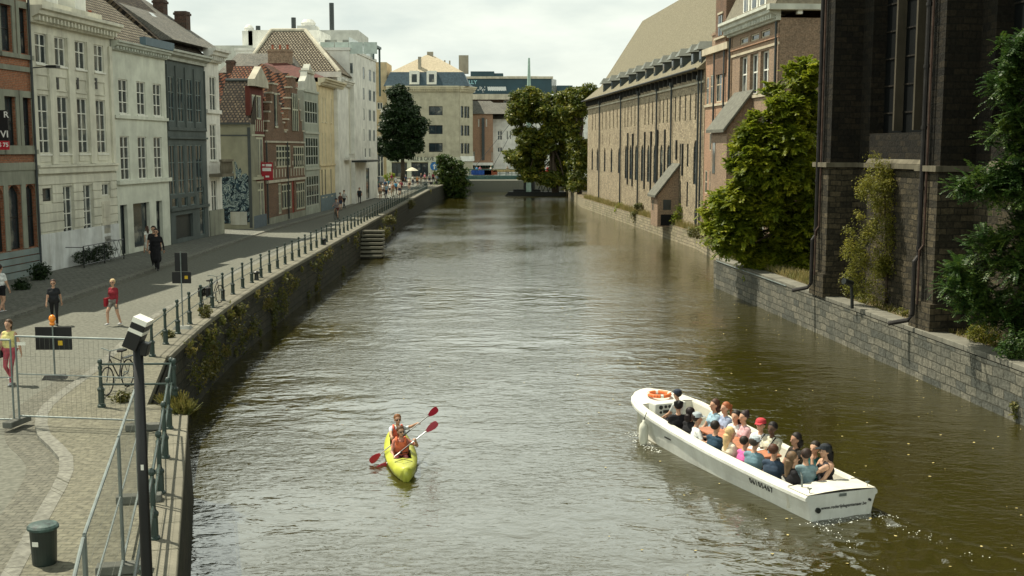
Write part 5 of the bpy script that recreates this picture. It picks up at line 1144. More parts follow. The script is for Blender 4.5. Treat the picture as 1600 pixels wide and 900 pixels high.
# ================================================= TREES AND PLANTS
def leaf_quads(P, Nn, S, asp=.6):
    """P centres, Nn normals, S sizes -> verts, faces of pointed leaves (quads)"""
    n = len(P); a = np.cross(Nn, rng.normal(size=(n, 3))); a /= np.linalg.norm(a, axis=1)[:, None] + 1e-9; b = np.cross(Nn, a); b /= np.linalg.norm(b, axis=1)[:, None] + 1e-9
    S = S[:, None]; V = np.stack([P - a * S, P - b * S * asp * .8 + a * S * .1, P + a * S, P + b * S * asp * .8 + a * S * .1], 1).reshape(-1, 3)
    F = np.arange(4 * n).reshape(n, 4); return V, F
def np_mesh(name, V, F, mat, parent=None, smooth=False):
    me = bpy.data.meshes.new(name); me.vertices.add(len(V)); me.vertices.foreach_set('co', np.asarray(V, dtype=np.float32).ravel())
    k = F.shape[1]; me.loops.add(F.size); me.loops.foreach_set('vertex_index', F.ravel().astype(np.int32)); me.polygons.add(len(F))
    me.polygons.foreach_set('loop_start', np.arange(0, F.size, k, dtype=np.int32)); me.polygons.foreach_set('loop_total', np.full(len(F), k, dtype=np.int32))
    me.materials.append(mat); me.update(calc_edges=True); me.validate()
    o = bpy.data.objects.new(name, me); C.objects.link(o)
    if parent: o.parent = parent
    return o
def clumps(blobs, n, up=.0):
    """clump centres near the skin of a set of ellipsoids (c, r)"""
    vol = np.array([r[0] * r[1] * r[2] for c, r in blobs]) ** .67; vol /= vol.sum(); out = []
    for (c, r), w_ in zip(blobs, vol):
        k = int(n * w_) + 1; d = rng.normal(size=(k, 3)); d /= np.linalg.norm(d, axis=1)[:, None]; rad = rng.uniform(.35, 1.0, k) ** .5 * rng.uniform(.85, 1.08, k)
        out.append(np.array(c) + d * np.array(r) * rad[:, None])
    return np.vstack(out)
def crown(blobs, n, per, cr, ls, mat, parent, name='crown', flat=.55):
    c = clumps(blobs, n); m = len(c); rr = rng.uniform(.6, 1.35, m) * cr
    d = rng.normal(size=(m, per, 3)); d /= np.linalg.norm(d, axis=2)[:, :, None]; rad = rng.uniform(0, 1, (m, per, 1)) ** .45
    off = d * rad * rr[:, None, None]; off[:, :, 2] *= flat
    P = (c[:, None, :] + off).reshape(-1, 3); Nn = d.reshape(-1, 3) * .6 + rng.normal(size=(m * per, 3)) * .5 + np.array([0, 0, .7]); Nn /= np.linalg.norm(Nn, axis=1)[:, None]
    V, F = leaf_quads(P, Nn, rng.uniform(.65, 1.25, m * per) * ls); return np_mesh(name, V, F, mat, parent), c
bark = plain('brown bark', (.07, .055, .04), .9, .1, var=.4, scale=6, bump=.6)
def trunk(parent, pts, rs, limbs, name='trunk'):
    m = MB().tube(pts, rs, 9)
    for a, b, r in limbs:
        a = Vector(a); b = Vector(b); mid = (a + b) / 2 + Vector((random.uniform(-.3, .3), random.uniform(-.3, .3), (b - a).length * .08)); m.tube([a, mid, b], [r, r * .65, r * .3], 6)
    return m.build(name, bark, parent, smooth=True)
def tree(name, label, base_, trunk_pts, rs, blobs, n, per, cr, ls, mat, cat='tree', group=None, flat=.55, nl=8):
    t = empty(name, base_, 0, label, cat, group); cr_o, cc = crown(blobs, n, per, cr, ls, mat, t, flat=flat)
    top = Vector(trunk_pts[-1]); idx = rng.choice(len(cc), min(nl * 3, len(cc)), replace=False); limbs = []
    for i in idx:
        k = random.randint(max(1, len(trunk_pts) // 2), len(trunk_pts) - 1); limbs.append((trunk_pts[k], tuple(cc[i]), rs[k] * .5))
    trunk(t, trunk_pts, rs, limbs); return t
lf_dark = leafmat('dark green leaves', (.010, .024, .006), (.016, .036, .009), (.030, .055, .014), .25)
lf_yel = leafmat('yellow green leaves', (.025, .048, .008), (.09, .115, .012), (.28, .25, .025), .4)
lf_ail = leafmat('fresh green leaflets', (.06, .10, .010), (.19, .24, .016), (.44, .44, .035), .55)
lf_ail2 = leafmat('deep green leaflets', (.015, .045, .010), (.04, .085, .016), (.11, .16, .022), .35)
lf_bir = leafmat('pale birch leaves', (.10, .12, .018), (.19, .19, .028), (.30, .27, .04), .5)
lf_weed = leafmat('weed leaves', (.05, .07, .014), (.12, .12, .025), (.22, .17, .05), .35)

def inside(x, y, poly):
    r = False; j = len(poly) - 1
    for i in range(len(poly)):
        (xi, yi), (xj, yj) = poly[i], poly[j]
        if (yi > y) != (yj > y) and x < (xj - xi) * (y - yi) / (yj - yi) + xi: r = not r
        j = i
    return r
def outline(poly, n, r0, r1, Y, base_, dy, squash=.8):
    xs = [p[0] for p in poly]; ys = [p[1] for p in poly]; out = []; g = 0
    while len(out) < n and g < 9000:
        g += 1; x = random.uniform(min(xs), max(xs)); y = random.uniform(min(ys), max(ys)); r = random.uniform(r0, r1)
        if all(inside(x + a * r * .5, y + b * r * .5, poly) for a, b in ((1, 0), (-1, 0), (0, 1), (0, -1))): out.append(bl(x, y, r, r * squash, Y, base_, random.uniform(-dy, dy)))
    return out
# dark round tree on the street end
b = G(628, 281, 2.2); Yt = 205; c = lambda px_, py_: AtY(px_, py_, Yt) - AtY(629, 279, Yt)
def bl(px_, py_, rx, rz, Y, base_, dy=0, ry=None):
    p = AtY(px_, py_, Y) - base_; k = Y / FPX; return ((p.x, p.y + dy, p.z), (rx * k, ry or rx * k * .9, rz * k))
B = AtY(629, 279, 205); B.z = 2.2
tree('street_tree', 'dark green dense tree in front of the beige corner building', B, [(0, 0, 0), (.1, 0, 2), (0, 0, 5), (.2, 0, 9)], [.45, .38, .3, .15],
     outline([(620, 136), (645, 140), (652, 175), (668, 195), (666, 225), (655, 245), (610, 250), (590, 225), (588, 195), (603, 175), (608, 145)], 60, 8, 14, 205, B, 2.5), 1500, 30, .75, .30, lf_dark)
# mid shrub tree on the quay end
B = AtY(705, 303, 188); B.z = 1.6
tree('quay_bush_tree', 'bright green bushy tree hanging over the left quay end by the bridge', B, [(0, 0, -.5), (0, 0, 1.5), (.3, 0, 3)], [.3, .25, .15],
     [bl(706, 270, 25, 22, 188, B), bl(695, 252, 14, 14, 188, B), bl(715, 285, 20, 14, 188, B), bl(690, 290, 14, 10, 188, B), bl(712, 300, 20, 10, 188, B, 1)], 380, 28, .65, .26, leafmat('mid green leaves', (.02, .05, .01), (.05, .085, .014), (.10, .12, .02), .35))
# big yellow-green trees on the right end
B = AtY(868, 290, 185); B.z = 2
tree('golden_crown_tree', 'broad tree with golden green top overhanging the bridge', B, [(0, 0, -1), (-.3, 0, 3), (-.8, 0, 7), (-1.2, 0, 11)], [.6, .5, .4, .2],
     outline([(800, 150), (820, 134), (850, 132), (880, 140), (905, 150), (905, 180), (912, 260), (905, 300), (870, 292), (835, 282), (800, 276), (792, 240), (803, 205), (796, 175)], 110, 9, 17, 185, B, 3.2), 2600, 30, .75, .27, lf_yel)
B = AtY(905, 300, 172); B.z = 1.3
tree('leaning_canal_tree', 'thinner yellow green tree with open branches beside the end of the monastery', B, [(0, 0, -1), (.2, 0, 4), (.1, 0, 8), (.6, 0, 13)], [.4, .35, .28, .12],
     outline([(880, 150), (905, 135), (925, 130), (930, 150), (915, 175), (905, 200), (922, 230), (920, 300), (890, 300), (890, 200), (875, 175)], 50, 7, 13, 172, B, 1.8), 1100, 28, .6, .22, lf_yel)

# tree of heaven: compound fronds
def fronds(points, dirs, length, mat, parent, name='crown', pairs=9, ll=.16, lw=.045, droop=.5):
    n = len(points); P0 = np.asarray(points); D = np.asarray(dirs); D = D / np.linalg.norm(D, axis=1)[:, None]; side = np.cross(D, [0, 0, 1.0]); side /= np.linalg.norm(side, axis=1)[:, None] + 1e-9
    Ls = rng.uniform(.7, 1.25, n) * length; V = []; 
    for k in range(pairs):
        t = (k + .6) / pairs; c = P0 + D * (Ls * t)[:, None]; c[:, 2] -= droop * Ls * t * t
        tang = D.copy(); tang[:, 2] -= 2 * droop * t; tang /= np.linalg.norm(tang, axis=1)[:, None]
        for sg in (-1, 1):
            ld = side * sg + tang * .35 + rng.normal(size=(n, 3)) * .12; ld[:, 2] -= .25; ld /= np.linalg.norm(ld, axis=1)[:, None]
            l_ = (Ls / length * ll * (1 - .35 * t))[:, None]; wv = tang * lw * (1 + rng.normal(size=(n, 1)) * .1); wv = wv + rng.normal(size=(n, 3)) * .006
            V.append(np.stack([c, c + ld * l_ * .4 - wv, c + ld * l_, c + ld * l_ * .4 + wv], 1))
    V = np.concatenate(V, 0).reshape(-1, 3); F = np.arange(len(V)).reshape(-1, 4); return np_mesh(name, V, F, mat, parent)
def ail(name, label, base_, pts, rs, blobs, n, mat, length, pairs=9, ll=.16, lw=.045, per=7, cat='tree', fills=0, fillmat=None):
    t = empty(name, base_, 0, label, cat); c = clumps(blobs, n); m = len(c); ctr = np.array(blobs[0][0])
    P = np.repeat(c, per, 0) + rng.normal(size=(m * per, 3)) * .06; a = rng.uniform(0, 6.283, m * per); D = np.stack([np.cos(a), np.sin(a), rng.uniform(-.6, 1.5, m * per)], 1)
    o = fronds(P, D, length, mat, t, pairs=pairs, ll=ll, lw=lw, droop=.28)
    if fills: crown(blobs, fills, 26, .30, .085, mat, t, name='inner_leaves')
    limbs = []
    for i in rng.choice(m, min(36, m), replace=False):
        k = max(1, min(len(pts) - 1, sum(1 for q in pts if q[2] < c[i][2] - .6))); limbs.append((pts[k], tuple(c[i]), rs[k] * .45))
    trunk(t, pts, rs, limbs); return t
Y0 = 61; B = G(1215, 442, 1.7); B = AtY(1222, 440, 61.5); B.z = 1.3
ail('tree_of_heaven', 'big leafy green tree with feathery leaves between the brown mansion and the church', B, [(0, 0, 0), (.2, 0, 2.5), (-.1, 0, 5), (.5, 0, 8)], [.32, .27, .2, .08],
    outline([(1096, 375), (1100, 345), (1125, 308), (1148, 290), (1145, 240), (1155, 190), (1180, 165), (1200, 148), (1222, 112), (1252, 84), (1285, 84), (1285, 455), (1215, 448), (1150, 415), (1105, 400)], 110, 17, 32, Y0, B, 1.3, .7) + [bl(1250, 330, 30, 95, Y0 + 1.5, B, 1.5, 1.0)], 2600, lf_ail, .50, pairs=7, ll=.20, lw=.07, per=8, fills=900)
# right foreground tree of heaven
B = G(1590, 545, 1.7); B.x += .6; Yf = B.y
ail('feathery_leaf_tree', 'dark green feathery leaved tree reaching in from the right edge in front of the church', B, [(1.0, 0, 0), (.9, .1, 3), (1.0, .2, 6), (.8, .2, 9.5)], [.22, .18, .13, .05],
    outline([(1620, 40), (1560, 62), (1530, 120), (1560, 160), (1548, 230), (1520, 262), (1492, 292), (1540, 330), (1510, 400), (1475, 455), (1520, 505), (1600, 550), (1660, 540), (1660, 60)], 80, 16, 30, Yf, B, .7, .6), 440, lf_ail2, .62, pairs=11, ll=.13, lw=.030, per=8)
# birch
B = G(1384, 478, 1.7); Yb = B.y
t = empty('young_birch', B, 0, 'slender young birch with sparse pale yellow green leaves in front of the church wall', 'tree')
bb = outline([(1368, 225), (1385, 240), (1400, 300), (1415, 335), (1412, 430), (1400, 468), (1330, 462), (1315, 420), (1325, 360), (1345, 300), (1360, 255)], 34, 9, 16, Yb, B, .5, 1.2) + outline([(1368, 225), (1385, 240), (1400, 300), (1415, 335), (1412, 430), (1400, 468), (1330, 462), (1315, 420), (1325, 360), (1345, 300), (1360, 255)], 20, 6, 12, Yb, B, .5, 1.2)
o, cc = crown(bb, 620, 30, .26, .045, lf_bir, t, flat=.9)
trunk(t, [(0, 0, 0), (-.02, 0, 1.5), (-.1, 0, 3), (-.3, 0, 5.4)], [.06, .05, .035, .012], [((0 - .02 * k, 0, .8 + k * .3), tuple(cc[i]), .016) for k, i in enumerate(rng.choice(len(cc), 14, replace=False))])
def bush(name, label, px_, py_, z, rx, rz, n, mat, ls=.07, per=22, cr=.22, cat='bush', group=None, ry=None, back=0):
    p = G(px_, py_, z); p.y += back; k = p.y / FPX; t = empty(name, p, 0, label, cat, group)
    crown([((0, 0, rz * k * .8), (rx * k, ry or rx * k * .7, rz * k))], n, per, cr, ls, mat, t, name='foliage', flat=.8)
    MB().tube([(0, 0, -.1), (.05, 0, rz * k)], [.03, .012], 5).tube([(0, 0, -.1), (-rx * k * .4, 0, rz * k)], [.025, .01], 5).build('stem', bark, t); return t
bush('low_bush', 'low yellow green bush at the foot of the church below the feathery tree', 1535, 535, 1.7, 28, 18, 60, lf_bir, .05, cr=.18)
bush('dark_bush', 'dark green bush at the right edge on top of the canal wall', 1585, 560, 1.7, 30, 26, 60, lf_ail2, .06, cr=.2)
bush('wall_shrub', 'small green shrub growing low on the canal wall at the right edge', 1592, 650, .2, 12, 12, 16, lf_weed, .06, cr=.14)
bush('birch_undergrowth', 'small bright green plant beside the birch trunk', 1350, 472, 1.7, 18, 8, 20, lf_bir, .04, cr=.14)
bush('pale_creeper', 'tiny pale plant under the church buttress by the drainpipe', 1412, 492, 1.7, 8, 6, 8, lf_bir, .035, cr=.1)
bush('waterside_bush', 'rounded pale green bush hanging over the bank wall left of the big tree', 1128, 388, 1.3, 34, 26, 110, lf_ail, .09, cr=.32)
bush('willow_shrub', 'green shrub growing on the bank just right of the brick shed', 1062, 352, 1.3, 12, 18, 45, lf_ail, .10, cr=.35)
bush('bank_shrub', 'bright green shrub by the water midway along the monastery', 996, 342, .8, 10, 14, 40, lf_weed, .11, cr=.4)
bush('hanging_shrub', 'green shrub drooping over the bank wall left of the bright green shrub', 972, 335, .6, 10, 10, 30, lf_ail, .11, cr=.4)
bush('mansion_foot_shrub', 'low shrub in the gap between the house bay and the big tree', 1090, 372, 1.3, 18, 12, 40, lf_weed, .09, cr=.3)
# grass along the bank
def grassy(name, label, pts, n, h, mat, wd=.9):
    V = []; P = resample([Vector(p) for p in pts], .3)
    for _ in range(n):
        p = random.choice(P) + Vector((random.uniform(0, wd), random.uniform(-.2, .2), 0)); hh = h * random.uniform(.4, 1.3); a = random.uniform(0, 6.28); d = Vector((math.cos(a), math.sin(a), 0)) * .02; l_ = Vector((random.gauss(0, .12), random.gauss(0, .12), 0))
        V += [tuple(p - d), tuple(p + d), tuple(p + d * .4 + l_ + Vector((0, 0, hh))), tuple(p - d * .4 + l_ + Vector((0, 0, hh)))]
    o = np_mesh(name, np.array(V), np.arange(len(V)).reshape(-1, 4), mat); tag(o, label, 'grass', kind='stuff'); return o
dry = leafmat('dry grass', (.14, .15, .04), (.26, .22, .08), (.36, .30, .13), .3)
grassy('bank_grass', 'dry yellow grass and weeds along the top of the bank below the monastery', [p + Vector((.1, 0, 0)) for p in bank[2:7]], 9000, .5, dry, 1.6)
grassy('corner_grass', 'dry grass patch on the bank beneath the big feathery tree', [(12.6, 66, 1.68), (13.6, 56, 1.68), (14.0, 50, 1.68)], 2600, .3, dry, 1.2)
grassy('church_weeds', 'thin weeds on the earth strip at the foot of the church', [(14.3, 48, 1.67), (15.2, 38, 1.67), (16, 30, 1.67)], 1500, .18, lf_weed, 1.0)
grassy('terrace_grass', 'green tuft of grass hanging over the corner of the near quay terrace', [T0 + Vector((-.5, .0, 0)), T0 + Vector((.05, -.9, -.05))], 900, .25, lf_weed, .35)
# weeds on the quay edge and wall
wl = [(322, 497, 2.2, 9, 13, 'tall green weed at the foot of the railing post beside the parked bicycle'), (369, 492, 1.7, 8, 8, 'yellow flowering weed growing out of the quay wall under the bicycle'), (262, 528, 2.2, 8, 7, 'small weed on the quay edge near the bent black lamp head'),
      (190, 628, 2.2, 12, 9, 'green weed growing on the paving by the near corner post'), (467, 420, 1.4, 8, 9, 'green weed hanging on the quay wall before the water steps'), (600, 372, 1.0, 8, 10, 'pale weed growing beside the water steps'),
      (608, 350, 1.6, 12, 7, 'orange green weed on the quay wall just past the water steps'), (640, 325, 1.4, 9, 7, 'weed patch high on the far quay wall'), (545, 368, 1.5, 9, 7, 'weed clump on the quay wall just before the steps'), (505, 400, .9, 8, 8, 'low green weed near the waterline of the quay wall')]
for px_, py_, z, rx, rz, lab in wl: 
    bush('wall_weed', lab, px_, py_, z, rx, rz, 26 if py_ > 450 else 40, lf_weed, .045 if py_ > 450 else .07, cr=.11 if py_ > 450 else .28, cat='weed', group='weeds growing on the left quay')
V = []
for _ in range(105):
    i = random.randint(6, 40); e0, e1 = edge_far[min(i // 4, len(edge_far) - 4)], edge_far[min(i // 4, len(edge_far) - 4) + 1]; q = e0.lerp(e1, random.random()); z = random.choice((2.1, 1.9, 1.4, .9, .5)) + random.uniform(-.2, .1); rr_ = random.uniform(.12, .5)
    for _k in range(60):
        a = rng.normal(size=3) * rr_ * .45; c0 = np.array([q.x + .12 + abs(a[0]) * .6, q.y + a[1] * 1.4, z + a[2] - .15]); d_ = rng.normal(size=3); d_ /= np.linalg.norm(d_); s2 = np.cross(d_, rng.normal(size=3)); s2 /= np.linalg.norm(s2); l_ = random.uniform(.04, .10)
        V += [c0 - d_ * l_, c0 - s2 * l_ * .4, c0 + d_ * l_, c0 + s2 * l_ * .4]
tag(np_mesh('wall_plants', np.array(V), np.arange(len(V)).reshape(-1, 4), lf_weed), 'small ferns and weeds sprouting from the joints of the left quay wall', 'wall plants', kind='stuff')
# hedge in the iron planter, bay tree
p = pf.location + Vector((0, 0, 0)); hd = empty('clipped_hedge', pf.matrix_basis @ Vector((2.3, .5, 0)), pf.rotation_euler.z, 'dark clipped hedge inside the iron fence below the cream mansion', 'hedge')
crown([((-1.2, 0, .45), (1.1, .4, .42)), ((0, 0, .45), (1.2, .4, .45)), ((1.2, 0, .45), (1.1, .4, .45))], 150, 26, .16, .045, lf_dark, hd, name='foliage')
for px_, py_, lab, rx, rz in ((62, 437, 'dark weeds growing against the painted plinth of the brick house', 14, 14), (35, 452, 'smaller dark weeds on the sidewalk below the arched windows', 8, 8)): bush('plinth_weeds', lab, px_, py_, 2.2, rx, rz, 50, lf_dark, .07, cr=.25)
bush('bay_tree', 'small conical bay tree standing by the yellow house door', 522, 317, 2.2, 8, 14, 60, lf_dark, .12, cr=.4, cat='tree')
bush('cafe_palm', 'pale green potted plant on the cafe terrace near the dark street tree', 607, 283, 2.2, 9, 8, 25, lf_ail, .18, cr=.5, cat='plant')
# ================================================= PEOPLE
SKIN = (.50, .30, .20); SKIN2 = (.36, .20, .13)
def mcol(col, kind='cloth'):
    return plain(kind + ' %.3f %.3f %.3f' % tuple(col), col, .8 if kind == 'cloth' else .55, .25, var=.3, scale=9, bump=.35)
def ik(a, b, l1, l2, pole):
    d = b - a; D = d.length; mx = (l1 + l2) * .995
    if D > mx: b = a + d * (mx / D); d = b - a; D = mx
    x = (l1 * l1 - l2 * l2 + D * D) / (2 * D); h = math.sqrt(max(0, l1 * l1 - x * x)); u = d.normalized(); p = pole - u * pole.dot(u)
    p = p.normalized() if p.length > 1e-4 else Vector((0, 0, -1)); return a + u * x + p * h, b
def human(name_lab, pos, face, pose='stand', s=1.0, top=(.3, .3, .3), bot=(.05, .05, .06), shoe=(.03, .03, .03), hair=(.03, .02, .015), skin=SKIN, sleeve='short', legs='long', hstyle='short', hat=None, bag=None,
          hands=None, phase=0, hy=0.0, near=True, lean=0.0, glasses=False, vest=None, voxel=None, group=None, strap=None, dress=False, female=False, straps_top=False, grip=False):
    fx, fy = face; yaw = math.atan2(-fx, fy); root = empty('person', pos, yaw, name_lab, 'person', group); root.scale = (s, s, s)
    V3 = lambda *a: Vector(a); seated = pose in ('sit', 'kayak', 'cycle'); hz = {'sit': .12, 'kayak': .10, 'cycle': .98}.get(pose, .92)
    hip = V3(0, 0, hz); tl = V3(0, math.sin(lean), math.cos(lean)); sw = .165 if female else .185
    def T(x, y, z): return hip + V3(x, y, 0) + tl * z
    caps = []; SK, TP, BT, SH_ = 0, 1, 2, 3
    def cp(a, ra, b, rb, m): caps.append((a, ra, b, rb, m))
    hw = .10 if female else .09
    cp(T(-hw, 0, .02), .115, T(hw, 0, .02), .115, BT); cp(T(-.055, .0, .16), .125, T(.055, .0, .16), .125, TP); cp(T(-.08, 0, .33), .13, T(.08, 0, .33), .13, TP); cp(T(-sw + .04, -.01, .46), .07, T(sw - .04, -.01, .46), .07, TP)
    cp(T(0, 0, .20), .12, T(0, 0, .42), .10, TP)
    cp(T(0, -.005, .50), .055, T(0, .01, .60), .05, SK); hd = T(0, .02, .70)
    hq = Matrix.Rotation(hy, 4, 'Z'); hv = lambda x, y, z: hd + hq @ V3(x, y, z)
    cp(hv(0, -.012, .035), .095, hv(0, .0, .02), .093, SK); cp(hv(0, .02, -.03), .075, hv(0, .038, -.078), .048, SK)
    cp(hv(0, .100, .0), .011, hv(0, .118, -.025), .016, SK)
    for q in (-1, 1): cp(hv(q * .085, -.005, .0), .018, hv(q * .088, -.01, -.03), .014, SK)
    # legs
    hipj = [hip + V3(q * .09, 0, -.01) for q in (-1, 1)]
    if pose == 'stand': feet = [V3(-.10, 0, .08), V3(.10, .03, .08)]
    elif pose == 'walk':
        a = phase; feet = [V3(-.09, .26 * math.cos(a), .08 + max(0, -.12 * math.sin(a))), V3(.09, -.26 * math.cos(a), .08 + max(0, .12 * math.sin(a)))]
    elif pose == 'sit': feet = [V3(-.11, .46, -.34), V3(.12, .44, -.34)]
    elif pose == 'kayak': feet = [V3(-.14, .80, .08), V3(.14, .80, .08)]
    elif pose == 'cycle': feet = [V3(-.10, .15, .20), V3(.10, .22, .52)]
    bare = legs == 'shorts'
    for q, (hj, ft) in enumerate(zip(hipj, feet)):
        pole = V3(0, 1, .15) if pose != 'kayak' else V3(0, .2, 1); kn, ft = ik(hj, ft, .43, .42, pole)
        mid = hj.lerp(kn, .6)
        cp(hj, .088, mid, .072, BT); cp(mid, .072, kn, .056, SK if bare else BT); cp(kn, .055, kn.lerp(ft, .35), .055, SK if bare else BT); cp(kn.lerp(ft, .35), .055, ft, .038 if bare else .05, SK if bare else BT)
        cp(ft + V3(0, -.03, -.035), .042, ft + V3(0, .13, -.045), .034, SH_)
    if dress: cp(T(0, 0, -.05), .15, T(0, 0, -.42), .20, TP)
    # arms
    sj = [T(q * sw, -.01, .45) for q in (-1, 1)]
    if hands is None:
        if pose == 'walk': hands = [V3(-.27, -.16 * math.cos(phase), hz - .10), V3(.27, .16 * math.cos(phase), hz - .10)]
        elif pose == 'sit': hands = [V3(-.10, .36, .20), V3(.10, .36, .20)]
        elif pose == 'cycle': hands = [V3(-.25, .52, 1.12), V3(.25, .52, 1.12)]
        else: hands = [V3(-.25, .06, hz - .08), V3(.25, .06, hz - .08)]
    else: hands = [Vector(h) for h in hands]
    for q, (a, h) in enumerate(zip(sj, hands)):
        sg = -1 if q == 0 else 1; el, h = ik(a, h, .29, .26, V3(sg * .5, -.5, -.8)); sl = a.lerp(el, .62)
        bareA = sleeve == 'none'
        cp(a, .058, sl, .048, SK if bareA else TP); cp(sl, .046, el, .040, TP if sleeve == 'long' else SK); cp(el, .040, h, .027, TP if sleeve == 'long' else SK)
        d = (h - el).normalized(); sd = d.cross(V3(0, 0, 1)); sd = sd.normalized() if sd.length > .1 else V3(1, 0, 0); up = sd.cross(d)
        if near:
            pc = h + d * .05; cp(h, .026, pc - sd * .018, .020, SK); cp(pc + sd * .024, .018, pc - sd * .024, .018, SK); cp(h, .024, pc + sd * .018, .02, SK)
            for k, (o, l_) in enumerate(((-.030, .050), (-.010, .062), (.010, .058), (.030, .045))):
                f0 = pc + d * .012 + sd * o; f1 = f0 + d * l_ * .6 - up * .012 * (2.5 if grip else 1); f2 = f1 + d * l_ * (.1 if grip else .5) - up * .03; cp(f0, .0115, f1, .011, SK); cp(f1, .011, f2, .0095, SK)
            th = h + d * .02 - sd * .03 * sg; cp(th, .014, th + d * .04 - sd * .025 * sg - up * .015, .0105, SK)
        else: cp(h, .03, h + d * .09 - up * .02, .026, SK); cp(h + d * .02, .016, h + d * .06 - sd * .04 * sg, .012, SK)
    # one continuous surface
    mb = MB()
    for a, ra, b, rb, m in caps:
        d = b - a; L_ = d.length
        if L_ < 1e-4: d = V3(0, 0, 1)
        u = d.normalized(); n = 5
        pts = [a - u * ra * math.cos(t * math.pi / 2 / 3) for t in range(0, 3)] + [a, b] + [b + u * rb * math.sin(t * math.pi / 2 / 3) for t in range(1, 4)]
        rs = [max(1e-3, ra * math.sin(t * math.pi / 2 / 3)) for t in range(0, 3)] + [ra, rb] + [max(1e-3, rb * math.cos(t * math.pi / 2 / 3)) for t in range(1, 4)]
        mb.tube(pts, rs, 10)
    me = bpy.data.meshes.new('tmp'); me.from_pydata(mb.v, [], mb.f); o = bpy.data.objects.new('tmp', me); C.objects.link(o)
    r = o.modifiers.new('r', 'REMESH'); r.mode = 'VOXEL'; r.voxel_size = voxel or (.018 if near else .03)
    sm = o.modifiers.new('s', 'SMOOTH'); sm.factor = .5; sm.iterations = 2
    dg = bpy.context.evaluated_depsgraph_get(); body = bpy.data.meshes.new_from_object(o.evaluated_get(dg)); bpy.data.objects.remove(o); bpy.data.meshes.remove(me)
    nP = len(body.polygons); co = np.empty(len(body.vertices) * 3, dtype=np.float32); body.vertices.foreach_get('co', co); co = co.reshape(-1, 3)
    cen = np.empty(nP * 3, dtype=np.float32); body.polygons.foreach_get('center', cen); cen = cen.reshape(-1, 3)
    best = np.full(nP, 1e9); mi = np.zeros(nP, dtype=np.int32)
    for a, ra, b, rb, m in caps:
        a_ = np.array(a); b_ = np.array(b); ab = b_ - a_; t_ = np.clip(((cen - a_) @ ab) / max(1e-9, ab @ ab), 0, 1); ds = np.linalg.norm(cen - (a_ + t_[:, None] * ab), axis=1) - (ra + (rb - ra) * t_); k = ds < best; best[k] = ds[k]; mi[k] = m
    if straps_top:
        z_ = (cen - np.array(hip)) @ np.array(tl); mi[(mi == TP) & (z_ > .44)] = SK
    body.materials.clear()
    for m in (mcol(skin, 'skin'), mcol(top), mcol(bot), mcol(shoe, 'shoe')): body.materials.append(m)
    body.polygons.foreach_set('material_index', mi); body.polygons.foreach_set('use_smooth', [True] * nP); body.update(); body.name = 'body'
    bo = bpy.data.objects.new('body', body); C.objects.link(bo); bo.parent = root
    # hair
    if hstyle:
        m = MB(); M_ = hq.to_3x3()
        m.ball(hv(0, -.036, .052), .107, .106, .104, 12, 8, M=None)
        if hstyle in ('long', 'bob'):
            ln = .30 if hstyle == 'long' else .13
            m.tube([hv(0, -.05, .05), hv(0, -.085, -.04), hv(0, -.10, -.12), hv(0, -.115, -.05 - ln)], [.085, .095, .085, .05], 10)
        if hstyle == 'tail': m.tube([hv(0, -.10, .06), hv(0, -.15, .05), hv(0, -.16, -.06), hv(0, -.14, -.18)], [.03, .045, .035, .012], 8)
        if hstyle == 'bun': m.ball(hv(0, -.09, .12), .05)
        if hstyle == 'curly':
            for _ in range(10): a = random.uniform(0, 6.28); m.ball(hv(.07 * math.cos(a), -.03 + .07 * math.sin(a), random.uniform(.03, .11)), .045, n=8, m=6)
        h_ = m.build('hair', mcol(hair, 'hair'), root, smooth=True)
        rm_ = h_.modifiers.new('r', 'REMESH'); rm_.mode = 'VOXEL'; rm_.voxel_size = .014 if near else .03
    if hat:
        m = MB(); m.lathe([(.118, .0), (.112, .04), (.10, .075), (.06, .10), (.0, .108)], (0, 0, 0), 14)
        m.add([(-.08, .08, .01), (.08, .08, .01), (.065, .19, -.008), (-.065, .19, -.008), (-.08, .08, .02), (.08, .08, .02), (.065, .19, .0), (-.065, .19, .0)], [(0, 3, 2, 1), (4, 5, 6, 7), (0, 1, 5, 4), (1, 2, 6, 5), (2, 3, 7, 6), (3, 0, 4, 7)])
        ho = m.build('cap', mcol(hat), root, smooth=False); ho.matrix_basis = Matrix.Translation(hv(0, -.01, .058)) @ hq
    if near:
        m = MB()
        if glasses:
            for q in (-1, 1): m.ball(hv(q * .034, .088, .012), .027, .010, .020, 8, 6)
            m.tube([hv(-.085, .01, .015), hv(-.06, .08, .015), hv(.06, .08, .015), hv(.085, .01, .015)], .004, 5); m.build('sunglasses', plain('black lenses', (.008, .008, .008), .2, .5), root)
        else:
            for q in (-1, 1): MB().ball(hv(q * .033, .083, .012), .012, .007, .008, 8, 6).build('eye', plain('dark eye', (.02, .014, .01), .3), root)
        MB().ball(hv(0, .083, -.048), .024, .007, .006, 8, 5).build('mouth', plain('lips', (.30, .10, .08), .5), root)
    if strap: MB().tube([T(-.10, .02, .53), T(-.04, .14, .38), T(.05, .135, .22), T(.13, .06, .08)], .014, 5).tube([T(-.10, .02, .53), T(-.04, -.14, .38), T(.05, -.13, .22), T(.13, -.06, .08)], .014, 5).build('strap', mcol(strap), root)
    if bag:
        kind, bc = bag
        if kind == 'backpack': bevel(MB().box(-.13, .13, -.30, -.13, hz + .12, hz + .50).build('backpack', mcol(bc), root), .05, 3)
        else: bevel(MB().box(.22, .33, -.13, .17, hz - .20, hz + .12).tube([(.27, 0, hz + .10), (.2, .02, hz + .48)], .012, 5).build('shoulder_bag', mcol(bc), root), .03, 2)
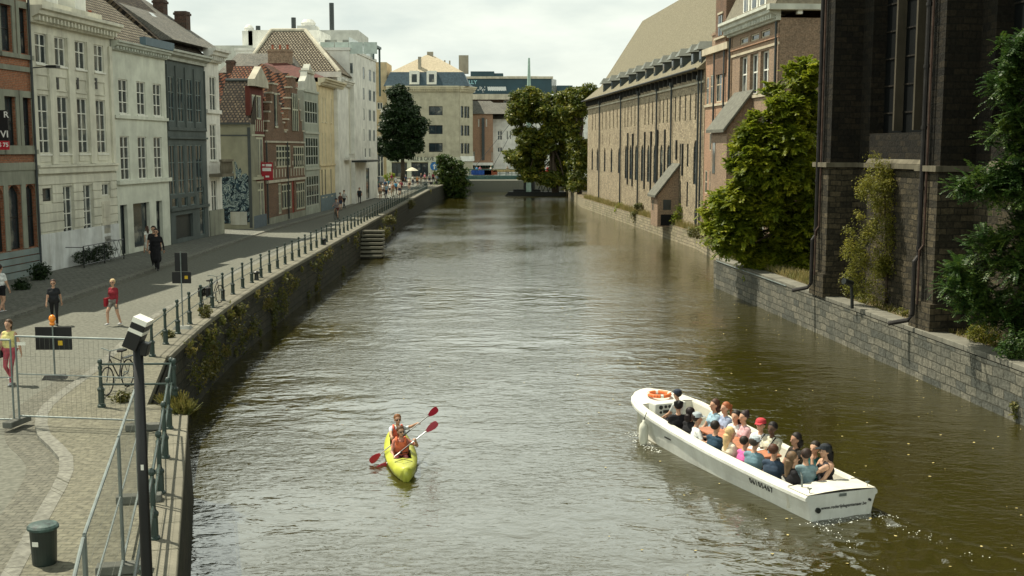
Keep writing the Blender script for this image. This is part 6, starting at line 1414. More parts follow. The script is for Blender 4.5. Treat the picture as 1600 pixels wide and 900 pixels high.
    if vest:
        m = MB(); 
        def ring(z, rx, ry, n=16): return [T(rx * math.cos(2 * math.pi * k / n), ry * math.sin(2 * math.pi * k / n), z) for k in range(n)]
        lv = [ring(.12, .195, .155), ring(.25, .20, .165), ring(.36, .195, .16), ring(.45, .15, .135)]
        vs_ = [p for r_ in lv for p in r_]; fs_ = [(i * 16 + k, i * 16 + (k + 1) % 16, (i + 1) * 16 + (k + 1) % 16, (i + 1) * 16 + k) for i in range(3) for k in range(16)]
        m.add(vs_, fs_); 
        for q in (-1, 1): m.tube([T(q * .10, .13, .40), T(q * .115, .07, .53), T(q * .11, -.09, .52), T(q * .10, -.13, .40)], .032, 6)
        v_ = m.build('life_vest', mcol(vest), root, smooth=True)
        MB().tube([T(-.2, .0, .17), T(-.12, .145, .17), T(.12, .145, .17), T(.2, .0, .17)], .012, 5).box(-.03, .03, .165, .185, hz + .15, hz + .19).build('vest_belt', dark_iron, v_)
    return root

def wp(d): return Vector((d[0], d[1], 0)).normalized()
# ------------------------------------------------ tour boat
bt = empty('tour_boat', BO, math.atan2(-BD.x, BD.y), 'open white canal tour boat full of passengers with black number on its side', 'boat')
Lb = 9.3; NS = 28
hullw = bevel_w = plaster('boat white', (.70, .72, .66), .35, dirt=(.45, .45, .36)); deckw = plain('boat deck cream', (.70, .68, .58), .5, var=.1)
def bm_(t): # half beam at gunwale
    if t < .75: return .90 + .16 * math.sin(math.pi * min(1, t / .75) * .62)
    u = (t - .75) / .25; return 1.048 * math.sqrt(max(0, 1 - u ** 2.3 * .93))
def zg(t): return .58 + .42 * t ** 2.2
def wlb(t): 
    if t < .6: return .86 * bm_(t)
    u = min(1, (t - .6) / .38); return .86 * bm_(t) * math.sqrt(max(0, 1 - u ** 2))
v = []; cols = 9
for i in range(NS + 1):
    t = i / NS; y = Lb * t; b = bm_(t); z = zg(t); wl_ = wlb(t); yb = y - .55 * max(0, (t - .8) / .2) ** 1.5
    half = [(b - .02, y, z), (b + .035, y, z - .05), (b + .035, y, z - .12), (b - .015, y, z - .15), (wl_ + (b - wl_) * .35, (y + yb) / 2, .22), (wl_, yb, .0), (wl_ * .8, yb, -.22), (wl_ * .3, yb, -.32)]
    row = [(-x, yy_, zz_) for x, yy_, zz_ in half] + [(x, yy_, zz_) for x, yy_, zz_ in half[::-1]]; v += row
cN = 16; f_ = [(i * cN + k, (i + 1) * cN + k, (i + 1) * cN + k + 1, i * cN + k + 1) for i in range(NS) for k in range(cN - 1)]
f_ += [tuple(range(cN)), tuple(NS * cN + k for k in range(cN))[::-1]]
hl_ = MB().add(v, f_).build('hull', hullw, bt, smooth=False)
# side decks and inner coaming
cut0, cut1 = .72, 8.0
v = []; f_ = []; ys = [cut0 + (cut1 - cut0) * i / 24 for i in range(25)]
for sg in (-1, 1):
    n0 = len(v)
    for y in ys:
        t = y / Lb; b = bm_(t); z = zg(t); v += [(sg * (b - .02), y, z + .002), (sg * (b - .05), y, z + .035), (sg * (b - .17), y, z + .035), (sg * (b - .20), y, z - .02), (sg * (b - .24), y, -.04)]
    f_ += [(n0 + i * 5 + k, n0 + i * 5 + k + 1, n0 + (i + 1) * 5 + k + 1, n0 + (i + 1) * 5 + k) for i in range(24) for k in range(4)]
MB().add(v, f_).build('side_deck', deckw, bt)
def deckstrip(ya, yb, zoff, name, mat, n=10, inset=.02):
    v = []
    for i in range(n + 1):
        y = ya + (yb - ya) * i / n; t = y / Lb; b = bm_(t) - inset; z = zg(t) + zoff; v += [(-b, y, z), (-b * .5, y, z + .03), (0, y, z + .045), (b * .5, y, z + .03), (b, y, z)]
    f = [(i * 5 + k, i * 5 + k + 1, (i + 1) * 5 + k + 1, (i + 1) * 5 + k) for i in range(n) for k in range(4)]
    e0 = [0, 1, 2, 3, 4]; q = MB().add(v, f); b0 = bm_(ya / Lb) - inset; b1 = bm_(yb / Lb) - inset
    q.add([(-b0, ya, zg(ya / Lb) + zoff), (b0, ya, zg(ya / Lb) + zoff), (b0, ya, .1), (-b0, ya, .1)], [(0, 1, 2, 3)]) if ya > 1 else q.add([(-b1, yb, zg(yb / Lb) + zoff), (b1, yb, zg(yb / Lb) + zoff), (b1, yb, .1), (-b1, yb, .1)], [(0, 1, 2, 3)])
    return q.build(name, mat, bt)
deckstrip(0, cut0, .012, 'stern_deck', deckw); deckstrip(cut1, Lb, .012, 'bow_deck', deckw)
fl = [(-bm_(y / Lb) + .23, y, -.04) for y in ys] + [(bm_(y / Lb) - .23, y, -.04) for y in ys[::-1]]
MB().add(fl, [tuple(range(len(fl)))]).build('floor', plain('boat floor', (.30, .27, .20), .7), bt)
for sg in (-1, 1):
    v = []; yy2 = [.9 + i * .62 for i in range(11)]
    for y in yy2: b = bm_(y / Lb); v += [(sg * (b - .22), y, .26), (sg * (b - .56), y, .26), (sg * (b - .56), y, -.04)]
    MB().add(v, [(i * 3 + k, i * 3 + k + 1, (i + 1) * 3 + k + 1, (i + 1) * 3 + k) for i in range(10) for k in range(2)] + [(0, 1, 2), (30, 31, 32)]).build('bench', deckw, bt)
tw = plain('orange brown table wood', (.42, .17, .09), .5, var=.2, scale=5)
bevel(MB().box(-.30, .30, 2.75, 5.9, .62, .68).build('table', tw, bt), .02); MB().box(-.05, .05, 3.2, 3.3, -.04, .62).box(-.05, .05, 5.3, 5.4, -.04, .62).build('table_leg', deckw, bt)
eng = bevel(MB().add([(-.30, 1.2, .12), (.30, 1.2, .12), (.34, 2.3, .12), (-.34, 2.3, .12), (-.26, 1.25, .58), (.26, 1.25, .58), (.30, 2.25, .60), (-.30, 2.25, .60)], [(0, 3, 2, 1), (4, 5, 6, 7), (0, 1, 5, 4), (1, 2, 6, 5), (2, 3, 7, 6), (3, 0, 4, 7)]).build('engine_box', hullw, bt), .06, 3)
cons = bevel(MB().box(-.62, .35, 7.55, 7.98, .12, .98).build('console', hullw, bt), .03)
for i, (x, z, r_) in enumerate(((-.45, .88, .06), (-.30, .89, .045), (-.18, .89, .045), (-.45, .74, .04))): MB().tube([(x, 7.535, z), (x, 7.555, z)], r_, 12).build('gauge', dark_iron, cons)
MB().box(-.38, -.12, 7.53, 7.547, .72, .80).box(-.38, .0, 7.53, 7.547, .56, .60).build('switch_panel', dark_iron, cons)
m = MB(); 
for k in range(24):
    a0, a1 = 2 * math.pi * k / 24, 2 * math.pi * (k + 1) / 24; m.tube([(.30 * math.cos(a0), .30 * math.sin(a0), 0), (.30 * math.cos(a1), .30 * math.sin(a1), 0)], .055, 8, mi=0 if (k % 6) else 1, caps=False)
lr = m.build('life_ring', [plain('orange ring', (.75, .19, .06), .5), white_p], None, smooth=True); lr.matrix_world = Matrix.Translation(BO + BD * 8.42 + BR * -.05 + Vector((0, 0, zg(.92) + .12))); tag(lr, 'orange and white life ring lying on the bow deck of the tour boat', 'life ring')
MB().tube([(.0, 0, 0), (0, 0, .10), (.05, 0, .12), (-.05, 0, .12)], .015, 6).build('cleat', galv, bt, loc=(-.75, .12, zg(0) + .0)); MB().tube([(.0, 0, 0), (0, 0, .10), (.05, 0, .12), (-.05, 0, .12)], .015, 6).build('cleat', galv, bt, loc=(.75, .12, zg(0)))
MB().tube([(0, -.02, 0), (0, 0, .28), (0, .05, .34)], .02, 6).build('deck_pipe', galv, bt, loc=(-.66, .55, zg(.06)))
MB().tube([(-.62, -.05, .24), (-.62, .0, .24)], .06, 12).build('exhaust', dark_iron, bt); MB().tube([(.72, -.045, .34), (.72, .0, .34)], .03, 10).build('exhaust', dark_iron, bt)
blk = plain('black lettering', (.012, .012, .012), .6)
q0, q1 = bm_(.11), wlb(.11)
def sideM(y, z):     # port side face, text reads from bow to stern
    t = y / Lb; b0_ = bm_(t) - .015; z0_ = zg(t) - .15; b1_ = wlb(t) + (bm_(t) - wlb(t)) * .35; z1_ = .22; k = (z0_ - z) / (z0_ - z1_); x = -(b0_ + (b1_ - b0_) * k) - .008
    up = Vector((-(b0_ - b1_), 0, z0_ - z1_)).normalized(); X_ = Vector((0, -1, 0)); N_ = X_.cross(up); M = Matrix((X_, up, N_)).transposed().to_4x4(); M.translation = Vector((x, y, z)); return M
for i, ch_ in enumerate('06105467'): text('hull_number', ch_, .19, blk, bt, sideM(2.15 - i * .118, .335), bold=.005)
MB().add([(-1.012, 5.9, .33), (-1.012, 6.25, .34), (-1.018, 6.25, .40), (-1.018, 5.9, .39)], [(0, 1, 2, 3)]).build('hull_vent', blk, bt, fix=False) if False else None
MB().obox(sideM(6.1, .40), .34, .035, .012).build('hull_vent', blk, bt)
MT = Matrix.Rotation(R(90), 4, 'X'); text('web_address', 'www.rederijdegentenaer.be', .105, blk, bt, Matrix.Translation((.06, -.008, .27)) @ MT, bold=.001)
MB().box(-.09, .09, -.047, -.036, .50, .565).build('maker_plate', galv, bt)
MB().box(.32, .60, 6.9, 6.92, .45, .66).build('no_smoking_sticker', white_p, bt)
# fender
fp = BO + BD * 7.15 - BR * 1.18; fe = empty('boat_fender', fp, 0, 'white sausage fender hanging on a rope at the boat\'s port bow', 'fender')
MB().lathe([(.03, -.05), (.09, .0), (.125, .08), (.13, .45), (.10, .56), (.04, .62), (.03, .68)], (0, 0, 0), 14).build('fender_body', plain('dirty white fender', (.62, .62, .52), .5, var=.15), fe, smooth=True)
MB().tube([(0, 0, .66), (.08, .03, .88)], .012, 5).build('rope', dark_iron, fe)

def onboat(px_, py_, z=1.18):
    p = G(px_, py_, z); return p
stb = (BR.x, BR.y); prt = (-BR.x, -BR.y); fwd = (BD.x, BD.y); aft = (-BD.x, -BD.y)
def mixd(a, b, k): return tuple(np.array(a) * (1 - k) + np.array(b) * k)
HZ = .82   # head height above the root of a seated figure
def sitter(px_, py_, face, lab, zs_=.18, **k):
    zs_ += -.02; p = G(px_, py_, zs_ + .82 * 1.17); 
    r_ = p - BO; lx = r_.dot(BR); ly = max(1.0, r_.dot(BD)); lim = bm_(min(.95, max(0, ly / Lb))) - .34; lx2 = max(-lim, min(lim, lx)); fb_ = face[0] * BR.x + face[1] * BR.y; lx2 = min(lx2, -.28) if fb_ > .45 else (max(lx2, .28) if fb_ < -.45 else lx2); p = BO + BR * lx2 + BD * ly
    return human(lab, (p.x, p.y, zs_), face, 'sit', group='passengers in the tour boat', s=k.pop('s', 1.0) * 1.17, **k)
navy = (.02, .03, .05); blkc = (.012, .012, .014); wht = (.66, .68, .66)
human('skipper in a dark cap and striped white shirt standing at the boat console', tuple(G(1059, 616, 1.44).xy) + (.12,), mixd(fwd, prt, .35), 'sit', top=(.55, .58, .55), hat=(.03, .04, .06), hair=(.02, .02, .02), group='passengers in the tour boat', voxel=.018).location.z = .60
sitter(1043, 637, mixd(fwd, stb, .25), 'passenger with black curly hair in black by the port bow', zs_=.30, top=blkc, hair=(.01, .01, .01), hstyle='curly', sleeve='long')
sitter(1059, 648, mixd(stb, fwd, .2), 'passenger in black top with long dark hair behind the skipper', zs_=.26, top=blkc, hair=(.015, .01, .01), hstyle='bob', sleeve='long', female=True)
sitter(1087, 655, mixd(stb, aft, .2), 'man in grey cap and white T-shirt with black cross strap, back turned', top=wht, hat=(.35, .40, .42), strap=blkc, hands=[(-.2, .4, .35), (.35, .3, .45)])
sitter(1117, 633, prt, 'woman with brown hair and light blue shirt on the far bench near the bow', zs_=.26, top=(.32, .48, .58), hair=(.06, .03, .02), hstyle='bob', female=True)
sitter(1134, 638, prt, 'woman with red ponytail and blue white patterned top on the far bench', zs_=.26, top=(.30, .36, .50), hair=(.30, .10, .04), hstyle='tail', female=True)
sitter(1141, 652, mixd(prt, aft, .3), 'woman in white shirt with dark long hair holding something by the table', zs_=.22, top=wht, hair=(.02, .015, .012), hstyle='long', female=True, hands=[(-.1, .3, .4), (.12, .32, .35)])
sitter(1163, 652, prt, 'woman with dark pinned hair and pink floral top on the far bench', zs_=.26, top=(.60, .38, .40), hair=(.03, .02, .02), hstyle='bun', female=True)
sitter(1113, 668, mixd(stb, fwd, .2), 'man with dark hair and navy shirt between white shirt man and blonde', top=(.02, .05, .08), hair=(.02, .015, .01), sleeve='short')
sitter(1133, 678, stb, 'blonde woman in a cream blouse with her back to the canal', top=(.66, .58, .46), hair=(.62, .45, .22), hstyle='long', sleeve='long', female=True)
sitter(1149, 688, stb, 'person with short dark hair in a bright pink T-shirt', top=(.60, .12, .32), hair=(.02, .015, .01), s=.92)
sitter(1167, 694, mixd(stb, fwd, .3), 'man in pale grey cap and slate blue T-shirt, back turned', top=(.13, .22, .26), hat=(.42, .47, .50), hair=(.05, .04, .03))
sitter(1185, 665, mixd(prt, aft, .4), 'passenger in red striped cap and white shirt on the far bench', zs_=.26, top=wht, hat=(.45, .05, .06), hair=(.02, .02, .02), strap=blkc)
sitter(1207, 670, mixd(prt, aft, .3), 'man with short black hair, cream shirt and dark shoulder strap', zs_=.26, top=(.55, .54, .42), hair=(.012, .01, .01), skin=(.10, .06, .04), strap=blkc)
sitter(1190, 707, mixd(stb, fwd, .35), 'young man with brown hair and navy T-shirt on the near bench', top=(.03, .05, .08), hair=(.08, .035, .02))
sitter(1213, 731, mixd(stb, aft, .2), 'woman with sunglasses and black jacket leaning over the near gunwale', top=blkc, hair=(.14, .09, .05), hstyle='long', sleeve='long', glasses=True, female=True)
sitter(1233, 688, prt, 'passenger with dark hair and dark top partly hidden by the green shirted one', zs_=.26, top=(.03, .025, .02), hair=(.015, .012, .01), hstyle='bob', skin=SKIN2)
sitter(1240, 704, mixd(prt, aft, .3), 'passenger in a dark bottle green shirt beside the table end', zs_=.24, top=(.01, .07, .07), hair=(.02, .015, .01), sleeve='long')
sitter(1269, 708, prt, 'woman with very long black hair and black tank top by the engine box', zs_=.28, top=blkc, hair=(.008, .007, .007), hstyle='long', sleeve='none', female=True, straps_top=True)
sitter(1306, 718, mixd(prt, fwd, .4), 'person raising a camera near the stern on the starboard side', zs_=.26, top=(.04, .035, .04), hat=(.02, .025, .03), sleeve='none', hair=(.02, .02, .02), hands=[(-.08, .26, .66), (.08, .26, .66)])
sitter(1302, 730, mixd(stb, fwd, .75), 'person in a grey blue hooded sweatshirt sitting on the stern deck, back turned', zs_=.22, top=(.17, .25, .27), hair=(.04, .025, .02), sleeve='long')
pb = G(1325, 738, .8)
# bottle and paper on the table
tbp = lambda x, y, z: BO + BR * x + BD * y + Vector((0, 0, z))
tag(MB().lathe([(.035, 0), (.037, .02), (.037, .15), (.014, .19), (.014, .22)], (0, 0, 0), 10).build('water_bottle', plain('blue water bottle', (.25, .50, .65), .15, .6), loc=tbp(.1, 3.0, .683)), 'small blue water bottle standing on the boat table', 'bottle')
tag(MB().box(-.15, .15, -.21, .21, 0, .006).build('paper_sheet', white_p, loc=tbp(.02, 3.5, .683), rz=.6), 'white sheet of paper lying on the boat table', 'paper')

# ------------------------------------------------ kayak
kk = empty('kayak', KO, math.atan2(-KD.x, KD.y), 'yellow green two seat kayak with its bow pointing at the viewer', 'kayak')
Lk = 4.4; v = []; NK = 26
def kb_(t): return .41 * max(.02, math.sin(math.pi * t)) ** .42
for i in range(NK + 1):
    t = i / NK; y = -Lk / 2 + Lk * t; b = kb_(t); rk = .10 * abs(2 * t - 1) ** 3; dk = .24 + rk + .02
    v += [(-b, y, .17 + rk), (-b * .92, y, .02 + rk * .6), (-b * .5, y, -.08 + rk * .6), (0, y, -.10 + rk * .6), (b * .5, y, -.08 + rk * .6), (b * .92, y, .02 + rk * .6), (b, y, .17 + rk), (b * .6, y, dk), (0, y, dk + .03 * (1 - abs(2 * t - 1))), (-b * .6, y, dk)]
wells = [(.36, .56), (.64, .80)]
f_ = []; 
for i in range(NK):
    tm = (i + .5) / NK; op = any(a < tm < b for a, b in ((.22, .44), (.53, .74)))
    for k in range(10):
        if op and k in (7, 8): continue
        f_.append((i * 10 + k, (i + 1) * 10 + k, (i + 1) * 10 + (k + 1) % 10, i * 10 + (k + 1) % 10))
f_ += [tuple(range(10))[::-1], tuple(NK * 10 + k for k in range(10))]
ko_ = MB().add(v, f_).build('hull', plain('yellow green plastic', (.48, .52, .07), .4, .5, var=.3, scale=1.6), kk, smooth=True)
for a, b in ((.22, .44), (.53, .74)):
    y0_, y1_ = -Lk / 2 + Lk * a - .03, -Lk / 2 + Lk * b + .03; MB().box(-.24, .24, y0_, y1_, .02, .05).build('seat_well', plain('dark well', (.03, .05, .04), .7), kk)
    m = MB(); m.box(-.22, .22, y0_ + .02, y0_ + .07, .05, .42); bevel(m.build('seat_back', dark_iron, kk), .02)
m = MB()
for (xa, ya, xb, yb2) in ((-.24, 1.0, .22, 1.35), (.24, 1.0, -.22, 1.35), (-.22, 1.35, .15, 1.75), (.22, 1.35, -.15, 1.75)):
    n = 6; m.tube([(xa + (xb - xa) * k / n, ya + (yb2 - ya) * k / n, .305 - .10 * abs(xa + (xb - xa) * k / n)) for k in range(n + 1)], .006, 5)
m.build('deck_cord', dark_iron, kk)
def loc2w(o, p): return o.matrix_basis @ Vector(p)
KM = Matrix.Translation(KO) @ Matrix.Rotation(math.atan2(-KD.x, KD.y), 4, 'Z')
def paddler(lab, y_, px_ends, Yp, lab2, **k):
    base_ = KM @ Vector((0, y_, 0)); base_.z = -.02; yaw = math.atan2(-KD.x, KD.y)
    A, B_ = [AtY(px_ends[0], px_ends[1], Yp + .25), AtY(px_ends[2], px_ends[3], Yp - k.pop('dl', .35))]   # A high end (image right), B low end (image left)
    inv = (Matrix.Translation(base_) @ Matrix.Rotation(yaw, 4, 'Z')).inverted()
    # facing the camera: the figure's left hand is on image right
    hi = A.lerp(B_, k.pop('ta')); lo = A.lerp(B_, k.pop('tb')); h1 = inv @ hi; h2 = inv @ lo
    hl2, hr2 = (h1, h2) if h1.x < h2.x else (h2, h1)
    human(lab, tuple(base_), (KD.x, KD.y), 'kayak', hands=[hl2, hr2], near=True, voxel=.012, grip=True, group='kayakers', lean=.06, **k)
    pd = empty('kayak_paddle', (A + B_) / 2, 0, lab2, 'paddle'); c_ = (A + B_) / 2; d = (B_ - A).normalized(); up = Vector((0, 0, 1)); s_ = d.cross(Vector((0, 1, 0))).normalized()
    a, b = A - c_, B_ - c_; MB().tube([a - d * -.36, a.lerp(b, .42)], .016, 8, mi=0).tube([a.lerp(b, .42), a.lerp(b, .60)], .018, 8, mi=1).tube([a.lerp(b, .60), b - d * .36], .016, 8).build('shaft', [plain('silver shaft', (.55, .56, .54), .3, .5, .4), dark_iron], pd)
    for e, sg in ((a, 1), (b, -1)):
        dd = d * sg; n_ = Vector((0, 1, 0)); o_ = [(-.02, .36), (.0, .42), (-.0, .40)]
        prf = [(0, .42), (.035, .36), (.075, .25), (.09, .14), (.08, .05), (.05, .01), (0, 0), (-.05, .01), (-.08, .05), (-.09, .14), (-.075, .25), (-.035, .36)]
        v_ = [e + dd * q + s_ * x + n_ * (.008 + .03 * abs(x)) for x, q in prf] + [e + dd * q + s_ * x - n_ * (.008 - .03 * abs(x)) for x, q in prf]; n = len(prf)
        MB().add(v_, [tuple(range(n)), tuple(range(n, 2 * n))[::-1]] + [(i, (i + 1) % n, n + (i + 1) % n, n + i) for i in range(n)]).build('blade', plain('crimson blade', (.42, .015, .035), .35, .5, var=.1), pd)
paddler('woman in the front kayak seat with sunglasses, brown hair and orange life vest', .22, (683.5, 660, 586, 738), 28.75, 'red bladed paddle held by the woman in the front of the kayak', ta=.36, tb=.70, top=(.55, .22, .16), vest=(.65, .16, .07), hair=(.10, .05, .025), hstyle='tail', glasses=True, female=True, hy=.35, bot=(.10, .02, .02), hat=None)
paddler('bearded man in the rear kayak seat with sunglasses, white shirt and red vest', -1.12, (684, 638, 578, 722), 30.1, 'red bladed paddle held by the man in the rear of the kayak', ta=.27, tb=.68, dl=1.45, top=(.55, .62, .66), vest=(.62, .12, .07), hair=(.20, .085, .03), glasses=True, hy=.2)

# ------------------------------------------------ people on the street
def street(px_, py_, face, lab, hpx=None, **k):
    p = G(px_, py_, 2.205 if k.pop('pave', False) else 2.125); s_ = 1.0
    if hpx: s_ = hpx * p.y / FPX / 1.75
    return human(lab, tuple(p), face, k.pop('pose', 'walk'), s=s_, **k)
street(3, 490, (.3, 1), 'man in white T-shirt and black shorts walking away at the left edge', hpx=78, top=(.66, .68, .66), bot=blkc, legs='shorts', shoe=(.5, .5, .5), hair=(.03, .02, .02), phase=.6)
street(86, 508, (.35, -1), 'woman in black top and black trousers walking with sunglasses on the road', hpx=72, top=(.02, .022, .025), bot=(.015, .015, .015), hair=(.06, .03, .02), glasses=True, female=True, phase=.2)
street(179, 509, (-.45, -1), 'blonde woman in dark red top and grey shorts with red shoulder bag', hpx=74, top=(.22, .02, .03), bot=(.17, .16, .14), legs='shorts', shoe=(.6, .6, .6), hair=(.55, .42, .22), glasses=True, female=True, sleeve='long', bag=('shoulder', (.30, .02, .03)), phase=2.7, hy=.5)
street(18, 600, (-.1, -1), 'woman in yellow top and pink red trousers behind the mesh fence', hpx=103, top=(.55, .50, .20), bot=(.35, .07, .09), shoe=(.5, .5, .5), hair=(.07, .04, .02), hstyle='tail', female=True, sleeve='none', bag=('shoulder', blkc), phase=.9)
street(246, 423, (.1, -1), 'tall person in long black clothes walking on the road near the mint house', hpx=66, top=blkc, bot=blkc, hair=(.02, .02, .02), sleeve='long', dress=True, glasses=True, phase=.3)
street(242, 419, (.1, -1), 'man with dark hair walking close behind the person in black', hpx=66, top=(.02, .018, .018), bot=blkc, hair=(.02, .015, .01), phase=1.0)
street(231, 397, (-.6, .5), 'woman in white dress with long brown hair walking on the far sidewalk', hpx=44, top=(.6, .6, .55), bot=(.5, .5, .45), hair=(.07, .04, .03), hstyle='long', dress=True, female=True, legs='shorts', near=False)
# cyclist and bicycles
def bicycle(name, label, pos, yaw, col=(.02, .02, .02), bags=False, cat='bicycle'):
    t = empty(name, pos, yaw, label, cat)
    cm = plain('bike paint %.2f' % col[0], col, .35, .5); rub = plain('tyre rubber', (.012, .012, .012), .8)
    for y in (-.52, .53):
        m = MB(); n = 20; m.tube([(0, y + .33 * math.cos(2 * math.pi * k / n), .345 + .33 * math.sin(2 * math.pi * k / n)) for k in range(n + 1)], .018, 6, caps=False); wh = m.build('wheel', rub, t)
        m = MB(); 
        for k in range(12): a = math.pi * 2 * k / 12; m.tube([(0, y, .345), (0, y + .32 * math.cos(a), .345 + .32 * math.sin(a))], .003, 3)
        m.build('spokes', galv, wh)
    bb_ = (0, -.08, .30); st = (0, -.25, .82); hd_ = (0, .36, .86); m = MB()
    for a, b, r_ in ((bb_, st, .016), (bb_, hd_, .018), ((0, -.2, .70), (0, .34, .92), .014), (bb_, (0, -.52, .345), .011), (st, (0, -.52, .345), .009), (hd_, (0, .53, .345), .014), (hd_, (0, .32, 1.02), .014), (st, (0, -.27, .92), .013)): m.tube([a, b], r_, 6)
    m.build('frame', cm, t); bevel(MB().box(-.08, .08, -.40, -.14, .92, .97).build('saddle', rub, t), .02)
    MB().tube([(-.30, .16, 1.06), (-.22, .26, 1.08), (0, .32, 1.03), (.22, .26, 1.08), (.30, .16, 1.06)], .013, 6).build('handlebar', galv, t)
    MB().tube([(-.10, -.08, .30), (.10, -.08, .30)], .02, 6).box(.08, .18, -.02, .06, .15, .17).box(-.18, -.08, -.22, -.14, .43, .45).tube([(.09, -.08, .3), (.09, .02, .16)], .01, 5).tube([(-.09, -.08, .3), (-.09, -.18, .44)], .01, 5).build('crank', galv, t)
    MB().box(-.06, .06, -.78, -.35, .73, .75).tube([(0, -.75, .74), (0, -.55, .36)], .008, 5).build('rack', dark_iron, t)
    if bags:
        for q in (-1, 1): bevel(MB().box(q * .08 + (-.14 if q < 0 else 0), q * .08 + (0 if q < 0 else .14), -.80, -.42, .38, .74).build('pannier_bag', plain('black pannier', (.012, .012, .014), .5), t), .04, 2)
    return t
p = G(341, 478, 2.2); bicycle('bicycle', 'black bicycle with panniers leaning on the quay railing beside the street', (p.x - .25, p.y + .3, 2.2), R(-12), bags=True)
p = G(178, 615, 2.2); bicycle('bicycle', 'dark bicycle parked behind the corner railing near the bent lamp head', (p.x, p.y + .3, 2.2), R(172))
p = G(526, 344, 2.12); cy = bicycle('bicycle', 'dark bicycle ridden towards the viewer down the middle of the street', (p.x, p.y, 2.125), R(175))
human('cyclist with helmet and grey top riding towards the viewer', (p.x, p.y + .25, 2.125), (-.05, -1), 'cycle', top=(.25, .22, .22), bot=(.12, .04, .04), hat=(.05, .05, .06), legs='shorts', near=False, lean=.3)
# far pedestrians
far = [(532, 329, 'person in brown jacket by the bay tree', (.10, .05, .04)), (538, 326, 'person in light shirt beside the bay tree', (.5, .5, .48)), (547, 319, 'walker in dark red jacket in front of the cream house', (.08, .02, .03)),
       (553, 319, 'walker in blue shirt mid street', (.06, .10, .16)), (557, 318, 'walker in white and red jacket mid street', (.5, .10, .10)), (562, 319, 'walker in black near the parked cars', (.02, .025, .03)),
       (594, 312, 'person in pale orange shirt at the quay crowd front', (.55, .35, .22)), (599, 309, 'person with light hat in the quay crowd', (.5, .45, .4)), (604, 311, 'person in pale blue shirt in the quay crowd', (.30, .42, .5)), (610, 306, 'person in white shirt in the quay crowd', (.62, .60, .56)),
       (614, 308, 'person in brown top in the quay crowd', (.25, .13, .08)), (619, 304, 'person in bright blue jacket in the quay crowd', (.05, .22, .36)), (624, 306, 'person in cream shirt at the railing end of the crowd', (.62, .50, .40)), (627, 303, 'person in dark red top behind the cream shirt', (.2, .04, .05)),
       (602, 300, 'person in navy coat behind the crowd', (.03, .06, .12)), (608, 298, 'person in teal top behind the crowd', (.05, .16, .2)), (590, 300, 'person in green coat near the dark tree', (.05, .10, .08)), (618, 292, 'person in white shirt beside the street tree', (.6, .6, .56)),
       (612, 288, 'person in red shirt under the street tree', (.2, .03, .05)), (634, 290, 'person in dark blue at the cafe terrace', (.03, .05, .10)), (645, 290, 'person in white at the cafe terrace', (.6, .58, .5)), (652, 292, 'person in orange top beside the railing by the cafe', (.5, .22, .08)),
       (658, 288, 'person in black at the cafe window', (.02, .02, .03)), (664, 287, 'person in pink shirt at the cafe window', (.45, .15, .18)), (671, 288, 'person in grey next to the scooters', (.3, .3, .28)), (677, 286, 'person in dark red coat by the blue sign', (.2, .03, .05)), (683, 289, 'person in light blue before the quay bush', (.3, .4, .45)), (640, 297, 'person in cream hat seated by the railing', (.5, .42, .3))]
hc = [(.02, .015, .01), (.07, .04, .02), (.35, .25, .12), (.3, .3, .28)]
for i, (px_, py_, lab, colr) in enumerate(far):
    human(lab, tuple(G(px_, py_, 2.125)), (random.uniform(-1, 1), random.choice((-1, -1, 1))), 'walk' if i % 2 else 'stand', top=colr, bot=[(.03, .04, .07), (.02, .02, .02), (.2, .17, .12), (.08, .05, .04)][i % 4], legs='shorts' if i % 3 == 0 else 'long', hair=hc[i % 4], near=False, voxel=.045, phase=random.uniform(0, 3), s=random.uniform(.95, 1.06), group='pedestrians far down the street', female=i % 2 == 0)
for i, (px_, colr, lab) in enumerate(((745, (.10, .28, .5), 'person in blue leaning on the footbridge railing at left'), (750, (.55, .2, .25), 'person in pink beside the blue one on the footbridge'), (767, (.6, .58, .5), 'person in white on the footbridge left of centre'), (793, (.3, .22, .15), 'person in brown on the middle of the footbridge'),
        (806, (.04, .05, .06), 'person in black on the footbridge left of the mast'), (817, (.5, .55, .5), 'person in pale green directly left of the bridge mast'), (821, (.6, .5, .45), 'person in cream touching the bridge mast side'), (838, (.25, .3, .3), 'person in grey right of the bridge mast'), (856, (.5, .04, .05), 'person in bright red on the right half of the footbridge'))):
    human(lab, (AtY(px_, 275, 197).x, 197.6, 2.2 + (zd - 2.2)), (random.uniform(-1, 1), -1), 'stand', top=colr, hair=hc[i % 4], near=False, voxel=.05, group='people on the footbridge', female=i % 2 == 1)
for px_, wd, colr, lab in ((752, 3.4, (.03, .10, .4), 'blue banner hanging on the footbridge railing'), (767, 2.2, (.35, .10, .05), 'rust red banner on the footbridge railing'), (846, 4.8, (.55, .03, .03), 'long red banner on the footbridge railing right of the mast'), (800, 6.5, (.55, .42, .2), 'row of yellow flower boxes along the footbridge railing')):
    x = AtY(px_, 270, 195.4).x; tag(MB().box(x - wd / 2, x + wd / 2, 195.30, 195.36 if 'box' not in lab else 195.42, zd + .25 if 'box' not in lab else zd + .75, zd + 1.0 if 'box' not in lab else zd + 1.12).build('banner' if 'box' not in lab else 'flower_box', plain('banner ' + lab[:6], colr, .7, var=.3)), lab, 'banner' if 'box' not in lab else 'flower box')

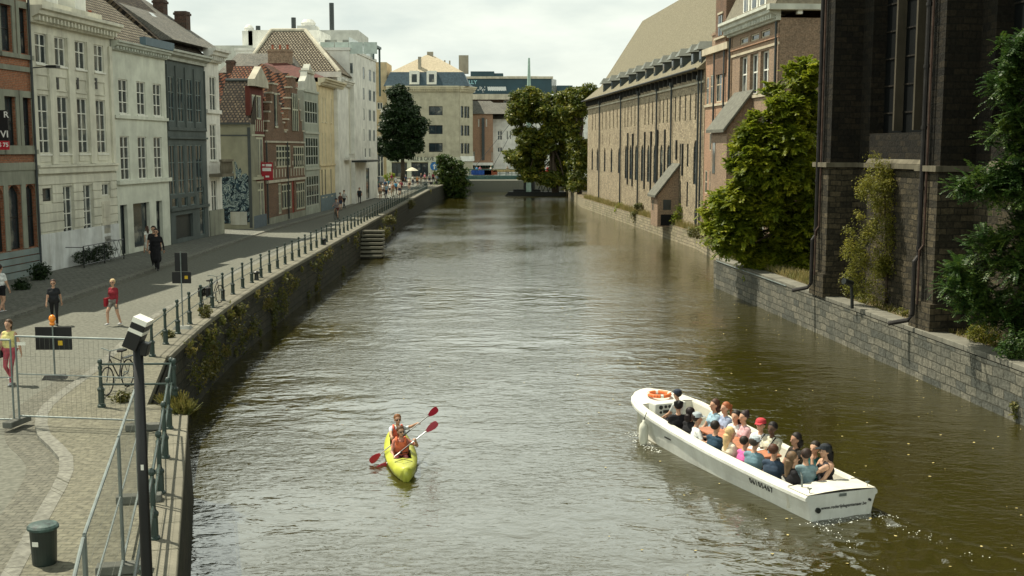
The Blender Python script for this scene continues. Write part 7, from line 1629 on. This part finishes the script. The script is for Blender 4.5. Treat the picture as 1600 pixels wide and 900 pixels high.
# ------------------------------------------------ cars at the street end
def car(label, pos, yaw, col, h=1.45, Lc=4.2, van=False):
    t = empty('parked_car', pos, yaw, label, 'car'); cm = plain('car paint ' + label[:9], col, .25, .6)
    w2 = .86; prf = [(-Lc / 2, .35), (-Lc / 2, .85), (-Lc / 2 + .2, .95), (Lc / 2 - .9, .9), (Lc / 2 - .1, .75), (Lc / 2, .6), (Lc / 2, .35)]
    cab = [(-Lc / 2 + .15, .93), (-Lc / 2 + .55, h), (Lc / 2 - 1.9, h), (Lc / 2 - 1.1, .92)]
    def solid(pr, w0, w1, name, mat):
        n = len(pr); v = [(-(w0 if z < 1 else w1), y, z) for y, z in pr] + [((w0 if z < 1 else w1), y, z) for y, z in pr]; return bevel(MB().add(v, [tuple(range(n)), tuple(range(n, 2 * n))[::-1]] + [(k, (k + 1) % n, n + (k + 1) % n, n + k) for k in range(n)]).build(name, mat, t), .05, 2)
    solid(prf, w2, w2, 'body', cm); solid(cab, w2 - .06, w2 - .2, 'cabin_glass', glass)
    MB().box(-w2 + .22, w2 - .22, -Lc / 2 + .6, Lc / 2 - 1.95, h, h + .03).build('roof_panel', cm, t)
    for x in (-w2 + .02, w2 - .02):
        for y in (-Lc / 2 + .8, Lc / 2 - .8): wh = MB().tube([(x - .1, y, .31), (x + .1, y, .31)], .31, 14).build('wheel', plain('tyre rubber', (.012, .012, .012), .8), t); MB().tube([(x - .105, y, .31), (x + .105, y, .31)], .18, 10).build('rim', galv, wh)
    for x in (-.62, .62): MB().box(x - .14, x + .14, Lc / 2 - .03, Lc / 2 + .012, .60, .70).build('headlight', white_p, t)
car('black hatchback parked by the white apartments, nearest the viewer', G(562, 303, 2.12), R(178), (.015, .018, .022)); car('dark blue car parked behind the black hatchback', G(571, 294, 2.12), R(176), (.02, .035, .06)); car('charcoal car half hidden behind the blue board', G(588, 293, 2.12), R(170), (.03, .03, .035), 1.6)
bd_ = empty('blue_parking_board', G(577.5, 306, 2.12), 0, 'blue board with a white arrow mark standing by the parked cars', 'sign'); k_ = 1.0
MB().box(-1.0, 1.0, -.04, .04, .9, 3.3).build('board', plain('bright blue sign', (.03, .16, .42), .5), bd_); MB().box(-.8, -.7, -.03, .03, 0, .9).box(.7, .8, -.03, .03, 0, .9).build('leg', galv, bd_)
MB().add([(-.15, -.05, 1.2), (.12, -.05, 1.2), (.12, -.05, 2.3), (.5, -.05, 2.3), (-.02, -.05, 3.0), (-.45, -.05, 2.3), (-.15, -.05, 2.3)], [(0, 1, 2, 3, 4, 5, 6)]).build('mark', sgm, bd_, fix=False)
rs_ = empty('round_blue_sign', G(679, 286, 2.12), 0, 'round blue traffic sign with a white arrow in front of the beige building', 'sign'); MB().tube([(0, 0, 0), (0, 0, 4.5)], .06, 6).build('pole', galv, rs_)
MB().tube([(0, -.1, 3.9), (0, -.06, 3.9)], .95 * .55, 20).build('disc', plain('bright blue sign', (.03, .16, .42), .5), rs_).scale = (1.4, 1, 1.4); 
MB().add([(-.1, -.12, 3.6 + 1.4), (.1, -.12, 5.0), (.1, -.12, 5.5), (.3, -.12, 5.5), (0, -.12, 5.9), (-.3, -.12, 5.5), (-.1, -.12, 5.5)], [(0, 1, 2, 3, 4, 5, 6)]).build('mark', sgm, rs_, fix=False)
for o in rs_.children:
    if not o.name.startswith('pole'): o.location.z = -2.6
    if o.name.startswith('disc'): o.location.z = 2.85 - 3.9 * 1.4
    if o.name.startswith('pole'): o.scale.z = .8
MB().box(-.45, .45, -.1, -.06, 1.2, 2.0).build('sub_plate', plain('cream plate', (.5, .5, .42)), rs_)
# cafe parasol and scooters
pa = empty('cafe_parasol', G(644, 286, 2.12), 0, 'small round cream parasol on the cafe terrace', 'parasol'); MB().lathe([(1.1, 2.1), (.6, 2.45), (0, 2.7)], n=12).build('canopy', plain('cream canvas', (.55, .52, .40), .8), pa); MB().tube([(0, 0, 0), (0, 0, 2.5)], .04).build('pole', galv, pa)
for i, (px_, py_, lab) in enumerate(((660, 294, 'dark scooter parked nearest the railing by the cafe'), (668, 292, 'grey scooter parked in the middle of the row by the cafe'), (676, 291, 'dark scooter parked at the far end of the row by the cafe'))):
    bicycle('parked_scooter', lab, G(px_, py_, 2.12), R(60 + i * 15), (.05 + i * .1, .06 + i * .1, .06 + i * .1), bags=True, cat='scooter')
# bollard-like mooring post
for px_, py_, lab in ((401, 438, 'small black mooring bollard on the quay edge among the railing posts'), (507, 383, 'second black mooring bollard further along the quay railing')):
    q = G(px_, py_, 2.2); tag(MB().lathe([(.12, 0), (.10, .05), (.09, .25), (.14, .30), (.15, .36), (.08, .40), (.0, .41)], n=12).build('mooring_bollard', dark_iron, loc=(q.x, q.y, 2.212)), lab, 'bollard', 'mooring bollards')

# ------------------------------------------------ near street furniture
fence_m = galv
FP = {'E': G(27, 664), 'D': G(225, 672), 'A': G(211, 613, 4.05), 'B': G(185, 690, 4.05), 'C': G(131, 846, 4.05), 'O': G(27, 664) + Vector((-3.4, .25, 0))}
for q_ in FP.values(): q_.z = 0
FP['Z'] = FP['C'] + (FP['C'] - FP['B']) * .95 + Vector((.15, 0, 0))
def panel(a, b, lab, z0=2.2):
    A = FP[a]; B_ = FP[b]; d = (B_ - A); Ln = d.length; t = empty('mesh_fence_panel', (A.x, A.y, z0 + .08), math.atan2(d.y, d.x), lab, 'fence', 'temporary mesh fence panels')
    H_ = 1.82; m = MB().tube([(.06, 0, 0), (.06, 0, H_)], .021, 8).tube([(Ln - .06, 0, 0), (Ln - .06, 0, H_)], .021, 8).tube([(.06, 0, H_), (Ln - .06, 0, H_)], .021, 8).tube([(.06, 0, .12), (Ln - .06, 0, .12)], .019, 8).tube([(.06, 0, 1.02), (Ln - .06, 0, 1.02)], .013, 6)
    m.build('tube_frame', fence_m, t); m = MB(); n = int(Ln / .11)
    for i in range(1, n): x = .06 + (Ln - .12) * i / n; m.box(x - .0014, x + .0014, -.0014, .0014, .12, H_)
    for z in (.45, .95, 1.40): m.box(.06, Ln - .06, -.004, -.001, z - .002, z + .002)
    m.build('wire_mesh', plain('dull wire', (.16, .17, .14), .6, .3, .3), t); return t
panel('O', 'E', 'mesh fence panel entering at the left edge behind the street sign', 2.12); panel('E', 'D', 'wide mesh fence panel crossing the pavement in front of the bicycle'); panel('D', 'A', 'mesh fence panel behind the black pole, far one of the row'); panel('A', 'B', 'middle mesh fence panel running towards the viewer'); panel('B', 'C', 'mesh fence panel beside the black pole near the litter bin'); panel('C', 'Z', 'nearest mesh fence panel cut off by the bottom edge')
ft_m = plain('concrete fence foot', (.11, .115, .10), .9, var=.25, scale=5)
for k, ang, lab in (('E', 80, 'dark concrete fence foot at the left post of the wide panel'), ('D', 10, 'concrete fence foot behind the black pole, furthest of three'), ('A', 12, 'long concrete fence foot halfway along the near fence'), ('B', 12, 'concrete fence foot at the bottom edge')):
    q = FP[k]; m = MB().box(-.36, .36, -.11, .11, 0, .13); o = m.build('concrete_block', ft_m, loc=(q.x, q.y, 2.208 if k != 'E' else 2.21), rz=R(ang)); bevel(o, .02, 2); tag(o, lab, 'block', 'concrete fence feet')
q = AtY(33, 537, FP['E'].y - .06); tag(MB().box(-.09, .09, -.004, .004, -.035, .035).build('fence_tag', white_p, loc=tuple(q), rz=.05), 'small white plastic tag tied to the mesh fence at left', 'tag')
# litter bin
q = G(70, 880, 2.2); lb = empty('litter_bin', q, 0, 'dark green round litter bin with ornate lid near the bottom left', 'bin')
MB().lathe([(.16, 0), (.165, .02), (.185, .50)], n=24).build('bin_body', plain('dark green bin', (.013, .022, .018), .4, .5, var=.3), lb, smooth=False); MB().lathe([(.195, .50), (.215, .515), (.215, .545), (.19, .57), (.10, .59), (.0, .595)], n=24).build('bin_lid', plain('worn green lid', (.03, .06, .052), .5, .5, var=.7, scale=12), lb)
MB().add([(-.09, -.176, .30), (.0, -.186, .30), (.0, -.19, .37), (-.09, -.178, .37)], [(0, 1, 2, 3)]).build('sticker', white_p, lb, fix=False)
# black lamp pole in the foreground with tilted head
PX_, PY_ = -3.95, 12.0; lp = empty('black_lamp_pole', (PX_, PY_, 2.2), 0, 'tall black pole in the near left foreground carrying a tilted black and white box', 'pole')
ztop = 5.9; blkp = plain('matt black pole', (.008, .009, .009), .5, .4); MB().lathe([(.075, 0), (.065, .3), (.058, 2.0), (.052, 3.75)], n=16).build('pole', blkp, lp, smooth=True)
hq_ = AtY(215, 520, 12.0) - Vector((PX_, PY_, 2.2)); Mh = Matrix.Translation(hq_) @ Matrix.Rotation(R(24), 4, 'Y')
v_ = MB().obox(Mh, .155, .22, .34); hb = bevel(v_.build('lamp_box', blkp, lp), .008); MB().obox(Mh @ Matrix.Translation((0, -.001, .145)), .157, .226, .055).build('white_band', white_p, lp); MB().obox(Mh @ Matrix.Translation((0, -.001, .03)), .157, .226, .04).build('white_band', white_p, lp)
Mc = Matrix.Translation(hq_ + Vector((.05, .02, -.17))); bevel(MB().obox(Mc @ Matrix.Rotation(R(14), 4, 'Y'), .11, .12, .14).build('clamp', blkp, lp), .01); MB().tube([hq_ + Vector((.02, 0, -.1)), Vector((0, 0, 3.7))], .03, 8).build('neck', blkp, lp)
MB().add([(.0, -.062, 2.4), (.03, -.058, 2.4), (.03, -.058, 2.46), (.0, -.062, 2.46)], [(0, 1, 2, 3)]).build('sticker', white_p, lp, fix=False)
# hazard board with amber lamp
q = G(86, 592, 2.12); hs = empty('hazard_sign', q, 0, 'back of a black road works sign with an orange warning lamp on its pole', 'sign'); kx = q.y / FPX
MB().tube([(0, 0, .06), (0, 0, 1.5)], .022, 8).build('pole', galv, hs)
zt_, zb_ = AtY(86, 511, q.y).z - 2.12, AtY(86, 547, q.y).z - 2.12; bevel(MB().box(-29 * kx, 29 * kx, .025, .05, zb_, zt_).build('board', plain('black sign back', (.012, .013, .013), .6), hs), .01)
MB().box(7 * kx, 14 * kx, .018, .024, zb_ + .12, zb_ + .24).build('sticker', plain('yellow sticker', (.55, .36, .02)), hs)
zl = AtY(86, 498, q.y).z - 2.12; MB().ball((0, 0, zl), .085, .085, .105, 14, 10).box(-.05, .05, -.05, .05, zl - .17, zl - .09).build('warning_lamp', plain('orange lens', (.85, .27, .02), .25, .6, var=.1), hs, smooth=True)
fb = MB(); fb.add([(-.30, -.16, 0), (.30, -.16, 0), (.30, .16, 0), (-.30, .16, 0), (-.24, -.11, .10), (.24, -.11, .10), (.24, .11, .10), (-.24, .11, .10)], [(0, 3, 2, 1), (4, 5, 6, 7), (0, 1, 5, 4), (1, 2, 6, 5), (2, 3, 7, 6), (3, 0, 4, 7)]); fb.build('sign_foot', plain('rubber foot', (.06, .06, .055), .8, var=.3), hs, loc=(0, 0, .005), rz=.2)
# sign boards on the post near the railing
q = G(286, 514, 2.2); sn = empty('road_sign_pair', q, 0, 'two black sign backs on a grey pole beside the railing, the lower with yellow sticker', 'sign'); kx = q.y / FPX
ztp = AtY(286, 393, q.y).z - 2.2; MB().tube([(0, 0, 0), (0, 0, ztp)], .022, 8).build('pole', galv, sn)
for (xa, xb, ya, yb) in ((-10, 10, 395, 424), (-15, 15, 425, 443)): bevel(MB().box(xa * kx, xb * kx, .025, .05, AtY(286, yb, q.y).z - 2.2, AtY(286, ya, q.y).z - 2.2).build('board', plain('black sign back', (.012, .013, .013), .6), sn), .01)
MB().box(5 * kx, 10 * kx, .017, .023, AtY(286, 436, q.y).z - 2.2, AtY(286, 431, q.y).z - 2.2).build('sticker', plain('yellow sticker', (.55, .36, .02)), sn)
fb = MB().add([(-.30, -.16, 0), (.30, -.16, 0), (.30, .16, 0), (-.30, .16, 0), (-.24, -.11, .10), (.24, -.11, .10), (.24, .11, .10), (-.24, .11, .10)], [(0, 3, 2, 1), (4, 5, 6, 7), (0, 1, 5, 4), (1, 2, 6, 5), (2, 3, 7, 6), (3, 0, 4, 7)]); fb.build('sign_foot', plain('pale sign foot', (.28, .29, .26), .8, var=.3), sn, loc=(0, 0, .005))
